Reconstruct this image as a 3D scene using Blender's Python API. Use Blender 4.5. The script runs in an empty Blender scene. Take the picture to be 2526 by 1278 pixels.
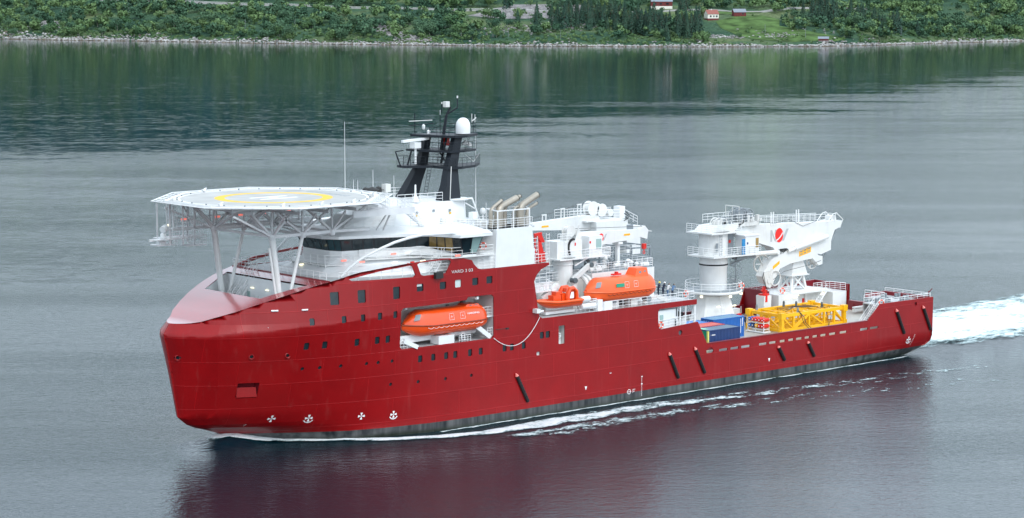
import bpy, bmesh, math, random
import numpy as np
from mathutils import Vector, Matrix
random.seed(7); rng = np.random.default_rng(7)
PI = math.pi; R = math.radians
sc = bpy.context.scene; COL = sc.collection
def lerp(a, b, t): return a + (b - a) * t
def itp(x, t):
    return float(np.interp(x, [p[0] for p in t], [p[1] for p in t]))
# ---------------------------------------------------------------- materials
def nt(m):
    m.use_nodes = True; return m.node_tree.nodes, m.node_tree.links
def mat(name, col, rough=0.5, metal=0.0, var=0.06, vscale=0.6, bump=0.0, bscale=3.0, coat=0.0, streak=0.0, streakcol=(0.25, 0.17, 0.1), spec=0.5, ao=False):
    m = bpy.data.materials.new(name); n, l = nt(m); b = n['Principled BSDF']
    b.inputs['Roughness'].default_value = rough; b.inputs['Metallic'].default_value = metal
    b.inputs['Specular IOR Level'].default_value = spec
    if coat: b.inputs['Coat Weight'].default_value = coat; b.inputs['Coat Roughness'].default_value = 0.12
    tc = n.new('ShaderNodeTexCoord')
    no = n.new('ShaderNodeTexNoise'); no.inputs['Scale'].default_value = vscale; no.inputs['Detail'].default_value = 6
    l.new(tc.outputs['Object'], no.inputs['Vector'])
    mr = n.new('ShaderNodeMapRange'); mr.inputs[1].default_value = 0.3; mr.inputs[2].default_value = 0.7
    mr.inputs[3].default_value = 1 - var; mr.inputs[4].default_value = 1 + var
    l.new(no.outputs['Fac'], mr.inputs[0])
    mx = n.new('ShaderNodeVectorMath'); mx.operation = 'SCALE'; mx.inputs[0].default_value = col[:3]
    l.new(mr.outputs[0], mx.inputs['Scale']); out = mx.outputs[0]
    if streak:
        mp = n.new('ShaderNodeMapping'); mp.inputs['Scale'].default_value = (3.0, 3.0, 0.22)
        l.new(tc.outputs['Object'], mp.inputs['Vector'])
        n2 = n.new('ShaderNodeTexNoise'); n2.inputs['Scale'].default_value = 1.3; n2.inputs['Detail'].default_value = 8
        l.new(mp.outputs[0], n2.inputs['Vector'])
        r2 = n.new('ShaderNodeMapRange'); r2.inputs[1].default_value = 0.55; r2.inputs[2].default_value = 0.8; r2.inputs[4].default_value = streak
        l.new(n2.outputs['Fac'], r2.inputs[0])
        mc = n.new('ShaderNodeMix'); mc.data_type = 'RGBA'; mc.inputs['B'].default_value = (*streakcol, 1)
        l.new(r2.outputs[0], mc.inputs['Factor']); l.new(out, mc.inputs['A']); out = mc.outputs['Result']
    l.new(out, b.inputs['Base Color'])
    if bump:
        n3 = n.new('ShaderNodeTexNoise'); n3.inputs['Scale'].default_value = bscale; n3.inputs['Detail'].default_value = 4
        l.new(tc.outputs['Object'], n3.inputs['Vector'])
        bp = n.new('ShaderNodeBump'); bp.inputs['Distance'].default_value = bump; bp.inputs['Strength'].default_value = 1
        l.new(n3.outputs['Fac'], bp.inputs['Height']); l.new(bp.outputs[0], b.inputs['Normal'])
    return m
def emit(name, col, st):
    m = bpy.data.materials.new(name); n, l = nt(m); b = n['Principled BSDF']
    b.inputs['Base Color'].default_value = (*col, 1); b.inputs['Emission Color'].default_value = (*col, 1)
    b.inputs['Emission Strength'].default_value = st; return m
M = {}
M['white'] = mat('white_paint', (0.70, 0.71, 0.70), 0.38, var=0.06, streak=0.28, streakcol=(0.5, 0.44, 0.36), bump=0.004, bscale=1.2)
M['whiteclean'] = mat('white_gloss_paint', (0.73, 0.75, 0.755), 0.33, var=0.04, streak=0.14, streakcol=(0.5, 0.46, 0.40))
M['offwhite'] = mat('weathered_white_paint', (0.62, 0.62, 0.60), 0.5, var=0.08, streak=0.35, streakcol=(0.3, 0.24, 0.17))
M['rail'] = mat('rail_white_paint', (0.78, 0.79, 0.79), 0.4, var=0.02)
M['lgrey'] = mat('light_grey_deck_paint', (0.42, 0.44, 0.45), 0.45, var=0.12, vscale=0.4, streak=0.1)
M['alu'] = mat('helideck_aluminium', (0.66, 0.67, 0.68), 0.42, metal=0.1, var=0.10)
M['hdeck'] = mat('helideck_coating', (0.40, 0.40, 0.385), 0.6, var=0.14, vscale=0.35)
M['dgrey'] = mat('dark_grey_paint', (0.09, 0.11, 0.12), 0.5, var=0.1)
M['mgrey'] = mat('mid_grey_paint', (0.22, 0.25, 0.27), 0.5, var=0.1)
M['navymast'] = mat('charcoal_mast_paint', (0.008, 0.012, 0.018), 0.5, var=0.15, spec=.3)
M['black'] = mat('black_rubber', (0.012, 0.012, 0.013), 0.75, var=0.2, bump=0.01)
M['cable'] = mat('steel_wire', (0.05, 0.05, 0.05), 0.6, metal=0.3)
M['orange'] = mat('orange_glassfibre', (0.80, 0.075, 0.006), 0.28, var=0.05, coat=0.3)
M['orange2'] = mat('sunbleached_orange_glassfibre', (0.84, 0.115, 0.022), 0.38, var=0.06)
M['oranged'] = mat('dark_orange_seam', (0.30, 0.04, 0.01), 0.5)
M['redc'] = mat('bright_red_paint', (0.65, 0.02, 0.012), 0.4, var=0.08)
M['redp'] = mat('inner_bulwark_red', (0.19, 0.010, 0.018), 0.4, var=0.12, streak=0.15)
M['yellow'] = mat('yellow_steel_paint', (0.86, 0.46, 0.008), 0.4, var=0.08, streak=0.2, streakcol=(0.35, 0.15, 0.03))
M['yellowmark'] = mat('yellow_marking', (0.80, 0.47, 0.008), 0.55, var=0.05)
M['signy'] = mat('amber_sign_plate', (0.92, 0.45, 0.01), 0.5, var=0.03)
M['blackm'] = mat('black_marking', (0.02, 0.02, 0.02), 0.6)
M['navyc'] = mat('navy_container_paint', (0.022, 0.055, 0.17), 0.45, var=0.12, streak=0.2)
M['bluec'] = mat('blue_container_paint', (0.02, 0.13, 0.42), 0.42, var=0.1, streak=0.12)
M['bluetop'] = mat('faded_blue_roof', (0.20, 0.36, 0.52), 0.35, var=0.12)  # roof colours are paler than the container walls
M['navytop'] = mat('faded_navy_roof', (0.19, 0.27, 0.36), 0.35, var=0.12)
M['redcont'] = mat('red_container_paint', (0.45, 0.035, 0.04), 0.45, var=0.1)
M['redtop'] = mat('faded_red_roof', (0.78, 0.20, 0.17), 0.35, var=0.08)
M['lbluetop'] = mat('light_blue_roof', (0.13, 0.32, 0.68), 0.35, var=0.08)
M['green'] = mat('green_door_paint', (0.01, 0.28, 0.16), 0.45)
M['greendk'] = mat('green_tarpaulin', (0.30, 0.62, 0.48), 0.5)
M['lemon'] = mat('lemon_stripe', (0.85, 0.80, 0.20), 0.5)
M['beige'] = mat('scorched_stainless_steel', (0.34, 0.31, 0.26), 0.42, metal=0.35, var=0.15, streak=0.4, streakcol=(0.28, 0.16, 0.07))
M['lampw'] = emit('warm_deck_lamp', (1.0, 0.93, 0.66), 1.1)
M['lampr'] = emit('red_obstruction_lamp', (0.9, 0.2, 0.15), 0.8)
M['door'] = mat('blue_cab_door', (0.02, 0.22, 0.48), 0.4)
M['lrred'] = mat('lifebuoy_orange', (0.85, 0.09, 0.03), 0.45)
M['logog'] = mat('logo_grey', (0.42, 0.44, 0.45), 0.5, var=0.02)
M['logor'] = mat('logo_red', (0.80, 0.02, 0.015), 0.45, var=0.02)
M['text'] = mat('silver_lettering', (0.62, 0.63, 0.62), 0.4, metal=0.2)
M['white_txt'] = mat('white_lettering', (0.85, 0.85, 0.85), 0.5, var=0.02)
M['skin'] = mat('skin', (0.55, 0.33, 0.24), 0.6)
M['navycloth'] = mat('navy_workwear', (0.015, 0.022, 0.045), 0.85, var=0.2, vscale=6)
M['jeans'] = mat('blue_denim', (0.09, 0.17, 0.30), 0.85, var=0.2, vscale=6)
M['whitecloth'] = mat('white_cotton', (0.62, 0.62, 0.62), 0.85)
M['hair'] = mat('dark_hair', (0.02, 0.014, 0.01), 0.8)
M['hatw'] = mat('white_helmet', (0.8, 0.8, 0.78), 0.35)
M['haty'] = mat('yellow_helmet', (0.85, 0.65, 0.03), 0.35)
def glassmat(name, col, rough=0.06):
    m = mat(name, col, rough, var=0.4, vscale=0.5); m.node_tree.nodes['Principled BSDF'].inputs['Specular IOR Level'].default_value = 0.45; return m
M['glass'] = glassmat('dark_window_glass', (0.010, 0.022, 0.028))
M['glasst'] = glassmat('teal_window_glass', (0.012, 0.045, 0.055), 0.08)
M['gold'] = glassmat('gold_blind_behind_glass', (0.30, 0.20, 0.07), 0.15)
M['glassl'] = mat('window_with_white_blind', (0.55, 0.64, 0.62), 0.2)
M['glassg'] = mat('grey_green_window', (0.30, 0.44, 0.42), 0.12)
M['frame'] = mat('window_frame_black', (0.008, 0.012, 0.018), 0.35)
# ---------------------------------------------------------------- mesh builder
class MB:
    def __init__(s): s.v = []; s.f = []; s.mi = []; s.cur = 0
    def add(s, vs, fs):
        o = len(s.v); s.v += [tuple(map(float, p)) for p in vs]
        for f in fs: s.f.append(tuple(o + i for i in f)); s.mi.append(s.cur)
        return s
    def box(s, x0, x1, y0, y1, z0, z1):
        return s.add([(x0,y0,z0),(x1,y0,z0),(x1,y1,z0),(x0,y1,z0),(x0,y0,z1),(x1,y0,z1),(x1,y1,z1),(x0,y1,z1)],
                     [(3,2,1,0),(4,5,6,7),(0,1,5,4),(1,2,6,5),(2,3,7,6),(3,0,4,7)])
    def beam(s, p, q, w, h=None):
        h = h or w; p = Vector(p); q = Vector(q); d = (q - p).normalized()
        u = Vector((0,0,1)) if abs(d.z) < 0.95 else Vector((1,0,0))
        a = d.cross(u).normalized() * w / 2; b = a.cross(d).normalized() * h / 2
        vs = [p-a-b, p+a-b, p+a+b, p-a+b, q-a-b, q+a-b, q+a+b, q-a+b]
        return s.add(vs, [(3,2,1,0),(4,5,6,7),(0,1,5,4),(1,2,6,5),(2,3,7,6),(3,0,4,7)])
    def tube(s, p, q, r, n=6, r2=None, cap=True):
        r2 = r if r2 is None else r2; p = Vector(p); q = Vector(q); d = (q - p).normalized()
        u = Vector((0,0,1)) if abs(d.z) < 0.95 else Vector((1,0,0))
        a = d.cross(u).normalized(); b = a.cross(d).normalized(); vs = []
        for c, rr in ((p, r), (q, r2)):
            for i in range(n):
                t = 2*PI*i/n; vs.append(c + a*math.cos(t)*rr + b*math.sin(t)*rr)
        fs = [(i, (i+1) % n, n+(i+1) % n, n+i) for i in range(n)]
        if cap: fs += [tuple(range(n))[::-1], tuple(range(n, 2*n))]
        return s.add(vs, fs)
    def path(s, pts, r, n=6, closed=False):
        pts = [Vector(p) for p in pts]; m = len(pts); vs = []; pa = None
        for i, p in enumerate(pts):
            if closed: d = pts[(i+1) % m] - pts[i-1]
            else: d = pts[min(i+1, m-1)] - pts[max(i-1, 0)]
            d.normalize(); u = Vector((0,0,1)) if abs(d.z) < 0.9 else Vector((1,0,0))
            a = d.cross(u).normalized()
            if pa and a.dot(pa) < 0: a = -a
            pa = a; b = a.cross(d).normalized()
            rr = r[i] if isinstance(r, (list, tuple)) else r
            for k in range(n):
                t = 2*PI*k/n; vs.append(p + a*math.cos(t)*rr + b*math.sin(t)*rr)
        fs = []; mm = m if closed else m-1
        for i in range(mm):
            j = (i+1) % m
            for k in range(n): fs.append((i*n+k, i*n+(k+1) % n, j*n+(k+1) % n, j*n+k))
        if not closed: fs += [tuple(range(n))[::-1], tuple(range((m-1)*n, m*n))]
        return s.add(vs, fs)
    def prism(s, poly, off):
        n = len(poly); off = Vector(off); a = [Vector(p) for p in poly]; b = [p + off for p in a]
        return s.add(a + b, [tuple(range(n))[::-1], tuple(range(n, 2*n))] + [(i, (i+1) % n, n+(i+1) % n, n+i) for i in range(n)])
    def slab(s, poly, z0, z1):
        return s.prism([(p[0], p[1], z0) for p in poly], (0, 0, z1-z0))
    def loft(s, rings, cap=True, closed=True):
        n = len(rings[0]); vs = [p for r_ in rings for p in r_]; fs = []
        for i in range(len(rings)-1):
            for k in range(n if closed else n-1):
                fs.append((i*n+k, i*n+(k+1) % n, (i+1)*n+(k+1) % n, (i+1)*n+k))
        if cap: fs += [tuple(range(n))[::-1], tuple(range((len(rings)-1)*n, len(rings)*n))]
        return s.add(vs, fs)
    def lathe(s, cx, cy, prof, n=24, a0=0, a1=2*PI):
        full = abs(a1-a0-2*PI) < 1e-6; k = n if full else n+1
        rings = [[(cx+r*math.cos(a0+(a1-a0)*i/n), cy+r*math.sin(a0+(a1-a0)*i/n), z) for i in range(k)] for r, z in prof]
        return s.loft(rings, cap=full, closed=full)
    def torus(s, c, ax, R_, r, n=20, m=6):
        c = Vector(c); ax = Vector(ax).normalized(); u = Vector((0,0,1)) if abs(ax.z) < 0.9 else Vector((1,0,0))
        a = ax.cross(u).normalized(); b = ax.cross(a)
        return s.path([c + a*math.cos(2*PI*i/n)*R_ + b*math.sin(2*PI*i/n)*R_ for i in range(n)], r, m, True)
    def rail(s, pts, h=1.1, nr=3, sp=1.6, r=0.032, closed=False):
        pts = [Vector(p) for p in pts]
        if closed: pts = pts + [pts[0]]
        for i in range(len(pts)-1):
            p, q = pts[i], pts[i+1]; L = (q-p).length; k = max(1, round(L/sp))
            for j in range(k + (1 if i == len(pts)-2 else 0)):
                c = p.lerp(q, j/k); s.tube(c, c + Vector((0,0,h)), r, 4, cap=False)
            for j in range(nr):
                z = Vector((0,0,h*(j+1)/nr)); s.tube(p+z, q+z, r*(1.1 if j == nr-1 else 0.75), 4, cap=False)
        return s
    def stair(s, p, q, w, ax, n=10, r=0.03):
        # p bottom, q top, ax = sideways unit vector
        p = Vector(p); q = Vector(q); ax = Vector(ax)*w/2
        for sg in (-1, 1):
            s.beam(p+ax*sg, q+ax*sg, 0.06, 0.2)
            s.tube(p+ax*sg+Vector((0,0,1)), q+ax*sg+Vector((0,0,1)), r, 4)
            s.tube(p+ax*sg+Vector((0,0,.5)), q+ax*sg+Vector((0,0,.5)), r*.8, 4)
            for t in (0, .33, .66, 1): c = p.lerp(q, t)+ax*sg; s.tube(c, c+Vector((0,0,1)), r, 4)
        for i in range(n):
            c = p.lerp(q, (i+.5)/n); s.beam(c-ax, c+ax, 0.24, 0.04)
        return s
    def ladder(s, p, q, w, ax, r=0.025, sp=0.4):
        p = Vector(p); q = Vector(q); ax = Vector(ax)*w/2
        for sg in (-1, 1): s.tube(p+ax*sg, q+ax*sg, r, 4)
        k = int((q-p).length/sp)
        for i in range(k): c = p.lerp(q, (i+.5)/k); s.tube(c-ax, c+ax, r*.8, 4)
        return s
    def parts(s):
        # the separate pieces held in this builder, one builder each
        p = list(range(len(s.v)))
        def fd_(i):
            while p[i] != i: p[i] = p[p[i]]; i = p[i]
            return i
        for f in s.f:
            for i in f[1:]: p[fd_(i)] = fd_(f[0])
        out = {}
        for f in s.f: out.setdefault(fd_(f[0]), []).append(f)
        res = []
        for fs in out.values():
            b = MB(); ix = {}
            for f in fs:
                for i in f:
                    if i not in ix: ix[i] = len(b.v); b.v.append(s.v[i])
                b.f.append(tuple(ix[i] for i in f)); b.mi.append(0)
            res.append(b)
        return res
    def split(s, name, m, parent=None, **k): return [b.build(name, m, parent, **k) for b in s.parts()]
    def build(s, name, m, parent=None, smooth=False, **tags):
        me = bpy.data.meshes.new(name); me.from_pydata(s.v, [], s.f)
        for mm in (m if isinstance(m, (list, tuple)) else [m]): me.materials.append(M[mm] if isinstance(mm, str) else mm)
        if any(s.mi): me.polygons.foreach_set('material_index', s.mi)
        bm = bmesh.new(); bm.from_mesh(me); bmesh.ops.recalc_face_normals(bm, faces=bm.faces); bm.to_mesh(me); bm.free()
        if smooth:
            me.polygons.foreach_set('use_smooth', [True]*len(me.polygons))
            try: me.set_sharp_from_angle(angle=R(35))
            except Exception: pass
        return link(bpy.data.objects.new(name, me), parent, **tags)
def worldloc(o):
    v = Vector((0,0,0))
    while o: v += o.location if not o.parent else Vector((0,0,0)); o = o.parent
    return v
def link(o, parent=None, **tags):
    COL.objects.link(o)
    if parent:
        o.parent = parent
        root = parent
        while root.parent: root = root.parent
        if not root.get('_local'): o.matrix_parent_inverse = Matrix.Translation(-root.location) if parent is root else Matrix.Identity(4)
    for k, v in tags.items(): o[k] = v
    return o
def thing(name, label, cat, loc=(0,0,0), rz=0, group=None, local=False):
    o = bpy.data.objects.new(name, None); COL.objects.link(o); o.location = loc; o.rotation_euler[2] = rz
    o.empty_display_size = 0.5
    o['label'] = label; o['category'] = cat
    if group: o['group'] = group
    if local: o['_local'] = 1
    return o
def dup(root, loc, rz=None, label=None, group=None):
    def cp(o, par):
        c = o.copy(); COL.objects.link(c); c.parent = par
        for ch in list(o.children): cp(ch, c)
        return c
    r = cp(root, None); r.location = loc
    if rz is not None: r.rotation_euler[2] = rz
    if label: r['label'] = label
    if group: r['group'] = group
    return r
STR = {'kind': 'structure'}; STF = {'kind': 'stuff'}
# ---------------------------------------------------------------- camera frame (used only for the camera and to lay out the fjord axes)
CAM = Vector((-140.416, -224.956, 53.5)); HEAD = R(49.4); PITCH = math.atan(684/5730)
VD = Vector((math.cos(HEAD), math.sin(HEAD), 0)); RT = Vector((math.sin(HEAD), -math.cos(HEAD), 0))
def FJ(r, v, z): return Vector((CAM.x, CAM.y, 0)) + RT*r + VD*v + Vector((0, 0, z))
cam = bpy.data.cameras.new('camera'); co = bpy.data.objects.new('camera', cam); COL.objects.link(co); sc.camera = co
co.location = CAM; fw = VD*math.cos(PITCH) - Vector((0,0,1))*math.sin(PITCH)
co.rotation_euler = fw.to_track_quat('-Z', 'Y').to_euler()
cam.sensor_width = 36; cam.lens = 36*5730/2526; cam.clip_start = 1; cam.clip_end = 20000
# ---------------------------------------------------------------- sky and light
w = bpy.data.worlds.new('World'); sc.world = w; w.use_nodes = True; n = w.node_tree.nodes; l = w.node_tree.links
bg = n['Background']; sky = n.new('ShaderNodeTexSky'); sky.sky_type = 'NISHITA'; sky.sun_disc = False
SUN_AZ = R(255); SUN_EL = R(48)   # azimuth of the sun measured from +X anticlockwise
sky.sun_elevation = SUN_EL; sky.sun_rotation = PI/2 - SUN_AZ; sky.air_density = 1.2; sky.dust_density = 3.0; sky.ozone_density = 1.5
bw = n.new('ShaderNodeRGBToBW'); l.new(sky.outputs[0], bw.inputs[0])
# overcast: cloud breaks the blue up into soft grey patches
tc = n.new('ShaderNodeTexCoord'); cl = n.new('ShaderNodeTexNoise'); cl.inputs['Scale'].default_value = 2.2; cl.inputs['Detail'].default_value = 5
mp = n.new('ShaderNodeMapping'); mp.inputs['Scale'].default_value = (1, 1, 2.5); l.new(tc.outputs['Generated'], mp.inputs[0]); l.new(mp.outputs[0], cl.inputs['Vector'])
cr = n.new('ShaderNodeMapRange'); cr.inputs[1].default_value = 0.35; cr.inputs[2].default_value = 0.7; cr.inputs[3].default_value = 0.72; cr.inputs[4].default_value = 0.93
l.new(cl.outputs['Fac'], cr.inputs[0])
ba = n.new('ShaderNodeMath'); ba.operation = 'MULTIPLY_ADD'; ba.inputs[1].default_value = 0.35; ba.inputs[2].default_value = 9.2; l.new(bw.outputs[0], ba.inputs[0])
cm = n.new('ShaderNodeVectorMath'); cm.operation = 'SCALE'; cm.inputs[0].default_value = (0.87, 1.0, 1.13); l.new(ba.outputs[0], cm.inputs['Scale'])
mx = n.new('ShaderNodeMix'); mx.data_type = 'RGBA'; l.new(cr.outputs[0], mx.inputs['Factor']); l.new(sky.outputs[0], mx.inputs['A']); l.new(cm.outputs[0], mx.inputs['B'])
dt = n.new('ShaderNodeVectorMath'); dt.operation = 'DOT_PRODUCT'; dt.inputs[1].default_value = (RT.x, RT.y, 0); l.new(tc.outputs['Generated'], dt.inputs[0])
dm_ = n.new('ShaderNodeMapRange'); dm_.inputs[1].default_value = -.35; dm_.inputs[2].default_value = .5; dm_.inputs[3].default_value = .88; dm_.inputs[4].default_value = 1.3; l.new(dt.outputs['Value'], dm_.inputs[0])
sm = n.new('ShaderNodeVectorMath'); sm.operation = 'SCALE'; l.new(mx.outputs['Result'], sm.inputs[0]); l.new(dm_.outputs[0], sm.inputs['Scale'])
l.new(sm.outputs[0], bg.inputs['Color']); bg.inputs['Strength'].default_value = 0.15
sl = bpy.data.lights.new('sun', 'SUN'); sl.energy = 0.95; sl.angle = R(14); sl.color = (1.0, 0.97, 0.92)
so = bpy.data.objects.new('sun', sl); COL.objects.link(so)
sd = Vector((math.cos(SUN_EL)*math.cos(SUN_AZ), math.cos(SUN_EL)*math.sin(SUN_AZ), math.sin(SUN_EL)))
so.rotation_euler = (-sd).to_track_quat('-Z', 'Y').to_euler(); so.location = (0, 0, 200)
sc.view_settings.view_transform = 'Standard'; sc.view_settings.look = 'None'; sc.view_settings.gamma = 1; sc.view_settings.exposure = 0.08
sc.cycles.max_bounces = 6; sc.cycles.use_denoising = True
# ---------------------------------------------------------------- water
def watermat():
    m = bpy.data.materials.new('fjord_water'); n, l = nt(m); b = n['Principled BSDF']
    b.inputs['Base Color'].default_value = (0.0003, 0.014, 0.022, 1); b.inputs['IOR'].default_value = 1.333
    b.inputs['Specular IOR Level'].default_value = 0.5
    tc = n.new('ShaderNodeTexCoord'); mp = n.new('ShaderNodeMapping'); mp.vector_type = 'TEXTURE'
    mp.inputs['Rotation'].default_value = (0, 0, HEAD - PI/2); mp.inputs['Location'].default_value = (CAM.x, CAM.y, 0)
    l.new(tc.outputs['Object'], mp.inputs[0])       # x = across the fjord, y = along the line to the far shore, in metres
    sx = n.new('ShaderNodeSeparateXYZ'); l.new(mp.outputs[0], sx.inputs[0])
    def noise(scale, sxyz, detail=3, rough=0.55):
        q = n.new('ShaderNodeMapping'); q.inputs['Scale'].default_value = sxyz; l.new(mp.outputs[0], q.inputs[0])
        t = n.new('ShaderNodeTexNoise'); t.inputs['Scale'].default_value = scale; t.inputs['Detail'].default_value = detail; t.inputs['Roughness'].default_value = rough
        l.new(q.outputs[0], t.inputs['Vector']); return t.outputs['Fac']
    def mr(x, a, b_, c, d, smooth=True):
        t = n.new('ShaderNodeMapRange'); t.interpolation_type = 'SMOOTHSTEP' if smooth else 'LINEAR'
        for i, vv in enumerate((a, b_, c, d)): t.inputs[i+1].default_value = vv
        l.new(x, t.inputs[0]); return t.outputs[0]
    def math_(op, a, b_):
        t = n.new('ShaderNodeMath'); t.operation = op
        for i, vv in enumerate((a, b_)):
            if isinstance(vv, (int, float)): t.inputs[i].default_value = vv
            else: l.new(vv, t.inputs[i])
        return t.outputs[0]
    # wind patches: rippled water near the ship, glassy water under the far shore
    big = noise(1.0, (0.0022, 0.008, 1), 4, 0.6); streak = noise(1.0, (0.0045, 0.03, 1), 4, 0.6)
    y = math_('ADD', sx.outputs[1], math_('MULTIPLY', math_('SUBTRACT', big, 0.5), 620.0))
    y = math_('ADD', y, math_('MULTIPLY', math_('SUBTRACT', streak, 0.5), 420.0))
    y = math_('SUBTRACT', y, math_('MULTIPLY', sx.outputs[0], 1.5))
    ramp = mr(y, 300.0, 930.0, 2.6, 0.0, False)
    fine = noise(1.0, (0.20, 0.42, 1), 5, 0.7); mid = noise(1.0, (0.035, 0.10, 1), 4, 0.65); band = noise(1.0, (0.0035, 0.024, 1), 4, 0.6)
    t = math_('ADD', ramp, math_('MULTIPLY', math_('SUBTRACT', fine, 0.5), 2.4))
    t = math_('ADD', t, math_('MULTIPLY', math_('SUBTRACT', mid, 0.5), 1.2))
    rip = math_('POWER', mr(t, 0.0, 1.3, 0.0, 1.0, False), 2.0)
    amp = math_('MULTIPLY', rip, mr(band, 0.36, 0.64, 0.7, 1.15))
    f1 = noise(1.0, (1.2, 1.6, 1), 4, 0.65); f2 = noise(1.0, (0.42, 0.75, 1), 3, 0.5); f3 = noise(1.0, (0.05, 0.10, 1), 2, 0.5)
    h = math_('ADD', math_('MULTIPLY', f1, 0.09), math_('MULTIPLY', f2, 0.075)); h = math_('ADD', h, math_('MULTIPLY', f3, 0.03))
    h = math_('MULTIPLY', h, math_('ADD', math_('MULTIPLY', amp, 0.92), 0.08))
    h = math_('MULTIPLY', h, mr(sx.outputs[1], 330.0, 800.0, 1.0, 1.35))
    bp = n.new('ShaderNodeBump'); bp.inputs['Strength'].default_value = 1.0; bp.inputs['Distance'].default_value = 1.0
    l.new(h, bp.inputs['Height']); l.new(bp.outputs[0], b.inputs['Normal'])
    l.new(mr(amp, 0, 1, 0.02, 0.05, False), b.inputs['Roughness'])
    return m
M['water'] = watermat()
mb = MB(); c = [FJ(-4500, -600, 0), FJ(4500, -600, 0), FJ(4500, 2600, 0), FJ(-4500, 2600, 0)]
mb.add(c, [(0,1,2,3)]); mb.build('water', 'water', **STR)
# ---------------------------------------------------------------- hull form: u = distance aft of the stem, z = height above the water
XS = [(-2.5,12),(0,9.2),(.8,7.9),(1.4,6.6),(1.85,5.2),(2.2,4.0),(2.7,2.9),(3.7,1.7),(9,.85),(13.6,0),(14.75,.8),(30,.8)]
KY = [(0,0),(.08,.6),(.3,1.25),(.65,2.05),(1.3,2.9),(2.24,3.83),(3.8,5.37),(5.5,6.6),(8.4,8.2),(11.2,9.4),(15.6,10.5),(19.6,11.15),(23.4,11.45),(27,11.5),(200,11.5)]
WY = [(0,0),(.2,.25),(2,.8),(4.6,1.9),(10.8,4.6),(16.9,7.2),(24,9.7),(30,11.0),(36,11.5),(200,11.5)]
TY = [(0,0),(.15,.6),(.4,1.15),(1.2,2.2),(2.3,3.2),(3.3,4.3),(5.4,5.9),(7.5,7.15),(9.6,8.2),(11.7,9.0),(13.8,9.6),(16.9,10.3),(20,10.8),(24,11.3),(27,11.5),(200,11.5)]
ZK = [(0,13.6),(4,13.75),(8,14.0),(15,14.3),(23,14.7),(30,15.0),(200,15)]
ZT = [(.8,14.75),(2,14.85),(3,15.05),(4,15.5),(6,16.2),(8,16.95),(10,17.6),(12,18.2),(14,18.75),(16,19.15),(18,19.6),(19.5,20.0),(23,20.35),(26.1,20.6),(29.7,20.8),(32.8,20.82),(35,20.6),(36.1,20.3)]
def xs(z): return itp(z, XS)
def U(x, z): return (x - xs(z)) / (1 - xs(z)/20) if x < 20 else x
def X(u, z): return u + xs(z)*(1 - u/20) if u < 20 else u
def Yh(u, z):
    x = X(u, z); zk = itp(x, ZK); k = itp(u, KY)
    if z <= zk:
        s = max(0, min(1, z/zk))**0.75; y = lerp(itp(u, WY), k, s)
    else:
        zt = max(itp(x, ZT), zk + .5); y = lerp(k, min(k, itp(u, TY)), min(1, (z-zk)/(zt-zk)))
    if x > 100 and z < 3.4:                                   # the stern is rounded up under the counter
        t = min(1, (x-100)/22.9); y -= t*1.7*max(0, (3.4-z)/3.4)**2
    return y
def YP(x, z): return Yh(U(x, z), z)
def rrect(x0, x1, z0, z1, r=0.12, n=2):
    pts = []
    for cx, cz, a in ((x1-r, z0+r, -PI/2), (x1-r, z1-r, 0), (x0+r, z1-r, PI/2), (x0+r, z0+r, PI)):
        for i in range(n+1): t = a + PI/2*i/n; pts.append((cx+r*math.cos(t), cz+r*math.sin(t)))
    return pts
def circ(x, z, r, n=10): return [(x+r*math.cos(2*PI*i/n), z+r*math.sin(2*PI*i/n)) for i in range(n)]
BIG = [(16.59,17.27,1.1,1.5),(20.04,17.27,1.06,1.5),(24.81,17.31,1.0,1.45)]
SM = [(28.27,17.63,1.0,.9),(31.73,17.6,.98,.9),(34.07,17.64,.95,.92),(36.72,17.66,.95,.9),(38.95,17.68,.95,.9)]
W3 = [(x,14.75,.6,.85) for x in (13.71,17.62,20.09,22.41,24.6)] + [(x,11.9,.62,.88) for x in (13.29,15.46,19.52,22.23,23.66)]
W4 = [(x,9.08,.62,.85) for x in (28.43,30.33,32.26,33.64,35.9,37.56,41.36,42.53,44.44)] + [(47.42,10.06,.68,.85),(48.39,10.06,.72,.85)]
PO = [(x,9.2) for x in (13.19,15.22,17.77,21.04,22.56,24.44)] + [(24.42,6.4),(28.23,6.33),(32.18,6.28),(36.09,6.29)] + [(7.44,10.98),(11.23,10.94),(.95,10.9)]
SLOT = [(78.75,80.4),(80.9,82.5),(82.95,84.7),(86.4,88.0),(88.4,89.8),(90.5,91.6),(92.2,93.3),(93.75,95.0),(95.5,96.5),(97.1,98.15),(98.7,99.9),(100.5,101.9),(102.7,104.2),(107.0,108.7),(109.1,110.9)]
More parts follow.
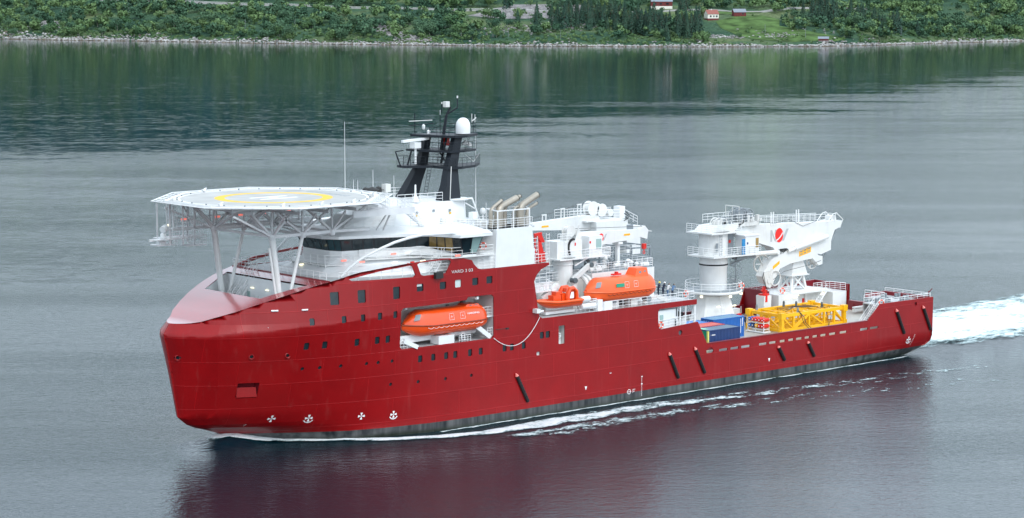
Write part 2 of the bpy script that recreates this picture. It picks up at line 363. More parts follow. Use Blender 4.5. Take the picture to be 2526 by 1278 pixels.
def outline(port):
    o = [(0,-2.5)]
    o += [(105,-2.5),(112,-1.2),(117,-.3),(120,.45),(122,1.1),(122.9,1.75)]
    if port: o += [(122.9,8.2),(111.3,8.2),(108.6,6.05),(76.5,6.05),(74.7,9.15),(68.1,8.78),(67.6,8.95),(67.45,9.3),(67.45,11.15),(67.7,11.45),(74.48,11.5)]
    else: o += [(122.9,8.5),(107.5,8.5),(106.5,6.05),(75.5,6.05),(74.48,8)]
    o += [(74.48,12.16),(47.5,12.16),(47.0,12.5),(46.8,13.2),(46.15,16.9),(46.5,17.6),(47.3,18.3),(48.6,18.75),(48.6,19.05),(37.7,19.05),(37.1,19.25),(36.5,19.8),(36.2,20.3)]
    o += [(x, itp(x, ZT)) for x in (35,33.6,32,30.5,29,27.5,26,24.5,23,21.5,20,19,18,17,16,15.2,14.3,13.5,12.5,11.5,10.5,9.4,8,7,6,5,4,3,2.2,1.7,1.3,1.0,.82)]
    pts = [(U(x, z) if i else 0, z) for i, (x, z) in enumerate(o)]
    pts[-1] = (0, 14.75)
    pts += [(0, 13.6), (0, 9), (0, 3.7), (0, 1)]
    return pts
H1 = [(18.5,19.35),(18.9,19.12),(27.3,18.98),(27.6,19.2),(27.15,20.2),(26.8,20.38),(22.7,20.02)]
H2 = [(27.85,20.42),(28.2,20.6),(32.5,20.68),(32.95,20.5),(33.0,20.25),(32.2,19.05),(28.85,19.0),(28.4,19.15)]
def holes(port):
    hs = [[(U(x, z), z) for x, z in H1], [(U(x, z), z) for x, z in H2]]
    if not port: return hs
    hs.append([(25.43,10.8),(25.7,10.5),(39.35,10.5),(39.66,10.8),(39.66,15.5),(39.3,15.85),(35.6,15.9),(35.35,15.55),(31.9,15.42),(25.8,15.4),(25.43,15.1)])
    hs.append(rrect(50.2,51.25,8.65,10.95,.1)); hs.append(rrect(46.55,47.15,7.6,8.05,.08))
    hs.append([(76.35,5.15),(76.9,5.5),(77.4,5.45),(77.75,5.0),(77.6,4.75),(76.4,4.75)])
    for a, b in SLOT: hs.append(rrect(a, b, 4.75, 5.08, .08, 1))
    for x, z, ww, hh in BIG+SM+W3+W4: hs.append([(U(a, b), b) for a, b in rrect(x-ww/2, x+ww/2, z-hh/2, z+hh/2, .12, 2)])
    for x, z in PO: hs.append([(U(a, b), b) for a, b in circ(x, z, .22, 10)])
    hs.append(circ(119.0,7.5,.28,10)); hs.append(circ(71.5,8.0,.35,12))
    hs.append([(U(a, b), b) for a, b in [(6.55,6.05),(8.75,6.05),(8.75,7.8),(6.55,7.8)]])
    return hs
def hullside(port):
    bm = bmesh.new(); es = []
    for loop in [outline(port)] + holes(port):
        vs = [bm.verts.new((a, 0, b)) for a, b in loop]
        es += [bm.edges.new((vs[i], vs[(i+1) % len(vs)])) for i in range(len(vs))]
    bmesh.ops.triangle_fill(bm, use_beauty=True, use_dissolve=False, edges=es, normal=(0, -1, 0))
    def cut(co_, no): bmesh.ops.bisect_plane(bm, geom=bm.verts[:]+bm.edges[:]+bm.faces[:], dist=1e-4, plane_co=co_, plane_no=no)
    for u in [.08,.2,.4,.7,1.1,1.6,2.2,3,3.8,4.6,5.5,6.4,7.4,8.4,9.6,10.8,12,13.2,14.6,16,18,20,22,24,27,30,33,36,100,104,108,112,116,119,121]: cut((u,0,0), (1,0,0))
    for z in [-1,0,.4,.8,1.1,1.4,1.65,1.85,2.0,2.2,2.45,2.7,3.4,4.4,5.4,7,9,11,12.5,13.2,13.8,14.1,14.4,14.75,15.2,15.8,16.5,17.2,18,18.6,19.2]: cut((0,0,z), (0,0,1))
    sg = -1 if port else 1
    def SP(u, z): return Vector((X(u, z), sg*Yh(u, z), z))
    bm.verts.index_update(); uv = [(v.co.x, v.co.z) for v in bm.verts]; N = len(uv)
    def nrm(u, z, cu, cz):
        u += (cu-u)*.06; z += (cz-z)*.06; du = .02 if u < 4 else .2; dz = .04
        if cz < z: dz = -dz
        a = SP(u+du, z) - SP(max(u-du, 0), z); b = SP(u, z+dz) - SP(u, z); n_ = a.cross(b)
        if n_.y*sg < 0: n_ = -n_
        return n_.normalized() if n_.length > 1e-9 else Vector((0, sg, 0))
    faces = [[v.index for v in f.verts] for f in bm.faces]
    bnd = [(e.verts[0].index, e.verts[1].index) for e in bm.edges if len(e.link_faces) == 1]
    bm.free(); T = .16; vs = [SP(*p) for p in uv]; inn = []
    for p, (u, z) in zip(vs, uv):
        n_ = nrm(u, z, u+.3, z-2.0); inn.append((p - n_*T if u < 36 else Vector((p.x, p.y - sg*T, p.z))) if u > .3 else Vector((p.x+T, 0, p.z)))
    fs, ln = [], []
    for f in faces:
        n0 = (vs[f[1]]-vs[f[0]]).cross(vs[f[2]]-vs[f[0]])
        f = f if n0.y*sg > 0 else f[::-1]; cu = sum(uv[i][0] for i in f)/len(f); cz = sum(uv[i][1] for i in f)/len(f)
        nn = [nrm(*uv[i], cu, cz) for i in f]
        fs.append(f); ln += nn
        g = [N+i for i in reversed(f)]; fs.append(g); ln += [-q for q in reversed(nn)]
    for a, b in bnd:
        q = [a, b, N+b, N+a]; al = vs+inn; n0 = (al[b]-al[a]).cross(al[N+a]-al[a]).normalized()
        fs.append(q); ln += [n0]*4
    me = bpy.data.meshes.new('hull_side'); me.from_pydata([tuple(p) for p in vs+inn], [], fs); flat = lambda f: all(abs(abs(al2[i].y)-11.5) < 1e-3 or abs(abs(al2[i].y)-11.34) < 2e-2 for i in f) and max(al2[i].x for i in f) > 27
    al2 = vs+inn; me.polygons.foreach_set('use_smooth', [not flat(f) for f in fs])
    me.normals_split_custom_set([tuple(n_) for n_ in ln]); return me
def hullmat():
    m = bpy.data.materials.new('hull_red_gloss'); n, l = nt(m); b = n['Principled BSDF']
    tc = n.new('ShaderNodeTexCoord'); sp = n.new('ShaderNodeSeparateXYZ'); l.new(tc.outputs['Object'], sp.inputs[0])
    cx = n.new('ShaderNodeCombineXYZ'); l.new(sp.outputs[0], cx.inputs[0]); l.new(sp.outputs[2], cx.inputs[1])
    br = n.new('ShaderNodeTexBrick'); br.offset = 0.37
    for k, v in (('Scale', 1.0), ('Mortar Size', 0.045), ('Mortar Smooth', 0.6), ('Brick Width', 9.3), ('Row Height', 2.84)): br.inputs[k].default_value = v
    br.inputs['Color1'].default_value = (1, 1, 1, 1); br.inputs['Color2'].default_value = (.93, .93, .93, 1); br.inputs['Mortar'].default_value = (1.25, 1.4, 1.4, 1)
    mp = n.new('ShaderNodeMapping'); mp.inputs['Location'].default_value = (3, 1.0, 0); l.new(cx.outputs[0], mp.inputs[0]); l.new(mp.outputs[0], br.inputs['Vector'])
    no = n.new('ShaderNodeTexNoise'); no.inputs['Scale'].default_value = .35; no.inputs['Detail'].default_value = 6; l.new(tc.outputs['Object'], no.inputs['Vector'])
    r1 = n.new('ShaderNodeMapRange'); r1.inputs[1].default_value = .3; r1.inputs[2].default_value = .7; r1.inputs[3].default_value = .9; r1.inputs[4].default_value = 1.08; l.new(no.outputs['Fac'], r1.inputs[0])
    red = n.new('ShaderNodeVectorMath'); red.operation = 'SCALE'; red.inputs[0].default_value = (0.27, 0.0015, 0.003); l.new(r1.outputs[0], red.inputs['Scale'])
    r2 = n.new('ShaderNodeVectorMath'); r2.operation = 'MULTIPLY'; l.new(red.outputs[0], r2.inputs[0]); l.new(br.outputs['Color'], r2.inputs[1])
    # streaks of salt and scuffing that run down the plates
    ms = n.new('ShaderNodeMapping'); ms.inputs['Scale'].default_value = (1.6, 1.6, .12); l.new(tc.outputs['Object'], ms.inputs[0])
    n2 = n.new('ShaderNodeTexNoise'); n2.inputs['Scale'].default_value = 1.0; n2.inputs['Detail'].default_value = 8; l.new(ms.outputs[0], n2.inputs['Vector'])
    rs = n.new('ShaderNodeMapRange'); rs.inputs[1].default_value = .58; rs.inputs[2].default_value = .8; rs.inputs[4].default_value = .14; l.new(n2.outputs['Fac'], rs.inputs[0])
    m1 = n.new('ShaderNodeMix'); m1.data_type = 'RGBA'; m1.inputs['B'].default_value = (.33, .10, .09, 1); l.new(rs.outputs[0], m1.inputs['Factor']); l.new(r2.outputs[0], m1.inputs['A'])
    # boot-topping: worn dark grey antifouling with slime along the waterline
    n3 = n.new('ShaderNodeTexNoise'); n3.inputs['Scale'].default_value = .8; n3.inputs['Detail'].default_value = 8; l.new(ms.outputs[0], n3.inputs['Vector'])
    cr = n.new('ShaderNodeValToRGB'); e = cr.color_ramp.elements; e[0].position = .35; e[0].color = (.018, .020, .024, 1); e[1].position = .72; e[1].color = (.12, .12, .12, 1); l.new(n3.outputs['Fac'], cr.inputs[0])
    sl_ = n.new('ShaderNodeMapRange'); sl_.inputs[1].default_value = .2; sl_.inputs[2].default_value = .6; sl_.inputs[3].default_value = .7; sl_.inputs[4].default_value = 0; l.new(sp.outputs[2], sl_.inputs[0])
    m0 = n.new('ShaderNodeMix'); m0.data_type = 'RGBA'; m0.inputs['B'].default_value = (.02, .028, .016, 1); l.new(sl_.outputs[0], m0.inputs['Factor']); l.new(cr.outputs[0], m0.inputs['A'])
    zb = n.new('ShaderNodeMapRange'); zb.inputs[1].default_value = 1.13; zb.inputs[2].default_value = 1.17; l.new(sp.outputs[2], zb.inputs[0])
    m2 = n.new('ShaderNodeMix'); m2.data_type = 'RGBA'; l.new(zb.outputs[0], m2.inputs['Factor']); l.new(m0.outputs['Result'], m2.inputs['A']); l.new(m1.outputs['Result'], m2.inputs['B'])
    l.new(m2.outputs['Result'], b.inputs['Base Color'])
    b.inputs['Roughness'].default_value = .33; b.inputs['Specular IOR Level'].default_value = .32; b.inputs['Coat Weight'].default_value = .12; b.inputs['Coat Roughness'].default_value = .15
    bp = n.new('ShaderNodeBump'); bp.inputs['Distance'].default_value = .012; n4 = n.new('ShaderNodeTexNoise'); n4.inputs['Scale'].default_value = .9; l.new(tc.outputs['Object'], n4.inputs['Vector'])
    ad = n.new('ShaderNodeMath'); ad.operation = 'ADD'; l.new(n4.outputs['Fac'], ad.inputs[0]); l.new(br.outputs['Fac'], ad.inputs[1])
    l.new(ad.outputs[0], bp.inputs['Height']); l.new(bp.outputs[0], b.inputs['Normal'])
    return m
M['hull'] = hullmat()
SHIP = thing('offshore_vessel', 'long red offshore construction ship with white superstructure and helideck, under way across the fjord', 'ship', (61, 0, 0))
hull = bpy.data.objects.new('hull', hullside(True)); hull.data.materials.append(M['hull'])
link(hull, SHIP)
sb = bpy.data.objects.new('starboard_shell', hullside(False)); sb.data.materials.append(M['hull'])
link(sb, hull)
# transom with its three heights
mb = MB(); X1 = 122.9
for y0, y1, zt in ((-11.45, -2.6, 8.2), (-2.6, 4.4, 6.05), (4.4, 11.45, 8.5)):
    n_ = 8
    for i in range(n_):
        a = lerp(y0, y1, i/n_); b_ = lerp(y0, y1, (i+1)/n_)
        zb = lambda y: 1.7 + .9*max(0, (abs(y)-9.6)/1.9)**2
        mb.add([(X1,a,zb(a)),(X1,b_,zb(b_)),(X1,b_,zt),(X1,a,zt),(X1-.2,a,zb(a)),(X1-.2,b_,zb(b_)),(X1-.2,b_,zt),(X1-.2,a,zt)], [(0,1,2,3),(7,6,5,4),(3,2,6,7),(0,4,5,1)])
mb.build('transom', 'hull', hull)
mb = MB()   # counter, rising under the stern
rows = [(105,-2.5),(112,-1.2),(117,-.3),(120,.45),(122,1.1),(122.7,1.7)]
mb.add([p for x, z in rows for p in ((x, -YP(x, z)+.05, z), (x, YP(x, z)-.05, z))], [(2*i, 2*i+1, 2*i+3, 2*i+2) for i in range(5)]); mb.build('counter', 'hull', hull)
# pink-glinting whaleback foredeck with the mooring-deck opening
def fd(x, y): return itp(x, ZT)
edge = [(x, YP(x, itp(x, ZT)-.01)) for x in (.82,1.0,1.3,1.7,2.2,3,4,5,6,7,8,9.4,10.5,11.5,12.5,13.5,14.3,15.2,16.2)]
mb = MB(); OPN = [(9.4,5.7),(14.3,8.3)]
def oy(x): return itp(x, OPN) if 9.4 <= x <= 14.3 else 0
for i in range(len(edge)-1):
    (xa, ya), (xb, yb) = edge[i], edge[i+1]; za, zb2 = fd(xa, 0), fd(xb, 0)
    if 9.39 < xa < 14.29:
        for sg in (-1, 1): mb.add([(xa, sg*oy(xa), za),(xb, sg*oy(xb), zb2),(xb, sg*yb, zb2),(xa, sg*ya, za)], [(0,1,2,3)])
    else: mb.add([(xa,-ya,za),(xb,-yb,zb2),(xb,yb,zb2),(xa,ya,za)], [(0,1,2,3)])
M['fdeck'] = mat('wet_foredeck_paint', (0.36, 0.008, 0.012), .2, var=.1, vscale=.3, bump=.006, bscale=.8, streak=.1, streakcol=(.4,.2,.2))
q_ = M['fdeck'].node_tree.nodes['Principled BSDF']; q_.inputs['IOR'].default_value = 1.55; q_.inputs['Coat Weight'].default_value = 1; q_.inputs['Coat IOR'].default_value = 1.65; q_.inputs['Coat Roughness'].default_value = .16
o = mb.build('foredeck', 'fdeck', hull); bm = bmesh.new(); bm.from_mesh(o.data); bmesh.ops.remove_doubles(bm, verts=bm.verts, dist=.001)
for f in bm.faces:
    f.smooth = True
    if f.normal.z < 0: f.normal_flip()
bm.to_mesh(o.data); bm.free()
mb = MB(); mb.box(16.12,16.3,-9.95,9.95,18.9,19.28); mb.build('coaming', 'redp', hull)
# mooring deck well under the opening
mb = MB()
mb.box(8.8,14.35,-8.2,8.2,14.3,14.4)
mb.box(14.3,14.4,-8.7,8.7,14.4,18.62)
for sg in (-1, 1): mb.add([(9.3,sg*5.75,14.4),(14.35,sg*8.4,14.4),(14.35,sg*8.4,18.7),(9.3,sg*5.75,17.3)], [(0,1,2,3)])
mb.add([(9.3,-5.75,14.4),(9.3,5.75,14.4),(9.3,5.75,17.3),(9.3,-5.75,17.3)], [(0,1,2,3)])
well = mb.build('mooring_well', 'whiteclean', hull)
mb = MB()
for y in (5.2, 2.1, -1.4, -4.4): mb.box(14.2,14.29,y-.45,y+.45,14.45,16.5)
mb.split('steel_door', 'white', well)
mb = MB()
for y in (3.7, -3.0): mb.box(14.2,14.29,y-.25,y+.25,15.6,16.9)
mb.split('window', 'glassg', well)
mb = MB()
for y in (2.9, -.2, -5.6): mb.box(14.15,14.25,y-.3,y+.3,17.35,17.45)
mb.split('deck_lamp', 'lampw', well)
mb = MB(); mb.box(8.85,14.25,-5.6,5.6,14.4,14.42); mb.build('well_floor', 'lgrey', well)
mb = MB()
for y in (-3.2, 3.2):
    mb.tube((11.5,y-1,15.2),(11.5,y+1,15.2),.5,14); mb.tube((11.5,y-1.1,15.2),(11.5,y-1,15.2),.8,14); mb.tube((11.5,y+1,15.2),(11.5,y+1.1,15.2),.8,14)
mb.build('mooring_winch', 'mgrey', well)
# decks
mb = MB(); mb.box(40,122.7,-11.3,11.3,4.55,4.7)
dm = mat('steel_working_deck', (0.44,0.42,0.37), .38, var=.18, vscale=.25, streak=.45, streakcol=(.22,.15,.09), bump=.01, bscale=1.5); M['wdeck'] = dm
maindeck = mb.build('main_deck', 'wdeck', SHIP)
mb = MB(); mb.box(39.9,74.35,-11.32,11.32,11.96,12.1); mb.build('boat_deck', 'lgrey', SHIP)
mb = MB(); ed = [(x, YP(x, 19)-.2) for x in (16.3,18,20,23,26,30,40,48.3)]
mb.slab([(x, -y) for x, y in ed] + [(x, y) for x, y in reversed(ed)], 18.86, 19.0); mb.build('forecastle_deck', 'lgrey', SHIP)
# accommodation block inside the hull, seen through the openings and at the break of the forecastle
mb = MB(); mb.box(46.0,46.6,-11.2,11.2,12.1,18.85); mb.box(40,46,-7.2,-7.0,4.8,18.8); mb.build('accommodation_bulkhead', 'white', SHIP)
# lifeboat bay
mb = MB(); mb.add([(25.2,-7.4,10.3),(40,-7.4,10.3),(40,-7.4,16.1),(25.2,-7.4,16.1)], [(0,1,2,3)])
mb.box(25.3,40,-11.1,-7.4,10.2,10.35); mb.box(25.3,40,-11.1,-7.4,16.05,16.2); mb.box(25.15,25.3,-11.1,-7.4,10.2,16.2); mb.box(39.85,40.0,-11.1,-7.4,10.2,16.2)
bay = mb.build('lifeboat_bay', 'white', SHIP)
mb = MB(); mb.box(25.6,39.8,-11.05,-7.5,10.36,10.42); mb.build('bay_floor', 'lgrey', bay)
mb = MB(); mb.beam((26.2,-10.9,11.4),(28.0,-11.2,10.55),.5,.5); mb.beam((37.2,-10.9,12.2),(39.3,-11.1,10.6),.5,.55); mb.beam((26.0,-9.6,11.3),(38.2,-9.6,11.6),.5,.9)
mb.box(31.2,33.6,-11.3,-9.7,10.5,11.5); mb.beam((36.6,-9.0,15.7),(37.2,-11.4,15.6),.35,.3); mb.beam((26.4,-9.0,15.4),(26.4,-11.2,15.3),.3,.25)
mb.build('lifeboat_davit', 'whiteclean', bay)
mb = MB(); mb.rail([(38.0,-10.9,13.2),(39.8,-10.9,13.2)], 1.1, 3, .6); mb.rail([(25.6,-11.1,10.45),(26.6,-11.1,10.45)], 1.0, 3, .4); mb.rail([(38.9,-11.2,10.45),(39.7,-11.2,10.45)], 1.3, 4, .4)
mb.box(37.9,39.85,-11,-8,13.05,13.2); mb.build('bay_railing', 'rail', bay)
mb = MB(); mb.box(37.6,37.9,-8.2,-7.5,10.4,15.9); mb.box(35.4,35.8,-7.6,-7.45,13,14.6); mb.split('bay_pipework', 'mgrey', bay)
mb = MB(); mb.torus((35.2,-11.0,10.9),(0,1,0),.28,.07,12,5); mb.torus((35.2,-11.0,11.2),(0,1,0),.3,.05,12,5); mb.rail([(34.4,-11.25,10.45),(36.2,-11.25,10.45)], .8, 3, .5); mb.build('rope_ladder_reel', 'rail', bay)
# hull windows and portholes: glass set back behind the shell
def glassplate(x, z, ww, hh, mname, nm, par, depth=.13):
    mb = MB(); pts = [(x-ww/2-.05, z-hh/2-.05), (x+ww/2+.05, z-hh/2-.05), (x+ww/2+.05, z+hh/2+.05), (x-ww/2-.05, z+hh/2+.05)]
    P_ = [(a, -(YP(a, b)-depth), b) for a, b in pts]; mb.add(P_, [(0,1,2,3)]); return mb.build(nm, mname, par)
for i, (x, z, ww, hh) in enumerate(BIG+SM+W3+W4):
    mm = 'glass' if i != 5 else 'glassl'
    if i in (6, 7): mm = 'glassg' if False else 'glass'
    wn = glassplate(x, z, ww, hh, mm, 'window', hull)
    if i in (3,): glassplate(x-.1, z+hh*.33, ww*.7, hh*.2, 'glassl', 'roller_blind', wn, .11)
for x, z in PO: glassplate(x, z, .45, .45, 'glass', 'porthole', hull)
glassplate(119.0,7.5,.6,.6,'redp','fairlead',hull,.2); glassplate(71.5,8.0,.7,.7,'dgrey','fairlead',hull,.2)
# side-door recess with winch, anchor pocket, small grey light box
mb = MB(); mb.box(50.1,51.4,-11.3,-10.3,8.5,8.6); mb.box(50.1,51.4,-10.4,-10.3,8.5,11.1); mb.box(50.05,50.15,-11.3,-10.3,8.5,11.1); mb.box(51.3,51.4,-11.3,-10.3,8.5,11.1)
rc = mb.build('pilot_door_recess', 'offwhite', hull)
mb = MB(); mb.torus((50.75,-10.9,9.6),(0,1,0),.3,.1,14,6); mb.tube((50.75,-11.1,9.6),(50.75,-10.5,9.6),.12,8); mb.box(50.3,51.2,-10.8,-10.5,8.6,9.2); mb.build('small_winch', 'white', rc)
mb = MB(); mb.box(46.45,47.25,-11.3,-11.1,7.5,8.15); mb.build('overboard_vent', 'offwhite', hull)
yb = lambda x, z: -YP(x, z)
mb = MB(); A = [(6.45,5.95),(8.85,5.95),(8.85,7.9),(6.45,7.9)]
mb.add([(a, yb(a, b)+.1, b) for a, b in A] + [(a, yb(a, b)+1.2, b) for a, b in A], [(4,5,6,7),(0,1,5,4),(1,2,6,5),(2,3,7,6),(3,0,4,7)])
mb.build('anchor_pocket', 'redp', hull)
mb = MB(); mb.add([(6.6,yb(6.6,6.1)-.1,6.1),(8.7,yb(8.7,6.1)-.1,6.1),(8.6,yb(8.6,7.2)+.3,7.25),(6.7,yb(6.7,7.2)+.3,7.25)], [(0,1,2,3)])
mb.add([(6.6,yb(6.6,6.1)-.1,6.1),(8.7,yb(8.7,6.1)-.1,6.1),(8.7,yb(8.7,6.1)+.1,5.95),(6.6,yb(6.6,6.1)+.1,5.95)], [(0,1,2,3)]); mb.build('anchor', 'hull', hull)
# recessed mooring fairlead rims
mb = MB()
for x, z in PO[-3:]: mb.torus((x, yb(x, z)-.02, z), (0.6 if x < 9 else .2, 1, 0), .28, .07, 14, 5)
mb.split('fairlead_rim', 'hull', hull)
mb = MB()
for x, z in ((9.67,16.25),(12.94,16.2)): mb.tube((x-.35,yb(x-.35,z)-.08,z),(x+.35,yb(x+.35,z)-.08,z),.1,8)
mb.split('hull_grab', 'rail', hull)
# slanting black rubber fenders
for a, b, c2, d in ((43.06,5.77,45.04,2.05),(69.34,5.64,71.09,2.1),(74.03,5.86,75.97,2.24),(90.06,4.37,91.4,2.28),(96,4.39,97.37,2.21),(114.55,7.19,116.44,3.49),(120.46,7.12,122.3,3.5)):
    mb = MB(); p = Vector((a, -11.62, b)); q2 = Vector((c2, -11.62, d)); p2 = p.lerp(q2, .09); mb.tube(p2, q2, .23, 8, .23); 
    for i in range(9): c_ = p2.lerp(q2, (i+.5)/9); mb.tube(c_-(q2-p).normalized()*.03, c_+(q2-p).normalized()*.03, .27, 8)
    f = mb.build('fender', 'black', hull)
    mb = MB(); mb.tube(p, p2, .06, 8, .25); mb.build('fender_cap', 'redtop', f)
# hull markings (thin raised plates just proud of the paint)
def plate(pts, nm, mm='white_txt', off=.02, par=None):
    mb = MB()
    for poly in pts: mb.add([(x, -YP(x, z)-off, z) for x, z in poly], [tuple(range(len(poly)))])
    return mb.build(nm, mm, par or hull)
def cross(x, z, r=.42, arc=False):
    ps = []
    for k in range(4):
        a = k*PI/2 + PI/4*0; t = [a-.36, a+.36]
        ps.append([(x, z), (x+r*math.cos(t[0]), z+r*math.sin(t[0])), (x+r*1.02*math.cos(a), z+r*1.02*math.sin(a)), (x+r*math.cos(t[1]), z+r*math.sin(t[1]))])
    if arc:
        for i in range(4):
            a0 = -PI*.85+i*PI*.7/4; a1 = a0+PI*.7/4
            ps.append([(x+s_*math.cos(q_), z+s_*math.sin(q_)) for s_, q_ in ((.5,a0),(.62,a0),(.62,a1),(.5,a1))])
    return ps
for x, z, arc in ((10.83,3.24,False),(14.91,3.05,True),(20.99,2.85,False),(25.03,2.7,True),(117.64,2.45,True)): plate(cross(x, z, .42, arc), 'thruster_mark', off=.05)
for x, z in ((54.8,2.6),(88.42,2.65)): plate([[(x-.2,z+.2),(x,z-.3),(x+.2,z+.2)]], 'tug_mark')
plate([[(64.5,2.95-i*.16-.07),(64.6,2.95-i*.16-.07),(64.6,2.95-i*.16),(64.5,2.95-i*.16)] for i in range(16)] + [[(64.45,2.9),(64.7,2.9),(64.7,3.05),(64.45,3.05)],[(64.42,1.95),(64.7,1.95),(64.7,2.1),(64.42,2.1)]], 'draught_mark')
plate([[(118.9-.12*i*.6,3.0-i*.18),(119.0-.12*i*.6,3.0-i*.18),(119.0-.12*i*.6,3.08-i*.18),(118.9-.12*i*.6,3.08-i*.18)] for i in range(9)], 'draught_mark')
lp = [[(62.3+.25*math.cos(t)*s_, 1.25+.25*math.sin(t)*s_) for s_, t in ((1,a),(1.3,a),(1.3,a+.5),(1,a+.5))] for a in np.arange(0, 6.2, .5)]
lp += [[(61.9,1.22),(62.7,1.22),(62.7,1.28),(61.9,1.28)],[(62.95,1.0),(63.0,1.0),(63.0,1.5),(62.95,1.5)],[(63.0,1.45),(63.4,1.45),(63.4,1.5),(63.0,1.5)],[(63.0,1.2),(63.3,1.2),(63.3,1.26),(63.0,1.26)]]
plate(lp, 'load_line_mark'); plate([[(58.9,4.0),(59.2,4.0),(59.2,4.07),(58.9,4.07)]], 'load_line_mark')
plate([[(8.2,2.55),(8.5,2.65),(8.35,2.35),(8.3,2.35),(8.42,2.6),(8.2,2.5)]], 'draught_mark', off=.06)
def textmesh(txt, size, name, mm, parent, loc, rot, ext=.01, sx_=1.0, shear=0.0):
    cu = bpy.data.curves.new(name, 'FONT'); cu.body = txt; cu.size = size; cu.extrude = ext; cu.align_x = 'CENTER'; cu.align_y = 'CENTER'; cu.shear = shear
    t = bpy.data.objects.new('tmp', cu); COL.objects.link(t); dg = bpy.context.evaluated_depsgraph_get()
    me = bpy.data.meshes.new_from_object(t.evaluated_get(dg)); bpy.data.objects.remove(t)
    me.transform(Matrix.Translation(loc) @ rot @ Matrix.Diagonal((sx_, 1, 1, 1))); me.materials.clear(); me.materials.append(M[mm])
    o = bpy.data.objects.new(name, me); return link(o, parent)
RX = Matrix.Rotation(PI/2, 4, 'X')
textmesh('VARD 3 03', .52, 'ship_lettering', 'text', hull, (34.68,-11.53,19.12-.02), RX @ Matrix.Rotation(R(0), 4, 'Z'), .01, 1.38)
# bulwark ribs on the far side, cap rail
mb = MB()
for x in np.arange(76, 107, 1.55): mb.prism([(x,11.3,4.7),(x,10.7,4.7),(x,11.1,6.0),(x,11.3,6.0)], (.08,0,0))
for x in np.arange(112, 122, 1.6): mb.prism([(x,-11.3,4.7),(x,-10.8,4.7),(x,-11.3,6.0)], (.08,0,0))
for y in np.arange(-2, 4.3, 1.3): mb.prism([(122.7,y,4.7),(122.1,y,4.7),(122.5,y,6.0),(122.7,y,6.0)], (0,.08,0))
mb.box(75,107,11.1,11.34,4.7,6.03); mb.box(122.45,122.69,-2.6,4.4,4.7,6.03)
mb.box(76.6,108.6,-11.33,-11.1,5.12,6.03); mb.box(75,107,10.95,11.55,6.03,6.1); mb.box(76.6,108.5,-11.58,-11.1,6.05,6.1); mb.box(122.4,123,-2.6,4.4,6.05,6.1)
mb.split('bulwark_inner', 'redp', hull)
# messenger rope hanging along the side
mb = MB(); pts = []
for i in range(25):
    t = i/24; x = lerp(39.55, 47.0, t); z = lerp(10.5, 12.4, t) - 3.3*4*t*(1-t)*.62; pts.append((x, -11.6-.25*math.sin(t*PI), z))
mb.path(pts, .035, 5); mb.build('hanging_rope', 'rail', hull)
mb = MB(); mb.tube((39.9,-11.5,11.5),(41.1,-12.3,11.6),.04,5); mb.box(40.9,41.3,-12.4,-12.2,11.5,11.7); mb.build('deck_floodlight', 'blackm', hull)
mb = MB(); mb.box(45.9,46.5,-12.3,-11.5,13.0,13.5); mb.tube((46.5,-12.0,13.1),(47.0,-12.3,13.2),.15,8); mb.build('deck_floodlight', 'white', hull)
mb = MB(); mb.box(30.3,31.4,-12.0,-11.52,18.55,19.3); mb.build('signal_box', 'blackm', hull)
# ---------------------------------------------------------------- superstructure and wheelhouse
def ring(pts, z): return [(x, -y, z) for x, y in pts] + [(x, y, z) for x, y in reversed(pts)]
# sloping white front of the deckhouse (faceted)
low = [(18.6,0.01),(18.9,4.2),(21.0,7.2),(27.5,9.3),(38,9.6)]
mid = [(20.6,0.01),(20.8,3.2),(23.4,5.6),(28.5,7.6),(38,8.6)]
up = [(21.9,0.01),(22.0,2.6),(22.9,4.0),(27.2,5.4),(38,6.4)]
mb = MB(); mb.loft([ring(low,19.0), ring(mid,20.1), ring(up,21.5)])
house = mb.build('deckhouse', 'whiteclean', SHIP)
mb = MB(); mb.slab([(32,-9.4),(39,-11.2),(46.5,-11.2),(46.5,11.2),(39,11.2),(32,9.4)], 19.05, 21.0); mb.build('aft_deckhouse', 'white', house)
# flared wing buttress (white sweep rising to the bridge wing)
for sg in (-1, 1):
    mb = MB()
    mb.add([(24,sg*5.2,20.95),(30,sg*6.6,20.95),(33.2,sg*10.4,20.95),(37.4,sg*11.5,20.95),(39,sg*7,20.95),(24.6,sg*4.4,21.9),(29.8,sg*5.9,22.0),(32.2,sg*7.3,21.95),(34.2,sg*11.4,21.0),(37.4,sg*11.7,21.05),(39,sg*7,21.1)],
           [(0,1,6,5),(1,2,7,6),(2,8,7),(2,3,9,8),(3,4,10,9)]); mb.build('wing_bulwark', 'whiteclean', house)
# walkway round the bridge
def walk(pts, w, z): # strip outside pts
    mb = MB()
    for (x0,y0),(x1,y1) in zip(pts[:-1], pts[1:]):
        d = Vector((x1-x0, y1-y0, 0)).normalized(); n_ = Vector((d.y, -d.x, 0)); n_ = n_ if n_.y*(-1 if y0 < 0 else 1) >= 0 or abs(d.y) > .9 else -n_
        if abs(d.y) > .9: n_ = Vector((-1,0,0))
        mb.prism([(x0,y0,z-.14),(x1,y1,z-.14),(x1+n_.x*w,y1+n_.y*w,z-.14),(x0+n_.x*w,y0+n_.y*w,z-.14)], (0,0,.14))
    return mb
fw_ = [(21.3,-3.2),(20.6,0),(21.3,3.2)]
mb = MB(); mb.slab([(20.2,-3.6),(20.2,3.6),(22.5,6.2),(26,7.5),(26,5),(22.3,3),(22.3,-3),(25,-4.8),(24.8,-5.6),(22.2,-4.6)], 20.08, 20.2)
mb.slab([(24.2,-6.2),(31.0,-8.2),(33.0,-11.6),(39.2,-11.9),(39.2,-7),(31,-5),(24.4,-4.4)], 20.72, 20.85)
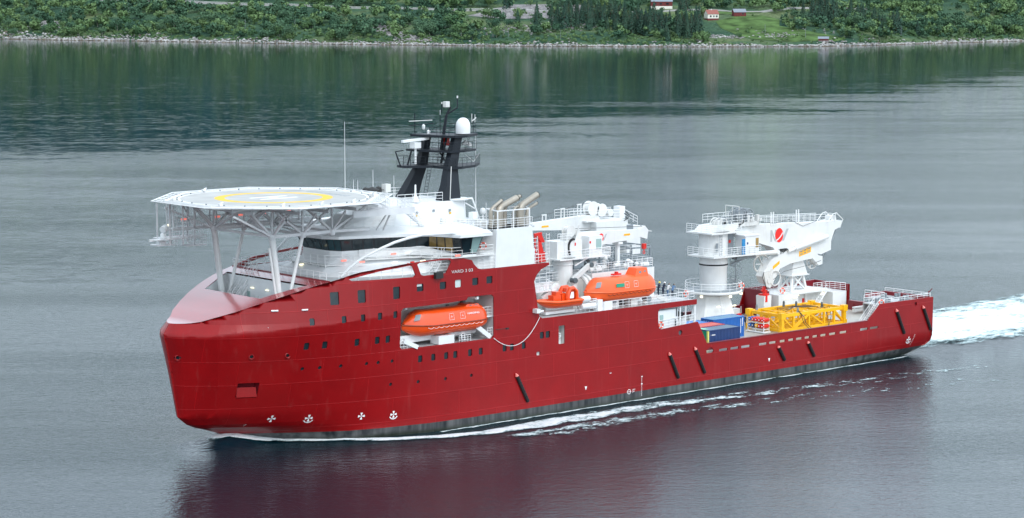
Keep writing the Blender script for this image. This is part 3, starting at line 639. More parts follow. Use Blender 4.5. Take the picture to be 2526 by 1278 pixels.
mb.slab([(24.2,6.2),(31.0,8.2),(33.0,11.6),(39.2,11.9),(39.2,7),(31,5),(24.4,4.4)], 20.70, 20.83)
walkw = mb.build('bridge_walkway', 'white', house)
mb = MB()
mb.rail([(24.6,-5.6,20.2),(22.2,-4.6,20.2),(20.2,-3.6,20.2),(20.2,3.6,20.2),(22.5,6.2,20.2),(26,7.5,20.2)], 1.15, 3, 1.5, .03)
mb.rail([(24.2,-6.2,20.85),(31.0,-8.2,20.85),(33.0,-11.6,20.85),(39.2,-11.9,20.85)], 1.15, 3, 1.5, .035)
mb.rail([(24.2,6.2,20.83),(31.0,8.2,20.83),(33.0,11.6,20.83),(39.2,11.9,20.83)], 1.15, 3, 1.5, .03)
mb.build('walkway_railing', 'rail', walkw)
mb = MB()
for y in np.arange(-3.4, 3.5, .62): mb.box(20.35,20.5,y-.05,y+.05,19.6,20.08)
mb.split('walkway_bracket', 'white', walkw)
# the wheelhouse: leaning glass band
top = [(20.7,0.01),(20.85,3.0),(21.8,4.5),(26,5.5),(29.7,6.9),(32.4,8.0),(33.9,12.2),(37.3,12.3)]
bot = [(21.5,0.01),(21.6,2.6),(22.4,4.0),(26.4,4.9),(30.1,6.2),(33.0,7.2),(34.8,11.5),(36.8,11.6)]
ZS = lambda i: (21.75 if i < 5 else 21.6 if i == 5 else 21.05)
def bpt(sg, i, t, f, off=0):
    # point on glass: segment i..i+1 at t, f from sill 0 to head 1
    b0 = Vector((bot[i][0], sg*bot[i][1], ZS(i))); b1 = Vector((bot[i+1][0], sg*bot[i+1][1], ZS(i+1)))
    t0 = Vector((top[i][0], sg*top[i][1], 23.25)); t1 = Vector((top[i+1][0], sg*top[i+1][1], 23.25))
    p = b0.lerp(b1, t).lerp(t0.lerp(t1, t), f)
    n_ = (b1-b0).cross(t0-b0).normalized()
    c_ = Vector((37, 0, p.z)) - p
    if n_.dot(c_) > 0: n_ = -n_
    return p + n_*off
mb = MB()
botr = [(x, y, ZS(i)) for i, (x, y) in enumerate(bot)]
R0 = [(x, -y, z) for x, y, z in botr] + [(38.5,-7,21.2),(38.5,7,21.2)] + [(x, y, z) for x, y, z in reversed(botr)]
R1 = [(x, -y, 23.25) for x, y in top] + [(38.5,-7,23.25),(38.5,7,23.25)] + [(x, y, 23.25) for x, y in reversed(top)]
Rm = [(x, -y, 20.2 if i < 4 else 20.85) for i, (x, y, z) in enumerate(botr)] + [(38.5,-7,20.85),(38.5,7,20.85)] + [(x, y, 20.2 if i < 4 else 20.85) for i, (x, y, z) in reversed(list(enumerate(botr)))]
mb.loft([R0, R1]); wheel = mb.build('wheelhouse', 'frame', SHIP)
mb = MB(); mb.loft([Rm, R0], cap=False); mb.build('wheelhouse_sill', 'whiteclean', wheel)
segn = [2, 2, 3, 2, 2, 4, 2]
for sg in (-1, 1):
    for i, k in enumerate(segn):
        for j in range(k):
            a = (j+.07)/k; b_ = (j+.93)/k
            mb = MB(); mb.add([bpt(sg,i,a,.06,.03), bpt(sg,i,b_,.06,.03), bpt(sg,i,b_,.94,.03), bpt(sg,i,a,.94,.03)], [(0,1,2,3)])
            mm = 'glasst' if i < 2 else 'glass'
            if sg < 0 and i == 5 and j in (0,1,2): mm = 'gold'
            if sg < 0 and i == 6 and j == 1: mm = 'glassg'
            if sg > 0 and i in (1, 2): mm = 'glassg'
            mb.build('bridge_window', mm, wheel)
# roof brow
rim = [(19.9,0.01),(20.1,3.1),(21.3,4.9),(25.7,6.3),(29.3,7.7),(31.9,9.0),(33.2,13.0),(38.1,13.1)]
r1 = [(x, -y, 23.28) for x, y in rim] + [(39,-7,23.28),(39,7,23.28)] + [(x, y, 23.28) for x, y in reversed(rim)]
r2 = [(x, y, 23.62) for x, y, z in r1]
inn = [(23.0,0.01),(23.1,2.4),(24.0,3.6),(27,4.2),(30.5,5.2),(33.0,6.4),(34.2,12.2),(38,12.4)]
r3 = [(x, -y, 24.25 - (.35 if y > 8 else 0)) for x, y in inn] + [(39,-6.6,24.2),(39,6.6,24.2)] + [(x, y, 24.25 - (.35 if y > 8 else 0)) for x, y in reversed(inn)]
mb = MB(); mb.loft([r1, r2, r3]); roof = mb.build('roof', 'whiteclean', wheel)
mb = MB(); mb.box(36,46.6,-11.0,11.3,23.55,23.72); mb.build('monkey_deck', 'lgrey', SHIP)
# white curved strut sweeping from the roof down to the walkway
for sg in (-1, 1):
    mb = MB(); pts = [(38.0,sg*13.0,23.55),(36.7,sg*12.95,23.7),(33.0,sg*12.0,23.85),(29.0,sg*11.0,23.8),(27.4,sg*10.4,23.5),(25.8,sg*9.8,23.05),(24.25,sg*9.2,22.4),(22.8,sg*8.6,21.7),(21.6,sg*8.1,21.0),(20.6,sg*7.6,20.1),(19.9,sg*7.2,19.2)]
    mb.path(pts, [.12,.15,.17,.17,.17,.17,.16,.16,.15,.14,.13], 8)
    mb.build('curved_strut', 'whiteclean', house)
# red and white obstruction / deck lamps on the house
for x, y, z, c_ in ((23.5,-6.5,20.62,'lampr'),(27.5,-7.4,21.35,'lampr'),(33.6,-12.0,21.1,'lampr'),(22.0,-4.9,20.75,'lampr'),(26.5,-8.9,20.5,'lampw'),(30.2,-9.6,20.5,'lampw'),(20.1,1.0,19.9,'lampw')):
    mb = MB(); mb.box(x-.35,x+.35,y-.08,y+.08,z-.09,z+.09); mb.build('wall_lamp', c_, house)
mb = MB(); mb.box(28.9,29.4,-9.0,-8.8,19.9,20.45); mb.box(28.4,28.6,-9.0,-8.8,20.0,20.3); mb.build('fire_station', 'redc', house)
mb = MB(); mb.stair((31.0,-10.3,19.1),(33.2,-9.4,20.85),.9,(.3,-.95,0),8); mb.build('stair', 'rail', house)
# forecastle railings
mb = MB(); E_ = [(x, YP(x, 19)-.15) for x in (17.5,20,23,26,30,34)]
mb.rail([(16.25,-9.3,19.05),(16.25,9.9,19.05)], 1.1, 3, 1.3, .03)
for sg in (-1, 1): mb.rail([(x, sg*(y-.25), 19.05) for x, y in E_], 1.1, 3, 1.5, .03)
mb.rail([(37.4,-11.3,19.05),(40.0,-11.3,19.05)], 1.6, 4, .9, .032)
mb.build('forecastle_railing', 'rail', SHIP)
# funnel casing with exhausts
mb = MB(); mb.loft([[(39.9,-11.45,19.06),(46.25,-11.45,19.06),(46.25,-6.8,19.06),(38.6,-6.8,19.06)], [(40.15,-11.45,23.72),(45.85,-11.45,23.72),(45.85,-6.8,23.72),(39.0,-6.8,23.72)]])
cas = mb.build('funnel_casing', 'whiteclean', SHIP)
mb = MB(); mb.loft([[(39.9,6.8,19.06),(46.25,6.8,19.06),(46.25,11.3,19.06),(39.5,11.3,19.06)], [(40.15,6.8,23.72),(45.85,6.8,23.72),(45.85,11.3,23.72),(40,11.3,23.72)]]); mb.build('starboard_casing', 'white', cas)
mb = MB(); mb.rail([(45.7,-11.3,23.72),(39.6,-11.3,23.72),(39.4,-7.2,23.72)], 1.15, 4, 1.1, .03); mb.rail([(39.6,-7.2,23.72),(46,-7.2,23.72),(46,-11.3,23.72)], 1.15, 4, 1.1, .03); mb.build('casing_railing', 'rail', cas)
mb = MB(); F_ = [(40.5,-11.2),(43.0,-11.2),(45.6,-11.2),(47.0,-8.6),(44.4,-8.0),(41.4,-8.0)]
for x, y in F_: mb.beam((x,y,23.7),(x,y,25.9),.12)
for i in range(6): mb.beam((*F_[i],25.9),(*F_[(i+1) % 6],25.9),.13)
mb.build('exhaust_frame', 'rail', cas)
def bend(x, y, z0, zb, dx, dz, r):
    p = [(x,y,z0),(x,y,zb-.5),(x+.12,y,zb-.1),(x+.45,y,zb+.25)]; p += [(x+dx,y,zb+dz)]; return p
for x, y, zb, dx, dz, r in ((42.1,-9.5,26.0,3.0,1.15,.40),(45.5,-9.5,26.0,2.9,1.35,.40),(40.85,-9.5,26.0,1.8,1.0,.2),(43.7,-8.7,26.1,2.6,1.15,.22),(47.0,-9.1,25.5,1.7,.75,.18),(44.1,-9.9,25.8,.9,.3,.13)):
    mb = MB(); P_ = bend(x, y, 23.6, zb, dx, dz, r); mb.path(P_, [r*1.4, r*1.4, r*1.3, r, r], 14); e = mb.build('exhaust_pipe', 'beige', cas, smooth=True)
    mb = MB(); d = Vector((dx-.45,0,dz-.25)).normalized(); c_ = Vector((x+dx,y,zb+dz)); mb.tube(c_-d*.03, c_+d*.03, r*1.03, 14); mb.build('exhaust_tip', 'black', e)
# upper house under the mast
mb = MB(); mb.loft([[(27.2,-3.2,24.1),(30.0,-4.4,24.1),(41.2,-4.4,24.0),(41.2,4.4,24.0),(30,4.4,24.1),(27.2,3.2,24.1)], [(28.8,-2.8,26.8),(30.8,-4.1,26.85),(41.0,-4.2,26.75),(41.0,4.2,26.75),(30.8,4.1,26.85),(28.8,2.8,26.8)]])
uh = mb.build('upper_house', 'whiteclean', SHIP)
mb = MB(); mb.loft([[(23.6,-2.3,24.2),(29,-3.6,24.1),(29,3.6,24.1),(23.6,2.3,24.2)], [(26.0,-2.0,25.6),(29,-3.2,25.9),(29,3.2,25.9),(26.0,2.0,25.6)]]); mb.build('roof_fairing', 'whiteclean', uh)
mb = MB(); mb.rail([(30.6,-4.2,26.85),(37.6,-4.2,26.8)], 1.1, 3, 1.1, .03); mb.rail([(28.6,-2.6,26.85),(28.6,2.6,26.85),(30.6,4.2,26.85),(40.5,4.2,26.85)], 1.1, 3, 1.2, .03)
mb.rail([(29.5,-4.8,24.2),(23.6,-3.0,24.2)], 1.0, 3, 1.2, .025)
mb.rail([(33,-6.0,24.2),(37,-6.6,23.75),(39.2,-10.6,23.75)], 1.1, 4, 1.1, .03); mb.rail([(31.5,-5.6,24.2),(35,-11.9,23.9),(38,-12.2,23.8)], 1.1, 3, 1.2, .03)
mb.build('roof_railing', 'rail', uh)
mb = MB(); mb.beam((41.1,-4.3,24),(40.9,-4.3,26.9),.16); mb.beam((43.6,-4.3,23.7),(42.2,-4.3,26.9),.16); mb.beam((40.9,-4.3,26.9),(42.2,-4.3,26.9),.2); mb.beam((42.6,-4.3,25.6),(41.1,-4.3,26.4),.12)
mb.lathe(40.4,-3.3,[(1.6,26.76),(1.65,26.9),(1.5,26.98),(0.05,27.0)],20); mb.build('mast_foot_frame', 'whiteclean', uh)
mb = MB()
for x, y, z in ((41.5,-6.3,23.7),(42.5,-6.0,23.7),(44.0,-6.4,23.7),(38.4,-6.8,23.7),(36.5,-5.6,24.1),(39.4,-5.4,23.7),(43.2,-5.2,23.7),(40.7,-8.2,23.7)):
    h_ = random.uniform(.5,1.2); mb.box(x-.3,x+.3,y-.25,y+.25,z,z+h_)
mb.split('roof_locker', 'offwhite', uh)
mb = MB(); mb.beam((38.9,-8.5,23.7),(38.9,-8.5,25.6),.14); mb.box(38.5,39.3,-8.9,-8.1,24.9,25.7); mb.build('roof_antenna_box', 'whiteclean', uh)
mb = MB(); mb.lathe(43.2,-5.2,[(.12,23.7),(.12,24.9),(.3,25.0),(.38,25.3),(.3,25.6),(.05,25.7)],14); mb.split('small_dome', 'whiteclean', uh, smooth=True)
for x, y, z0, z1 in ((46.2,-.2,24,34.3),(25.9,0,24.3,36.8),(41.7,-7.6,23.7,26.6),(28.8,2.2,26.9,29.5),(33.0,3.8,26.9,30.4),(35.8,3.2,26.9,29.6),(30.5,3.6,26.9,29.3)):
    mb = MB(); mb.tube((x,y,z0),(x,y,lerp(z0,z1,.35)),.07,5,.04); mb.tube((x,y,lerp(z0,z1,.35)),(x,y,z1),.035,4,.018); mb.build('whip_antenna', 'rail', uh)
mb = MB(); mb.tube((42.0,-8.0,23.7),(42.0,-8.0,25.1),.1,6); mb.box(41.85,42.15,-8.15,-7.85,24.5,24.8); mb.box(41.85,42.15,-8.15,-7.85,25.0,25.3); mb.build('signal_lamp', 'dgrey', uh)
mb = MB()
for x in (31.4, 33.4): mb.lathe(x, 3.2, [(.02,27.35),(.34,27.5),(.45,27.9),(.34,28.25),(.02,28.4)], 14)
mb.path([(29.6,3.2,27.9),(30.0,3.2,27.7),(31.2,3.2,27.9)], .12, 6); mb.tube((30.2,3.2,27.9),(34.4,3.2,27.9),.05,5); mb.split('day_shape', 'blackm', uh, smooth=True)
mb = MB(); mb.lathe(32.4,3.2,[(.02,27.5),(.7,27.85),(.9,28.0),(.7,28.15),(.02,28.4)],14); mb.split('day_shape', 'blackm', uh, smooth=True)
mb = MB(); mb.box(34.2,35.0,2.8,3.6,27.6,28.6); mb.tube((34.6,3.2,26.9),(34.6,3.2,27.6),.12,6); mb.build('searchlight', 'offwhite', uh)
mb = MB(); mb.lathe(33.6,-3.9,[(.5,26.9),(.12,27.9),(.1,29.0),(.02,29.05)],10); mb.build('vent_post', 'whiteclean', uh)
mb = MB(); mb.box(35.9,36.2,-4.44,-4.36,25.6,25.9); mb.box(33.3,33.6,-4.44,-4.36,25.5,25.8); mb.box(38.4,38.7,-4.48,-4.4,25.5,25.8); mb.split('wall_horn', 'mgrey', uh)
mb = MB(); mb.box(33.32,33.55,-4.46,-4.38,25.2,25.42); mb.box(38.5,38.75,-4.48,-4.4,25.2,25.42); mb.split('warning_plate', 'yellowmark', uh)
# stair from helideck gangway to the bridge roof
mb = MB(); mb.stair((32.8,-6.2,24.3),(29.4,-6.2,26.9),.9,(0,1,0),12); mb.build('stair', 'alu', uh)
# red crane hook stand and raft ladder beside the casing
mb = MB(); mb.beam((47.1,-10.6,19.05),(47.0,-10.6,22.6),.16); mb.beam((48.7,-10.4,19.05),(47.7,-10.4,22.5),.22); mb.box(47.5,48.6,-10.7,-10.1,19.05,20.3); mb.prism([(47.2,-10.7,22.6),(48.0,-10.7,22.65),(48.6,-10.7,21.5),(48.0,-10.7,21.5)],(0,.6,0)); mb.prism([(47.4,-10.8,19.1),(48.7,-10.8,19.1),(47.9,-10.8,21.6),(47.5,-10.8,21.6)],(0,.35,0))
mb.beam((46.9,-10.6,22.55),(48.1,-10.6,22.65),.25); mb.build('raft_davit', 'redc', SHIP)
mb = MB(); mb.ladder((46.75,-11.2,19.05),(46.55,-11.2,22.4),.75,(1,0,0),.045,.42); mb.rail([(46.5,-11.35,19.05),(48.5,-11.35,19.05)],1.1,3,.9); mb.ladder((49.0,-10.8,16.2),(49.0,-10.8,22.6),.5,(1,0,0),.03,.4); mb.build('side_ladder', 'rail', SHIP)
# ---------------------------------------------------------------- helideck
HC = Vector((15.46, 0, 28.3))
def octo(r, z, n=8): k = r/math.cos(PI/8); return [(HC.x+k*math.cos(PI/8+i*PI/4), HC.y+k*math.sin(PI/8+i*PI/4), z) for i in range(8)]
mb = MB(); mb.loft([octo(11.5, 28.02), octo(11.6, 28.28)]); hd = mb.build('helideck', 'hdeck', SHIP)
mb = MB(); o1 = octo(11.6,28.29); o2 = octo(11.95,28.33); o3 = octo(11.95,28.0); o4 = octo(11.55,28.0); mb.loft([o1,o2,o3,o4], cap=False); mb.build('edge_gutter', 'rail', hd)
mb = MB(); i1 = octo(11.95,28.05); i2 = octo(13.35,28.28)
for k in range(8):
    a, b_, c_, d = Vector(i1[k]), Vector(i1[(k+1) % 8]), Vector(i2[(k+1) % 8]), Vector(i2[k])
    mb.tube(d, c_, .06, 5)
    for j in range(7): t = j/6; mb.tube(a.lerp(b_, t), d.lerp(c_, t), .05 if j % 2 == 0 else .03, 4)
    for t in (.33,.66): mb.tube(a.lerp(d, t), b_.lerp(c_, t), .022, 4)
mb.build('safety_net_frame', 'rail', hd)
nm = bpy.data.materials.new('safety_netting'); n, l = nt(nm); b = n['Principled BSDF']; b.inputs['Base Color'].default_value = (.45,.46,.46,1)
tcn = n.new('ShaderNodeTexCoord'); ch = n.new('ShaderNodeTexBrick'); ch.offset = 0; ch.inputs['Scale'].default_value = 1; ch.inputs['Brick Width'].default_value = .2; ch.inputs['Row Height'].default_value = .2; ch.inputs['Mortar Size'].default_value = .028
l.new(tcn.outputs['Object'], ch.inputs['Vector']); l.new(ch.outputs['Fac'], b.inputs['Alpha']); M['net'] = nm
mb = MB()
for k in range(8): mb.add([i1[k], i1[(k+1) % 8], i2[(k+1) % 8], i2[k]], [(0,1,2,3)])
mb.build('safety_netting', 'net', hd)
def annulus(r0, r1, z, n_=64): 
    mb = MB(); mb.add([(HC.x+r*math.cos(2*PI*i/n_), r*math.sin(2*PI*i/n_), z) for r in (r0, r1) for i in range(n_)], [(i, (i+1) % n_, n_+(i+1) % n_, n_+i) for i in range(n_)]); return mb
annulus(5.75, 6.95, 28.284).build('touchdown_ring', 'yellowmark', hd)
mb = MB(); mb.cur = 0
for y in (-.9, .9): mb.box(HC.x-2.6,HC.x+2.6,y*1.25-.28,y*1.25+.28,28.28,28.286)
mb.box(HC.x-.28,HC.x+.28,-.845,.845,28.28,28.286); mb.build('letter_h_marking', 'white_txt', hd)
annulus(10.95, 11.2, 28.284).build('perimeter_line', 'white_txt', hd)
mb = MB()     # faint lettering on the aft part of the deck, too foreshortened to read
for i in range(9): mb.box(23.0,23.9,-4.0+i*.95,-3.45+i*.95,28.282,28.286)
for i in range(5): mb.box(21.2+i*.55,21.6+i*.55,5.4,6.2,28.282,28.286)
mb.build('deck_lettering', 'mgrey', hd)
mb = MB()
for i in range(28):
    a = 2*PI*i/28; x, y = HC.x+11.5*math.cos(a)*.985, 11.5*math.sin(a)*.985; mb.tube((x,y,28.28),(x,y,28.42),.09,6)
mb.split('perimeter_light', 'mgrey', hd)
for a in (100, 160, 205, 240, 262, 285, 330):
    x, y = HC.x+11.9*math.cos(R(a)), 11.9*math.sin(R(a)); mb = MB(); mb.box(x-.2,x+.2,y-.2,y+.2,28.3,28.6); mb.tube((x,y,28.6),(x+.4,y+.1,28.7),.08,6); mb.build('fire_monitor', 'alu', hd)
# girders under the deck
mb = MB()
for y in (-6,0,6): 
    L = 11.2 if abs(y) < 4.7 else 11.2-(abs(y)-4.7); mb.beam((HC.x-L,y,27.8),(HC.x+L,y,27.8),.18,.42)
for x in (-8,-4,0,4,8):
    L = 11.0 if abs(x) < 4.6 else 11.0-(abs(x)-4.6); mb.beam((HC.x+x,-L,27.45),(HC.x+x,L,27.45),.2,.35)
mb.build('deck_girder', 'alu', hd)
# space-frame
mb = MB(); b6 = 6.0; Zl = 24.25; Zu = 27.2
NL = {(x, s): Vector((x, s*b6, Zl+.2)) for x in (11.0, 15.3) for s in (-1, 1)}
NL.update({(19.5, s): Vector((19.5, s*b6, 24.5)) for s in (-1, 1)})
for s in (-1, 1):
    mb.beam(NL[(11.0,s)], NL[(15.3,s)], .35); mb.beam(NL[(15.3,s)], NL[(19.5,s)], .35); mb.beam(NL[(19.5,s)], (25.5, s*5.2, 24.3), .3)
    for a, tops in ((11.0,(5.0,8.2,11.0,14)),(15.3,(11.6,15.3,19.2)),(19.5,(16.4,19.5,23.4))):
        for t in tops: mb.beam(NL[(a,s)], (t, s*(b6+(1.2 if t in (5.0,23.4) else 0)), Zu), .24 if t != a else .2)
        mb.beam(NL[(a,s)], (a-.5, s*(b6+3.4), Zu), .18)
for x in (11.0,15.3,19.5):
    mb.beam(NL[(x,-1)], NL[(x,1)], .26); mb.beam(NL[(x,-1)], (x,0,Zu), .22); mb.beam(NL[(x,1)], (x,0,Zu), .22)
for i, x in enumerate((11.0,15.3)):
    mb.beam(NL[(x,-1)], NL[((15.3,19.5)[i],1)], .18); 
mb.build('space_frame', 'alu', hd)
for s in (-1, 1):
    for p, q, r, r2 in (((12.1,s*6.0,16.0),(11.0,s*6.0,24.5),.37,.36),((12.9,s*6.1,16.0),(15.3,s*6.0,24.3),.21,.2)):
        mb = MB(); mb.tube(p, q, r, 16, r2); lg = mb.build('support_leg', 'white', hd, smooth=True)
    if s < 0: mb = MB(); mb.tube((11.4,-6.3,16.5),(10.4,-6.3,23.2),.14,10); mb.build('drain_pipe', 'white', hd, smooth=True)
mb = MB()
for s in (-1,1): 
    for x in (11.0,15.3,19.5): mb.lathe(x, s*6, [(.02,24.0),(.35,24.05),(.42,24.35),(.38,24.75),(.02,24.85)], 12)
mb.split('frame_node', 'alu', hd, smooth=True)
# catwalk along the far side under the deck
mb = MB(); mb.box(6.0,26.0,7.2,8.3,24.55,24.7); mb.beam((6,7.15,24.6),(26,7.15,24.6),.12,.4); cw = mb.build('catwalk', 'alu', hd)
mb = MB(); mb.rail([(6,7.15,24.7),(26,7.15,24.7)],1.1,3,1.4,.035); mb.rail([(6,8.35,24.7),(26,8.35,24.7)],1.1,3,1.4,.035); mb.build('catwalk_railing', 'alu', cw)
mb = MB()
for x in (6,9,12,15,18,21,24): mb.beam((x,7.0,24.5),(x,7.0,27.4),.16); mb.beam((x,8.4,24.5),(x,8.4,27.4),.13)
mb.split('catwalk_hanger', 'alu', cw)
for x in (7.5,12.2,15.6,18.8,22.6,26.0): mb = MB(); mb.box(x-.35,x+.35,7.0,7.12,25.6,25.8); mb.build('obstruction_lamp', 'lampr', cw)
# forward platform with ladder cage and the small radar scanners
mb = MB(); mb.box(3.9,8.6,5.4,8.2,23.6,23.72); mb.box(3.4,5.6,6.4,8.0,22.85,22.95); mb.box(6.4,9.0,4.6,6.0,22.75,22.85)
mb.rail([(3.9,5.4,23.7),(8.6,5.4,23.7)],1.1,3,.9,.03); mb.rail([(6.4,4.6,22.85),(9.0,4.6,22.85),(9.0,6.0,22.85)],1.1,3,.8,.03)
for x, y in ((4.6,5.6),(6.3,5.4),(7.9,5.4),(6.3,8.1),(8.6,8.1),(4.4,8.0)): mb.beam((x,y,22.9),(x,y,27.7),.14)
for x in (5.2,7.2,8.8): mb.ladder((x,5.3,22.8),(x,5.3,27.6),.4,(1,0,0),.025,.35)
mb.beam((6.3,5.4,27.6),(8.0,5.4,24.7),.14); mb.beam((7.9,5.4,27.6),(10.8,5.9,24.9),.16)
fp = mb.build('forward_platform', 'alu', hd)
mb = MB(); mb.box(3.9,4.7,6.6,7.4,22.95,23.35); mb.box(2.7,6.3,6.85,7.1,23.4,23.62); mb.build('radar_scanner', 'whiteclean', fp)
mb = MB(); mb.lathe(4.2,6.4,[(.1,23.7),(.35,23.75),(.35,24.2),(.15,24.35),(.1,24.6)],12); mb.tube((4.0,6.2,24.75),(4.7,6.5,24.95),.4,12); mb.box(3.0,3.9,5.9,6.7,23.55,23.65); mb.build('thermal_camera', 'whiteclean', fp, smooth=True)
mb = MB(); mb.box(4.85,5.1,6.2,6.45,25.1,25.35); mb.tube((4.97,6.3,23.7),(4.97,6.3,27),.035,5); mb.build('bow_lamp', 'lampw', fp)
# access platform on the aft port corner
mb = MB(); mb.box(24.6,29.5,-8.6,-6.2,26.5,26.65); mb.beam((20.5,-8.8,26.6),(29.6,-8.8,26.6),.15,.75); mb.beam((24.6,-6.1,26.6),(29.6,-6.1,26.6),.15,.6)
ap = mb.build('access_platform', 'alu', hd)
mb = MB(); mb.rail([(25.0,-8.6,26.65),(29.5,-8.6,26.65),(29.5,-6.3,26.65)],1.2,8,.7,.02); mb.build('platform_cage', 'alu', ap)
mb = MB(); mb.beam((26.3,-8.4,26.4),(26.6,-6.6,24.2),.16); mb.beam((25.8,-8.4,26.4),(26.0,-6.0,24.2),.14); mb.split('platform_prop', 'alu', ap)
mb = MB(); mb.stair((23.9,-9.0,27.9),(26.8,-7.4,26.9),1.0,(.45,.9,0),6); mb.build('escape_stair', 'alu', ap)
# stair from the mooring well up to the forecastle
mb = MB(); mb.stair((11.2,5.0,14.5),(16.0,5.9,19.05),.9,(0,1,0),16,.035); mb.stair((11.6,3.4,14.5),(16.0,4.4,19.05),.1,(0,1,0),2,.03); mb.build('well_stair', 'rail', well)
# ---------------------------------------------------------------- mast
def box4(c, hx, hy): x, y, z = c; return [(x-hx,y-hy,z),(x+hx,y-hy,z),(x+hx,y+hy,z),(x-hx,y+hy,z)]
mb = MB(); mb.loft([box4((39.2,-3.3,26.8),1.4,.75), box4((39.7,-3.0,28.6),1.0,.65), box4((40.1,-2.7,31.0),.72,.5), box4((41.5,-2.2,34.4),.55,.4)])
mast = mb.build('mast', 'navymast', SHIP)
mb = MB(); mb.loft([box4((38.0,3.4,26.8),1.3,.7), box4((38.8,3.2,28.6),.95,.6), box4((40.0,2.9,31.0),.65,.45), box4((40.6,2.6,34.4),.4,.35)]); mb.build('mast_leg', 'navymast', mast)
mb = MB(); mb.slab([(36.6,3.6),(36.2,1.8),(39.3,-.2),(39.0,-3.6),(41.0,-3.9),(44.2,-2.6),(47.2,0.2),(43.5,1.2),(42.0,3.8)], 30.55, 30.85)
mb.slab([(37.9,3.4),(38.4,-.2),(39.6,-3.2),(42.0,-3.2),(44.8,-2.0),(45.2,-1.2),(42.6,1.0),(42.0,3.4)], 32.55, 32.8)
mb.slab([(38.4,3.2),(39.3,-1),(40.4,-3.2),(42.4,-3.2),(45.9,-1.0),(46.1,-.2),(43,1.0),(42.0,3.2)], 34.35, 34.65)
pf = mb.build('mast_platform', 'navymast', mast)
mb = MB()
mb.rail([(36.2,1.8,30.85),(39.3,-.2,30.85),(39.0,-3.6,30.85),(41.0,-3.9,30.85),(44.2,-2.6,30.85),(47.2,.2,30.85)],1.1,3,1.0,.03)
mb.rail([(36.6,3.6,30.85),(42,3.8,30.85),(43.5,1.2,30.85)],1.1,3,1.0,.03)
mb.rail([(38.4,-.2,32.8),(39.6,-3.2,32.8),(42,-3.2,32.8),(44.8,-2.0,32.8)],1.0,3,.9,.03); mb.rail([(38.6,-.4,34.65),(39.3,-1,34.65),(40.4,-3.2,34.65)],1.0,3,.8,.03); mb.rail([(43,1,34.65),(46.0,-.4,34.65)],1.2,3,.7,.03)
mb.beam((36.4,2.6,30.7),(35.6,2.6,32.6),.12); mb.beam((35.6,2.6,32.6),(36.8,2.6,32.7),.12); mb.build('mast_railing', 'navymast', mast)
mb = MB(); mb.tube((41.3,.6,32.7),(41.8,.2,37.0),.24,10,.18); mb.tube((41.8,.2,37.0),(42.3,0,38.0),.14,8); mb.tube((42.0,.1,37.2),(43.0,-.5,37.9),.1,6); mb.tube((43.0,-.5,37.9),(43.0,-.5,39.1),.07,6); mb.tube((41.4,.6,37.3),(41.4,.6,38.4),.06,6)
mb.beam((40.9,0.2,31),(41.7,0,34.4),.2); mb.build('topmast', 'navymast', mast, smooth=True)
mb = MB(); mb.box(41.5,42.1,-.1,.5,38.0,38.7); mb.tube((43.0,-.5,39.1),(43.0,-.5,39.4),.09,8); mb.tube((41.4,.6,38.4),(41.4,.6,38.6),.08,8); mb.build('wind_sensor', 'offwhite', mast)
mb = MB(); mb.lathe(43.0,-1.6,[(.55,34.65),(.9,34.75),(.92,35.6),(.85,36.1),(.6,36.5),(.3,36.68),(.02,36.72)],24); mb.build('satellite_dome', 'whiteclean', mast, smooth=True)
mb = MB(); mb.box(37.4,38.4,1.0,2.0,33.0,33.7); mb.add([],[]); mb.prism([(35.8,1.2,33.75),(39.6,.9,34.0),(39.6,.9,34.3),(35.8,1.2,34.05)],(0,.45,0)); mb.tube((37.9,1.5,31),(37.9,1.5,33),.14,8); mb.build('radar_scanner', 'whiteclean', mast)
mb = MB(); mb.tube((39.0,3.0,34.6),(39.0,3.0,37.2),.06,5); mb.tube((38.0,2.9,35.7),(41.5,2.3,35.9),.06,5); mb.tube((41.6,1.2,34.6),(41.6,1.2,37.0),.04,5); mb.tube((45.3,-.8,34.6),(45.3,-.8,36.9),.05,5); mb.split('antenna_pole', 'navymast', mast)
mb = MB(); mb.tube((38.0,2.9,36.25),(41.2,2.3,36.3),.05,5); mb.tube((44.0,-2.2,36.3),(46.6,.2,36.5),.06,5); mb.tube((45.0,-.9,36),(45.0,-.9,37.1),.04,5); mb.tube((45.5,-.9,36),(45.5,-.9,37.0),.04,5); mb.tube((41.6,1.2,36.2),(41.6,1.2,37.6),.035,5); mb.build('yard_antenna', 'offwhite', mast)
mb = MB(); mb.lathe(40.3,1.9,[(.2,34.65),(.22,35.0),(.02,35.15)],10); mb.lathe(39.9,2.4,[(.12,35.2),(.2,35.4),(.2,35.7),(.02,35.85)],10); mb.split('small_dome', 'whiteclean', mast, smooth=True)
mb = MB(); mb.ladder((40.3,2.6,27),(40.9,2.4,30.6),.45,(.6,-.8,0),.03,.4); mb.ladder((41.2,.8,30.8),(41.3,.8,34.4),.45,(.6,-.8,0),.03,.4); mb.ladder((43.5,-1.6,32.8),(44.6,-.9,34.4),.3,(0,1,0),.025,.4); mb.build('mast_ladder', 'navymast', mast)
mb = MB(); mb.tube((38.7,-4.3,26.9),(38.9,-4.3,31.0),.05,5); mb.tube((46.0,0,31.0),(44.9,0.2,31.9),.03,4); mb.tube((46.0,0,31.0),(47.0,0,32.0),.03,4); mb.build('mast_stay', 'offwhite', mast)
mb = MB(); mb.box(41.4,42.3,.2,.25,33.2,34.2); mb.build('red_flag_box', 'redc', mast)
mb = MB(); mb.prism([(43.6,-.8,33.3),(45.2,-.6,33.0),(45.2,-.6,33.35),(44.2,-.7,33.8)],(0,.3,0)); mb.build('signal_pod', 'offwhite', mast)
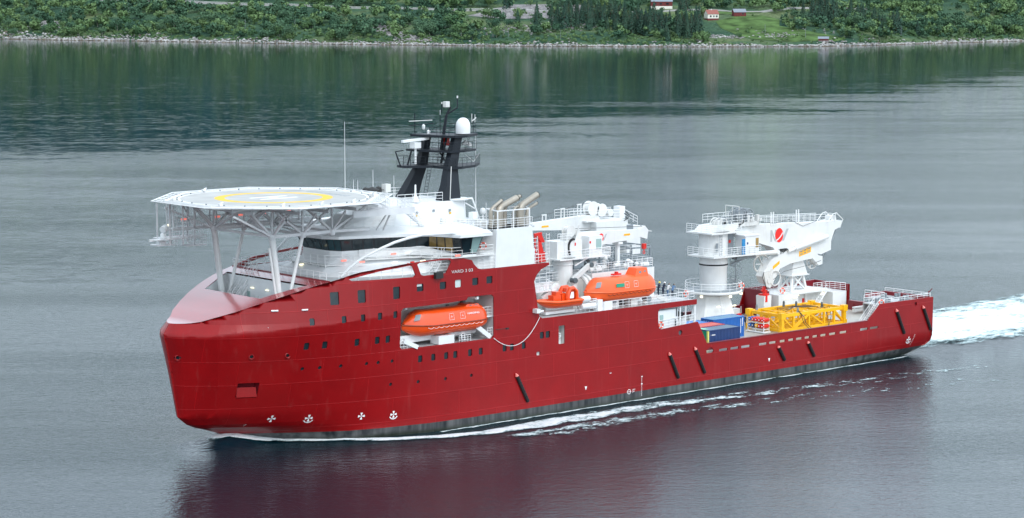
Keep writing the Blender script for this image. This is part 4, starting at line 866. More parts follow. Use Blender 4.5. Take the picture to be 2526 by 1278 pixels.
mb = MB(); mb.beam((41.6,-2.1,34.4),(42.6,-2.0,34.4),.5,.3); mb.beam((39.4,-3.0,31.0),(40.8,.5,32.6),.12); mb.beam((38.6,3,31.1),(41.8,2,30.9),.1); mb.beam((37.4,2.6,30.6),(37.8,2.2,32.6),.15); mb.build('mast_brace', 'navymast', mast)
# ---------------------------------------------------------------- midships: deckhouse with gear, two smaller cranes
mb = MB(); mb.box(60.5,71.6,-6.4,9.5,12.1,16.2); mdh = mb.build('midship_deckhouse', 'white', SHIP)
mb = MB(); mb.box(47.5,60.5,-4.6,10.8,12.1,15.4); mb.build('forward_block', 'offwhite', mdh)
mb = MB(); mb.rail([(60.6,-6.2,16.2),(71.5,-6.2,16.2),(71.5,9.4,16.2)],1.15,4,1.0,.03); mb.rail([(47.6,-4.4,15.4),(60,-4.4,15.4)],1.15,3,1.1,.03); mb.rail([(60.6,-3.0,17.8),(71.5,-3.0,17.8)],1.1,3,1.0,.028); mb.build('deckhouse_railing', 'rail', mdh)
mb = MB(); mb.box(60.5,67.0,2.8,8.8,16.2,17.75); mb.build('upper_house', 'offwhite', mdh)
mb = MB(); mb.box(60.6,71.5,-6.3,9.4,16.2,16.24); mb.box(47.6,60.4,-4.5,10.7,15.4,15.44); mb.build('roof_deck', 'mgrey', mdh)
for i, (x, y) in enumerate([(68.5,-6.5),(65.8,-6.5)]): mb = MB(); mb.box(x-.4,x+.4,y,y+.1,12.2,14.2); mb.split('steel_door', 'offwhite', mdh)
# clutter: pipes, vents, boxes and lockers on the roofs
for i in range(64):
    up_ = i % 2; x = random.uniform(61,71) if up_ else random.uniform(48,60); y = random.uniform(-5.8,-3.4) if up_ else random.uniform(-4.2,6); z = 16.2 if up_ else 15.4
    k = i % 4; mb = MB(); h_ = random.uniform(.35,1.3)
    if k == 0: mb.box(x-random.uniform(.2,.7),x+.4,y-.3,y+.3,z,z+h_); nm_ = 'deck_locker'
    elif k == 1: mb.tube((x,y,z),(x,y,z+h_),.16,8); mb.lathe(x,y,[(.16,z+h_),(.3,z+h_+.05),(.3,z+h_+.25),(.02,z+h_+.35)],10); nm_ = 'vent_mushroom'
    elif k == 2: mb.path([(x,y,z),(x,y,z+h_),(x+.5,y,z+h_+.2),(x+1.8,y,z+h_+.2)],.07,6); nm_ = 'service_pipe'
    else: mb.tube((x-.5,y,z+.3),(x+.5,y,z+.3),.3,12); nm_ = 'hose_reel'
    mb.build(nm_, random.choice(['offwhite','white','white','mgrey','rail','dgrey']), mdh)
for i in range(9):
    y = -2.8 + i*1.2; mb = MB(); mb.tube((48,y,15.75+.1*(i%3)),(60,y,15.75+.1*(i%3)),.07,5); mb.build('service_pipe', random.choice(['offwhite','rail','mgrey']), mdh)
# dark grey guide frames for the moonpool gear
mb = MB()
for y in (-1.6, 2.2, 6.5):
    for x in (61.5,63.6,66.2,69,72,75.5): mb.beam((x,y,15.8),(x,y,18.6 if x < 70 else 18.1),.2)
    for z in (16.2, 17.3, 18.5): mb.beam((61.5,y,z),(75.5,y,z-.4),.18)
for x in (61.5,66.2,72,75.5): mb.beam((x,-1.6,18.3),(x,6.5,18.2),.18)
mb.build('guide_frame', 'mgrey', mdh)
mb = MB(); mb.box(47.2,52.6,-8.6,-5,14.9,15.05); mb.rail([(47.2,-8.6,15.0),(51.6,-8.6,15.0),(52.6,-6.5,15.0)],1.1,3,.8,.04); mb.ladder((51.4,-8.6,15.1),(53.4,-8.2,13.6),.9,(.5,.8,0),.05,.4)
for x in (47.6,49,50.4): mb.box(x,x+.9,-8.4,-8.3,15.1,15.9)
mb.build('boarding_platform', 'rail', mdh)
# boat deck machinery behind the lifeboat
mb = MB(); mb.lathe(57.2,-7.2,[(.05,12.9),(.05,12.9)],4); mb = MB(); mb.torus((57.6,-7.0,14.6),(1,.15,0),1.6,.28,24,8); mb.torus((58.4,-6.9,14.6),(1,.15,0),1.6,.28,24,8); mb.build('cable_sheave', 'offwhite', mdh, smooth=True)
mb = MB(); mb.beam((55.6,-8.2,16.0),(58.2,-8.4,17.7),.5); mb.beam((55.6,-8.2,12.2),(55.7,-8.2,16.0),.6); mb.beam((56.6,-8.2,12.2),(55.7,-8.2,15.4),.35); mb.build('gear_post', 'offwhite', mdh)
mb = MB(); mb.tube((55.6,-8.7,15.9),(55.6,-7.9,15.9),.35,12); mb.tube((58.3,-8.8,17.7),(58.3,-8.1,17.7),.32,12); mb.build('sheave', 'dgrey', mdh)
for x in (58.8,62.2,65.0): mb = MB(); mb.box(x,x+1.5,-8.6,-7.6,12.1,13.6); mb.split('boat_cradle', 'dgrey', mdh)
for x in (60.5,63.8): mb = MB(); mb.box(x,x+1.2,-10.2,-9.0,12.1,13.3); mb.build('winch_housing', 'offwhite', mdh)
mb = MB(); mb.tube((60.9,-10.3,12.9),(60.9,-9.6,12.9),.3,12); mb.tube((66.7,-10.6,12.8),(66.7,-9.6,12.8),.4,12); mb.build('winch_drum', 'mgrey', mdh)
mb = MB(); mb.beam((66.0,-10.2,12.3),(68.6,-10.2,12.9),.5,.25); mb.beam((68.4,-10.2,12.9),(70.2,-10.2,12.3),.4,.5); mb.build('davit_arm', 'offwhite', mdh)
mb = MB(); mb.box(58.2,59.6,-11.2,-10.9,12.1,13.2); mb.rail([(58.3,-11.15,12.12),(74.3,-11.15,12.12)],1.1,3,1.1,.035); mb.rail([(74.3,-11.15,12.12),(74.3,9.0,12.12)],1.1,3,1.4,.033); mb.build('boat_deck_railing', 'rail', SHIP)
# liferaft canisters
for x, z, y in ((55.5,13.75,-10.5),(55.5,12.85,-10.6),(56.9,12.8,-10.3)):
    mb = MB(); L = .75; mb.path([(x-L,y,z),(x-L+.06,y,z),(x-.06,y,z),(x+.06,y,z),(x+L-.06,y,z),(x+L,y,z)],[.22,.36,.38,.38,.36,.22],14)
    o = mb.build('liferaft_canister', 'whiteclean', None, smooth=True)
    o['label'] = {13.75:'white liferaft canister on top of the rack between the rescue boat and the lifeboat',12.85:'white liferaft canister underneath another one beside the rescue boat',12.8:'white liferaft canister with dark end strap beside the lifeboat bow'}[z]; o['category'] = 'liferaft'; o['group'] = 'liferaft canisters on the boat deck'
mb = MB(); mb.rail([(54.4,-10.2,12.1),(58.0,-10.2,12.1)],1.5,4,.7,.04); mb.box(57.4,58.2,-10.9,-10.2,12.1,13.5); mb.beam((54.6,-10.5,12.5),(57.6,-10.5,12.5),.1); mb.beam((54.6,-10.5,13.4),(57.6,-10.5,13.4),.1); mb.build('liferaft_rack', 'rail', mdh)
mb = MB(); mb.beam((50.2,-8.2,14.0),(52.9,-8.2,15.6),.6,.5); mb.beam((50.4,-8.2,12.1),(50.4,-8.2,14.1),.55); mb.beam((49.4,-9.5,12.4),(54.4,-9.5,12.4),.9,.35); mb.tube((52.9,-8.2,15.6),(52.9,-9.6,14.6),.06,5); mb.build('rescue_boat_davit', 'white', mdh)
mb = MB(); mb.box(47.2,49.8,-7.6,-6.4,12.1,14.9); mb.build('white_locker', 'white', mdh)
# ---- crane midships, port: jib pointing aft
def crane_label(o, t): o['label'] = t
def drum(mb, x, y, z, r, w, n=16): mb.tube((x,y-w/2,z),(x,y+w/2,z),r*.7,n); mb.tube((x,y-w/2-.06,z),(x,y-w/2,z),r,n); mb.tube((x,y+w/2,z),(x,y+w/2+.06,z),r,n)
YC = -4.0
mb = MB(); mb.lathe(57.6,YC,[(1.2,12.1),(1.2,13.4),(1.85,13.5),(1.85,14.5),(1.25,14.6),(1.25,17.3),(1.35,17.4),(1.2,17.9),(1.6,18.3)],28); pc = mb.build('deck_crane', 'white', SHIP, smooth=True)
mb = MB(); mb.slab([(55.4,YC-1.9),(64.2,YC-1.9),(64.2,YC+1.9),(55.4,YC+1.9)],18.15,18.3); mb.slab([(55.7,YC-1.0),(60.0,YC-1.0),(60.0,YC+1.4),(55.7,YC+1.4)],18.3,20.5); mb.build('crane_house', 'white', pc)
mb = MB(); mb.box(60.7,63.0,YC-1.6,YC-.1,18.3,20.9); mb.build('crane_cab', 'whiteclean', pc)
mb = MB(); mb.box(63.0,63.03,YC-1.4,YC-.5,18.9,20.6); mb.box(61.9,62.8,YC-1.64,YC-1.6,19.2,20.5); mb.split('cab_window', 'glassg', pc)
mb = MB(); mb.box(60.75,61.0,YC-1.63,YC-1.6,20.0,20.3); mb.box(58.7,58.9,YC-1.04,YC-1,19.8,20.2); mb.split('warning_plate', 'redc', pc)
mb = MB(); mb.prism([(59.8,YC-.15,21.3),(59.8,YC-.15,19.3),(64,YC-.15,19.4),(71.4,YC-.15,20.0),(71.4,YC-.15,20.95),(62,YC-.15,21.3)],(0,.9,0)); jb = mb.build('jib', 'white', pc)
mb = MB(); drum(mb,72.0,YC+.3,20.7,.55,.4); mb.prism([(71.2,YC,20.0),(72.6,YC,19.6),(72.8,YC,20.8),(72.2,YC,21.4),(71.2,YC,21.0)],(0,.6,0)); mb.tube((72.6,YC,20.7),(73.4,YC,20.6),.05,5); mb.build('jib_head', 'white', pc)
mb = MB(); mb.tube((59,YC,21.9),(72.2,YC+.3,21.3),.03,4); mb.tube((72.3,YC+.3,20.2),(72.3,YC+.3,18.9),.03,4); mb.build('hoist_wire', 'cable', pc)
mb = MB(); mb.box(72.05,72.55,YC+.1,YC+.5,18.3,19.0); mb.tube((72.3,YC+.3,18.3),(72.3,YC+.3,18.0),.08,6); mb.torus((72.3,YC+.3,17.8),(0,1,0),.18,.06,10,5); mb.build('hook_block', 'redc', pc)
mb = MB(); mb.box(68.2,69.3,YC-.18,YC-.15,20.35,20.6); mb.build('load_plate', 'signy', pc)
mb = MB(); drum(mb,58.9,YC+.4,21.6,.75,.9); drum(mb,60.1,YC+.4,21.3,.5,.9); mb.box(57.6,58.4,YC-.6,YC+.6,20.5,21.2); mb.beam((59.5,YC-.3,20.5),(60.2,YC-.2,22.3),.12); mb.build('hoist_winch', 'offwhite', pc)
mb = MB(); pts = [(58.4+.8*math.cos(a), YC-1.05, 19.6+1.1*math.sin(a)) for a in np.linspace(R(75), R(230), 10)]; mb.path(pts,.16,6); mb.build('hose_bundle', 'black', pc)
mb = MB(); mb.rail([(55.4,YC-1.9,18.3),(64.2,YC-1.9,18.3),(64.2,YC+1.9,18.3)],1.05,3,1.1,.035); mb.rail([(55.8,YC-1,20.5),(58.2,YC-1,20.5)],1.0,3,.7,.035); mb.ladder((57.2,YC-1.04,18.3),(57.2,YC-1.04,20.5),.5,(1,0,0),.035,.4); mb.beam((58.4,YC-1.4,17.3),(60.5,YC-1.6,18.2),.14); mb.build('crane_railing', 'rail', pc)
mb = MB(); mb.beam((67.5,YC+.3,12.1),(67.5,YC+.3,19.3),.45); mb.beam((66.4,YC+.3,12.1),(67.5,YC+.3,17.3),.3); mb.box(67.1,67.9,YC-.3,YC+.9,19.3,19.6); mb.build('jib_rest', 'white', pc)
lx = 65.7
def jiblogo(par, x0, y, z0, h, cut=True):
    # N, disc and V: grey letters either side of a red disc with a pale slash
    mb = MB(); w = h*.62
    def pl(poly): mb.add([(x0+a*h, y, z0+b*h) for a, b in poly], [tuple(range(len(poly)))])
    pl([(0,0),(.22,0),(.22,.62),(.55,0),(.78,0),(.78,.25),(.56,.25),(.22,1),(0,1)])
    pl([(.56,.62),(.78,.4),(.78,1),(.56,1)])
    pl([(1.45,0),(1.72,0),(2.3,1),(2.02,1),(1.6,.36),(1.5,.5)])
    a = mb.build('crane_logo', 'logog', par)
    mb = MB(); mb.add([(x0+(1.10+.50*math.cos(t))*h, y-.012, z0+(.5+.62*math.sin(t))*h) for t in np.linspace(0,2*PI,28,endpoint=False)], [tuple(range(28))]); b_ = mb.build('logo_disc', 'logor', a)
    mb = MB(); up_ = [(.66+.86*t, .12+.10*t+.55*t*t) for t in np.linspace(0,1,9)]; lo_ = [(.68+.86*t, .04+.04*t+.52*t*t) for t in np.linspace(0,1,9)]
    P_ = up_ + lo_[::-1]; mb.add([(x0+a_*h, y-.02, z0+c_*h) for a_, c_ in P_], [tuple(range(18))]); mb.build('logo_slash', 'whiteclean', a)
jiblogo(pc, 63.2, YC-.17, 20.0, .85)
# ---- crane midships, starboard: boom resting forward over the funnel
Y2 = 6.0
mb = MB(); mb.lathe(73.2,Y2,[(1.6,12.1),(1.5,17.0),(1.9,17.6),(1.9,18.4)],28); pk = mb.build('deck_crane', 'white', SHIP, smooth=True)
mb = MB(); mb.box(71.0,76.8,Y2-1.8,Y2+1.8,18.4,21.3); mb.box(76.8,79.4,Y2-1.6,Y2+1.2,16.4,20.3); mb.build('crane_house', 'white', pk)
mb = MB(); mb.box(76.6,77.8,Y2-1.84,Y2-1.8,19.2,20.6); mb.split('cab_window', 'mgrey', pk)
mb = MB(); mb.prism([(60.5,Y2-.5,20.8),(60.5,Y2-.5,21.7),(70.6,Y2-.5,22.2),(72.5,Y2-.5,22.0),(74.0,Y2-.5,20.4),(70.5,Y2-.5,20.2)],(0,1.0,0)); mb.build('jib', 'white', pk)
mb = MB(); mb.beam((72,Y2-.5,20.4),(76.5,Y2-.5,18.6),.5,.9); mb.beam((69.5,Y2-.4,19.9),(72,Y2-.4,17.8),.3); mb.build('luffing_cylinder', 'offwhite', pk)
mb = MB(); drum(mb,71.6,Y2,23.0,1.0,1.0,20); drum(mb,73.2,Y2,22.7,.9,1.0,20); mb.tube((74.6,Y2-.8,22.3),(74.6,Y2+.8,22.3),.5,12); mb.box(69.6,75.8,Y2-1.3,Y2+1.3,21.3,21.5); mb.build('hoist_winch', 'white', pk, smooth=True)
mb = MB(); mb.rail([(66.5,Y2-1.4,21.9),(76.6,Y2-1.4,21.5),(79,Y2-1.4,20.4)],1.15,3,.9,.035); mb.rail([(66.3,Y2+1.4,21.9),(76.6,Y2+1.4,21.6)],1.15,3,1.2,.03); mb.box(76.4,77.4,Y2-.6,Y2+.6,21.3,23.0); mb.build('crane_railing', 'rail', pk)
mb = MB()
for x, h_ in ((62.9,1.0),(66.2,1.6),(69.2,2.0)): mb.beam((x-.3,Y2-.3,21.7),(x-.3,Y2-.3,21.7+h_),.12); mb.beam((x+.3,Y2-.3,21.7),(x+.3,Y2-.3,21.7+h_),.12); mb.beam((x-.4,Y2-.3,21.7+h_),(x+.4,Y2-.3,21.7+h_),.16)
mb.build('wire_guide', 'white', pk)
mb = MB(); mb.tube((60,Y2-.3,22.2),(69.2,Y2-.3,23.7),.03,4); mb.tube((69.2,Y2-.3,23.7),(71.6,Y2-.3,23.8),.03,4); mb.build('hoist_wire', 'cable', pk)
mb = MB(); mb.box(62.3,63.5,Y2-.53,Y2-.5,21.05,21.3); mb.build('load_plate', 'signy', pk)
mb = MB(); mb.path([(76.2,Y2-1.9,22.4),(76.7,Y2-2.2,22.0),(76.6,Y2-2.1,21.5),(76.0,Y2-1.9,21.2)],.06,5); mb.path([(76.0,Y2-1.9,22.2),(76.4,Y2-2.1,21.9),(76.3,Y2-2.1,21.5)],.06,5); mb.build('hose_bundle', 'black', pk)
# ---------------------------------------------------------------- big knuckle-boom crane aft, starboard
Yc = 7.0; Xc = 96.4
mb = MB(); mb.loft([[(Xc+r*math.cos(PI/8+i*PI/4), Yc+r*math.sin(PI/8+i*PI/4), z) for i in range(8)] for r, z in ((3.75,4.7),(2.5,9.0))]); big = mb.build('offshore_crane', 'white', SHIP)
mb = MB(); mb.lathe(Xc,Yc,[(1.95,9.0),(1.95,13.0),(2.02,13.1),(2.02,13.3)],36); mb.lathe(Xc,Yc,[(2.04,13.45),(2.0,14.6),(2.1,14.7)],36); mb.build('pedestal', 'white', big, smooth=True)
mb = MB(); mb.lathe(Xc,Yc,[(2.03,13.28),(2.09,13.3),(2.09,13.47),(2.03,13.5)],36); mb.build('slew_ring', 'black', big, smooth=True)
mb = MB(); mb.lathe(Xc,Yc,[(1.95,9.35),(4.1,9.35),(4.15,9.45),(4.15,9.65),(4.05,9.72),(1.95,9.72)],40); rp = mb.build('ring_platform', 'white', big)
mb = MB(); mb.lathe(Xc,Yc,[(2.0,9.73),(4.0,9.73),(4.0,9.75),(2.0,9.75)],40); mb.build('ring_grating', 'mgrey', rp)
mb = MB(); mb.rail([(Xc+4.05*math.cos(2*PI*i/18), Yc+4.05*math.sin(2*PI*i/18), 9.72) for i in range(18)],1.15,3,2,.035,closed=True); mb.build('ring_railing', 'rail', rp)
mb = MB()
for a in (200,262,320): mb.box(Xc+4*math.cos(R(a))-.15,Xc+4*math.cos(R(a))+.15,Yc+4*math.sin(R(a))-.15,Yc+4*math.sin(R(a))+.15,8.95,9.25)
mb.split('deck_lamp', 'lampw', rp)
mb = MB(); mb.box(Xc-2.2,Xc-1.7,Yc-3.1,Yc-2.9,7.6,7.75); mb.box(Xc+.9,Xc+1.5,Yc-3.15,Yc-2.95,7.5,7.65); mb.split('wall_lamp', 'lampw', big)
mb = MB(); mb.ladder((Xc-1.0,Yc-3.45,5),(Xc-.9,Yc-2.45,9.2),.5,(1,0,0),.03,.4); mb.build('pedestal_ladder', 'rail', big)
mb = MB(); mb.box(Xc+1.5,Xc+2.3,Yc-3.45,Yc-3.2,5.4,6.4); mb.build('fire_station', 'redc', big)
mb = MB(); mb.box(Xc-2.6,Xc-2.2,Yc-3.3,Yc-3.25,6.2,6.4); mb.build('notice_plate', 'lemon', big)
# slewing house
mb = MB(); mb.slab([(Xc-2.8,Yc-2.8),(Xc+6.2,Yc-3.4),(Xc+6.6,Yc-1.0),(Xc+2,Yc+2.6),(Xc-2.8,Yc+2.4)],14.55,14.75); mb.lathe(Xc-.1,Yc,[(2.1,14.75),(2.1,18.0),(2.3,18.1)],20); sh = mb.build('slewing_house', 'white', big, smooth=True)
mb = MB(); mb.box(Xc-3.0,Xc+3.0,Yc-2.6,Yc+2.6,17.9,18.1); mb.prism([(Xc-2.6,Yc-1.6,18.1),(Xc+2.6,Yc-1.6,18.1),(Xc+4.6,Yc-1.6,19.2),(Xc-1.4,Yc-1.6,19.0)],(0,3.2,0)); mb.build('winch_deck', 'white', sh)
mb = MB(); mb.rail([(Xc-2.8,Yc-2.8,14.75),(Xc+6.2,Yc-3.4,14.75)],1.15,4,1.1,.035); mb.rail([(Xc-2.8,Yc+2.4,14.75),(Xc-2.8,Yc-2.8,14.75)],1.15,4,1.1,.035); mb.rail([(Xc-3,Yc+2.5,18.1),(Xc-3,Yc-2.6,18.1),(Xc+3,Yc-2.6,18.1)],1.15,4,1.0,.035); mb.rail([(Xc-.4,Yc-1.9,19.2),(Xc+6,Yc-1.9,19.2)],1.2,3,1.0,.035); mb.rail([(Xc-.4,Yc+1.9,19.2),(Xc+6,Yc+1.9,19.2)],1.2,3,1.0,.035); mb.build('house_railing', 'rail', sh)
mb = MB(); mb.box(Xc+3.2,Xc+6.0,Yc-3.2,Yc-1.2,14.75,17.35); mb.box(Xc+3.0,Xc+6.2,Yc-3.3,Yc-1.1,17.35,17.5); cab = mb.build('crane_cab', 'whiteclean', big)
mb = MB(); mb.box(Xc+5.99,Xc+6.03,Yc-3.0,Yc-1.5,15.3,17.0); mb.box(Xc+5.3,Xc+5.9,Yc-3.23,Yc-3.2,15.6,17.0); mb.split('cab_window', 'gold', cab)
mb = MB(); mb.box(Xc+2.6,Xc+3.2,Yc-3.15,Yc-3.05,14.8,17.0); mb.build('cab_door', 'door', cab)
mb = MB(); mb.box(Xc+3.5,Xc+3.75,Yc-3.24,Yc-3.2,16.2,16.5); mb.build('cab_notice', 'navyc', cab)
mb = MB(); mb.box(Xc+1.0,Xc+2.6,Yc-1.4,Yc-1.3,14.75,17.8); mb.build('house_recess', 'mgrey', sh)
mb = MB(); mb.box(Xc+1.6,Xc+2.0,Yc-1.45,Yc-1.4,16.4,16.8); mb.split('warning_plate', 'redc', sh)
mb = MB(); mb.ladder((Xc-.8,Yc-2.2,14.8),(Xc-.8,Yc-2.2,17.8),.5,(1,0,0),.03,.4); mb.box(Xc-1.6,Xc-1.2,Yc-2.1,Yc-2.0,15.4,16.6); mb.build('house_ladder', 'mgrey', sh)
# spiral stair
mb = MB(); sx_, sy_ = Xc+2.6, Yc-1.9
for i in range(26):
    a = i*R(26); z = 9.8+i*.19; mb.prism([(sx_,sy_,z),(sx_+.85*math.cos(a),sy_+.85*math.sin(a),z),(sx_+.85*math.cos(a+R(26)),sy_+.85*math.sin(a+R(26)),z)],(0,0,.05))
mb.tube((sx_,sy_,9.7),(sx_,sy_,15.8),.08,6)
for k in range(2): mb.path([(sx_+.85*math.cos(i*R(26)),sy_+.85*math.sin(i*R(26)),9.8+i*.19+.5+.5*k) for i in range(27)],.03,4)
for i in range(0,26,1): a = i*R(26); mb.tube((sx_+.85*math.cos(a),sy_+.85*math.sin(a),9.8+i*.19),(sx_+.85*math.cos(a),sy_+.85*math.sin(a),10.8+i*.19),.02,4)
mb.build('spiral_stair', 'mgrey', big)
mb = MB(); mb.beam((Xc+1.8,Yc-1.5,13.2),(Xc+4.6,Yc-2.8,14.5),.25); mb.box(Xc+2.2,Xc+6,Yc-2.6,Yc-1.6,14.0,14.5); mb.build('house_bracket', 'mgrey', big)
# winches on top
for x, z, r in ((Xc+.3,19.0,1.0),(Xc+1.3,19.0,1.05),(Xc+4.3,20.2,1.0),(Xc+5.6,20.1,.95)):
    mb = MB()
    for yy in (-1.5,-.7,.1): mb.torus((x,Yc+yy,z),(0,1,0),r,.09,20,6)
    mb.tube((x,Yc-1.4,z),(x,Yc+.1,z),r*.75,18); mb.build('winch_drum', 'offwhite' if x < Xc+1 else 'mgrey', big, smooth=True)
mb = MB(); mb.box(Xc+3.4,Xc+7.6,Yc-1.6,Yc+1.4,18.6,19.2); 
for i in range(7): x = Xc+5.8+random.uniform(-2,2.4); mb.box(x,x+.4,Yc-1.7,Yc-1.2,19.2,19.2+random.uniform(.3,1.0))
mb.rail([(Xc+3.6,Yc-1.5,19.2),(Xc+3.6,Yc+1.2,19.2)],2.3,2,1.3,.06); mb.build('winch_machinery', 'offwhite', big)
# main boom
Yb0, Yb1 = Yc-1.0, Yc+.9
prof = [(100.0,18.45),(103.5,18.55),(119.3,17.95),(121.2,18.1),(122.7,17.95),(122.15,16.95),(121.1,16.65),(120.35,15.0),(120.35,13.7),(118.2,13.2),(112.3,14.25),(110.2,14.7),(108.6,14.05),(107.7,15.0),(104.4,15.95),(100.0,17.2)]
mb = MB(); mb.prism([(x,Yb0,z) for x, z in prof],(0,Yb1-Yb0,0)); boom = mb.build('main_boom', 'white', big)
mb = MB(); mb.rail([(103.5,Yb0,18.55),(119.0,Yb0,18.0)],1.15,3,1.2,.035); mb.rail([(103.5,Yb1,18.55),(119.0,Yb1,18.0)],1.15,3,1.2,.03)
for x in (107.2,112.6): mb.tube((x,Yb0,18.2),(x,Yb0,20.2),.09,6); mb.tube((x+.5,Yb0,18.2),(x+.5,Yb0,20.2),.09,6)
mb.build('boom_railing', 'rail', boom)
mb = MB(); [mb.path([(119.4,y,17.95),(120.6,y,19.1),(121.3,y,19.2),(122.8,y,18.1),(122.1,y,16.9)],.07,5) for y in (Yb0-.1,Yb1+.1)]; mb.beam((120.6,Yb0-.1,19.1),(120.6,Yb1+.1,19.1),.1); mb.beam((121.3,Yb0,19.2),(121.0,Yb0,17.9),.1); mb.tube((121.2,Yb0+.3,18.3),(121.2,Yb1-.3,18.3),.55,16); mb.build('boom_head', 'white', boom)
mb = MB(); mb.tube((121.3,Yb0+.3,16.9),(117.9,Yb0+.3,11.6),.035,4); mb.tube((121.9,Yb0+.3,16.9),(118.4,Yb0+.3,11.7),.035,4); mb.path([(105,Yb0-.05,18.9),(108,Yb0-.05,18.5),(111,Yb0-.05,18.9),(114,Yb0-.1,17.7),(117,Yb0-.1,18.3)],.03,4); mb.build('boom_wire', 'cable', big)
# hydraulic cylinders
mb = MB(); mb.tube((112.0,Yb0-.4,14.55),(119.0,Yb0-.4,15.85),.36,14); mb.tube((110.6,Yb0-.4,14.25),(112.4,Yb0-.4,14.65),.24,10); mb.build('knuckle_cylinder', 'white', boom, smooth=True)
mb = MB(); mb.tube((102.6,Yb0-.3,14.4),(107.9,Yb0-.3,14.3),.34,14); mb.tube((108.4,Yb0-.5,14.25),(108.4,Yb0+.2,14.25),.34,12); mb.build('luffing_cylinder', 'white', big, smooth=True)
mb = MB()
for i in range(8): mb.tube((108.0+i*.25,Yb0-.4,14.2+random.uniform(-.1,.2)),(109.0+i*.2,Yb0-.3,14.7),.05,5)
mb.build('hydraulic_hose', 'black', boom)
# folded knuckle jib below
jp = [(105.7,11.6),(107.3,13.25),(109.1,13.85),(110.4,14.2),(113.5,14.5),(115.7,14.7),(117.5,13.1),(118.4,12.9),(118.4,11.75),(117.6,11.6),(116.2,12.75),(111.4,12.35),(109.15,11.75),(108.5,10.8),(107.4,9.45),(106.1,9.8),(105.4,10.9)]
mb = MB(); mb.prism([(x,Yb0-.1,z) for x, z in jp],(0,1.3,0)); jib = mb.build('knuckle_jib', 'white', big)
mb = MB(); mb.torus((106.3,Yb0+.9,12.6),(0.3,1,0),1.3,.12,24,6); mb.torus((117.2,Yb0+.9,12.2),(0,1,0),1.15,.1,24,6); mb.torus((107.9,Yb0-.3,10.5),(0,1,0),1.1,.1,24,6)
for c_, r_ in (((106.3,Yb0+.9,12.6),1.25),((117.2,Yb0+.9,12.2),1.1)):
    for k in range(3): a = k*PI/3; mb.beam((c_[0]-r_*math.cos(a),c_[1],c_[2]-r_*math.sin(a)),(c_[0]+r_*math.cos(a),c_[1],c_[2]+r_*math.sin(a)),.25,.1)
mb.tube((117.2,Yb0+.8,12.2),(117.2,Yb0+1.0,12.2),.5,14); mb.build('sheave_wheel', 'offwhite', jib)
mb = MB(); mb.prism([(105.5,Yb0-.3,11.4),(107.3,Yb0-.3,11.9),(107.6,Yb0-.3,9.8),(106.9,Yb0-.3,9.1),(106.1,Yb0-.3,9.4)],(0,.18,0)); mb.tube((106.6,Yb0-.4,10.2),(106.6,Yb0+.1,10.2),.4,14); mb.build('jib_nose', 'offwhite', jib)
mb = MB(); mb.add([(x,Yb0-.13,z) for x, z in ((113.2,13.2),(115.8,13.75),(115.8,14.55),(113.2,14.0))],[(0,1,2,3)]); mb.add([(x,Yb0-.13,z) for x, z in ((107.6,11.75),(109.05,12.5),(109.05,13.0),(107.6,12.25))],[(0,1,2,3)]); sgn = mb.build('warning_sign', 'signy', jib)
mb = MB()
for r_ in range(2):
    for k in range(3): x = 113.4+k*.8; z = 13.4+.21*(x-113.2)+.36*r_; mb.add([(x,Yb0-.14,z),(x+.55,Yb0-.14,z+.11),(x+.55,Yb0-.14,z+.27),(x,Yb0-.14,z+.15)],[(0,1,2,3)])
mb.build('sign_lettering', 'mgrey', sgn)
mb = MB(); mb.path([(107.5,Yb0-.15,10.2),(110,Yb0-.15,11.3),(113,Yb0-.15,11.6),(116,Yb0-.15,11.9),(118,Yb0-.15,12.3)],.035,4); mb.tube((106.2,Yb0-.3,9.2),(106.2,Yb0-.6,5.2),.03,4); mb.path([(105.5,Yb0-.35,11.6),(105.2,Yb0-.35,10.8),(105.8,Yb0-.35,9.6),(106.3,Yb0-.35,9.0)],.05,5); mb.build('jib_cable', 'cable', jib)
jiblogo(boom, 107.1, Yb0-.02, 15.85, 1.7)
# hook on its stowing post
mb = MB(); mb.loft([[(105.3,Yb0-.6,4.7),(106.7,Yb0-.6,4.7),(106.7,Yb0+.8,4.7),(105.3,Yb0+.8,4.7)],[(105.2,Yb0-.7,8.1),(106.8,Yb0-.7,8.1),(106.8,Yb0+.9,8.1),(105.2,Yb0+.9,8.1)]]); mb.build('hook_stand', 'white', big)
mb = MB(); mb.box(105.4,106.6,Yb0-.4,Yb0+.6,8.1,8.35); mb.box(105.5,105.9,Yb0-.75,Yb0-.6,7.2,8.3); mb.beam((106.1,Yb0,8.3),(106.2,Yb0,8.9),.5); mb.beam((105.9,Yb0+.3,8.6),(106.4,Yb0+.3,9.3),.4); mb.build('crane_hook', 'redc', big)
# ---------------------------------------------------------------- boom-rest house on the starboard quarter
mb = MB(); mb.box(108.2,112.4,5.2,11.2,4.7,7.95); mb.box(112.4,119.5,6.6,11.2,4.7,7.95); mb.box(119.5,122.5,4.7,11.2,4.7,7.5); mb.box(112.4,119.5,5.2,6.6,7.75,7.95); rh = mb.build('quarter_house', 'white', SHIP)
mb = MB(); mb.rail([(108.3,5.3,7.95),(112.2,5.3,7.95)],1.15,4,1.0,.035); mb.rail([(115.8,5.3,7.95),(119.4,5.3,7.95),(122.4,4.8,7.5)],1.15,4,1.0,.035); mb.rail([(108.3,5.3,7.95),(108.3,10.8,7.95)],1.15,4,1.2,.03); mb.build('quarter_railing', 'rail', rh)
mb = MB(); mb.box(107.4,107.6,6.5,11.3,4.7,8.5); mb.box(107.6,122.8,11.15,11.34,6,8.5); mb.box(122.6,122.8,4.5,11.2,7.5,8.5); mb.build('quarter_bulwark', 'redp', rh)
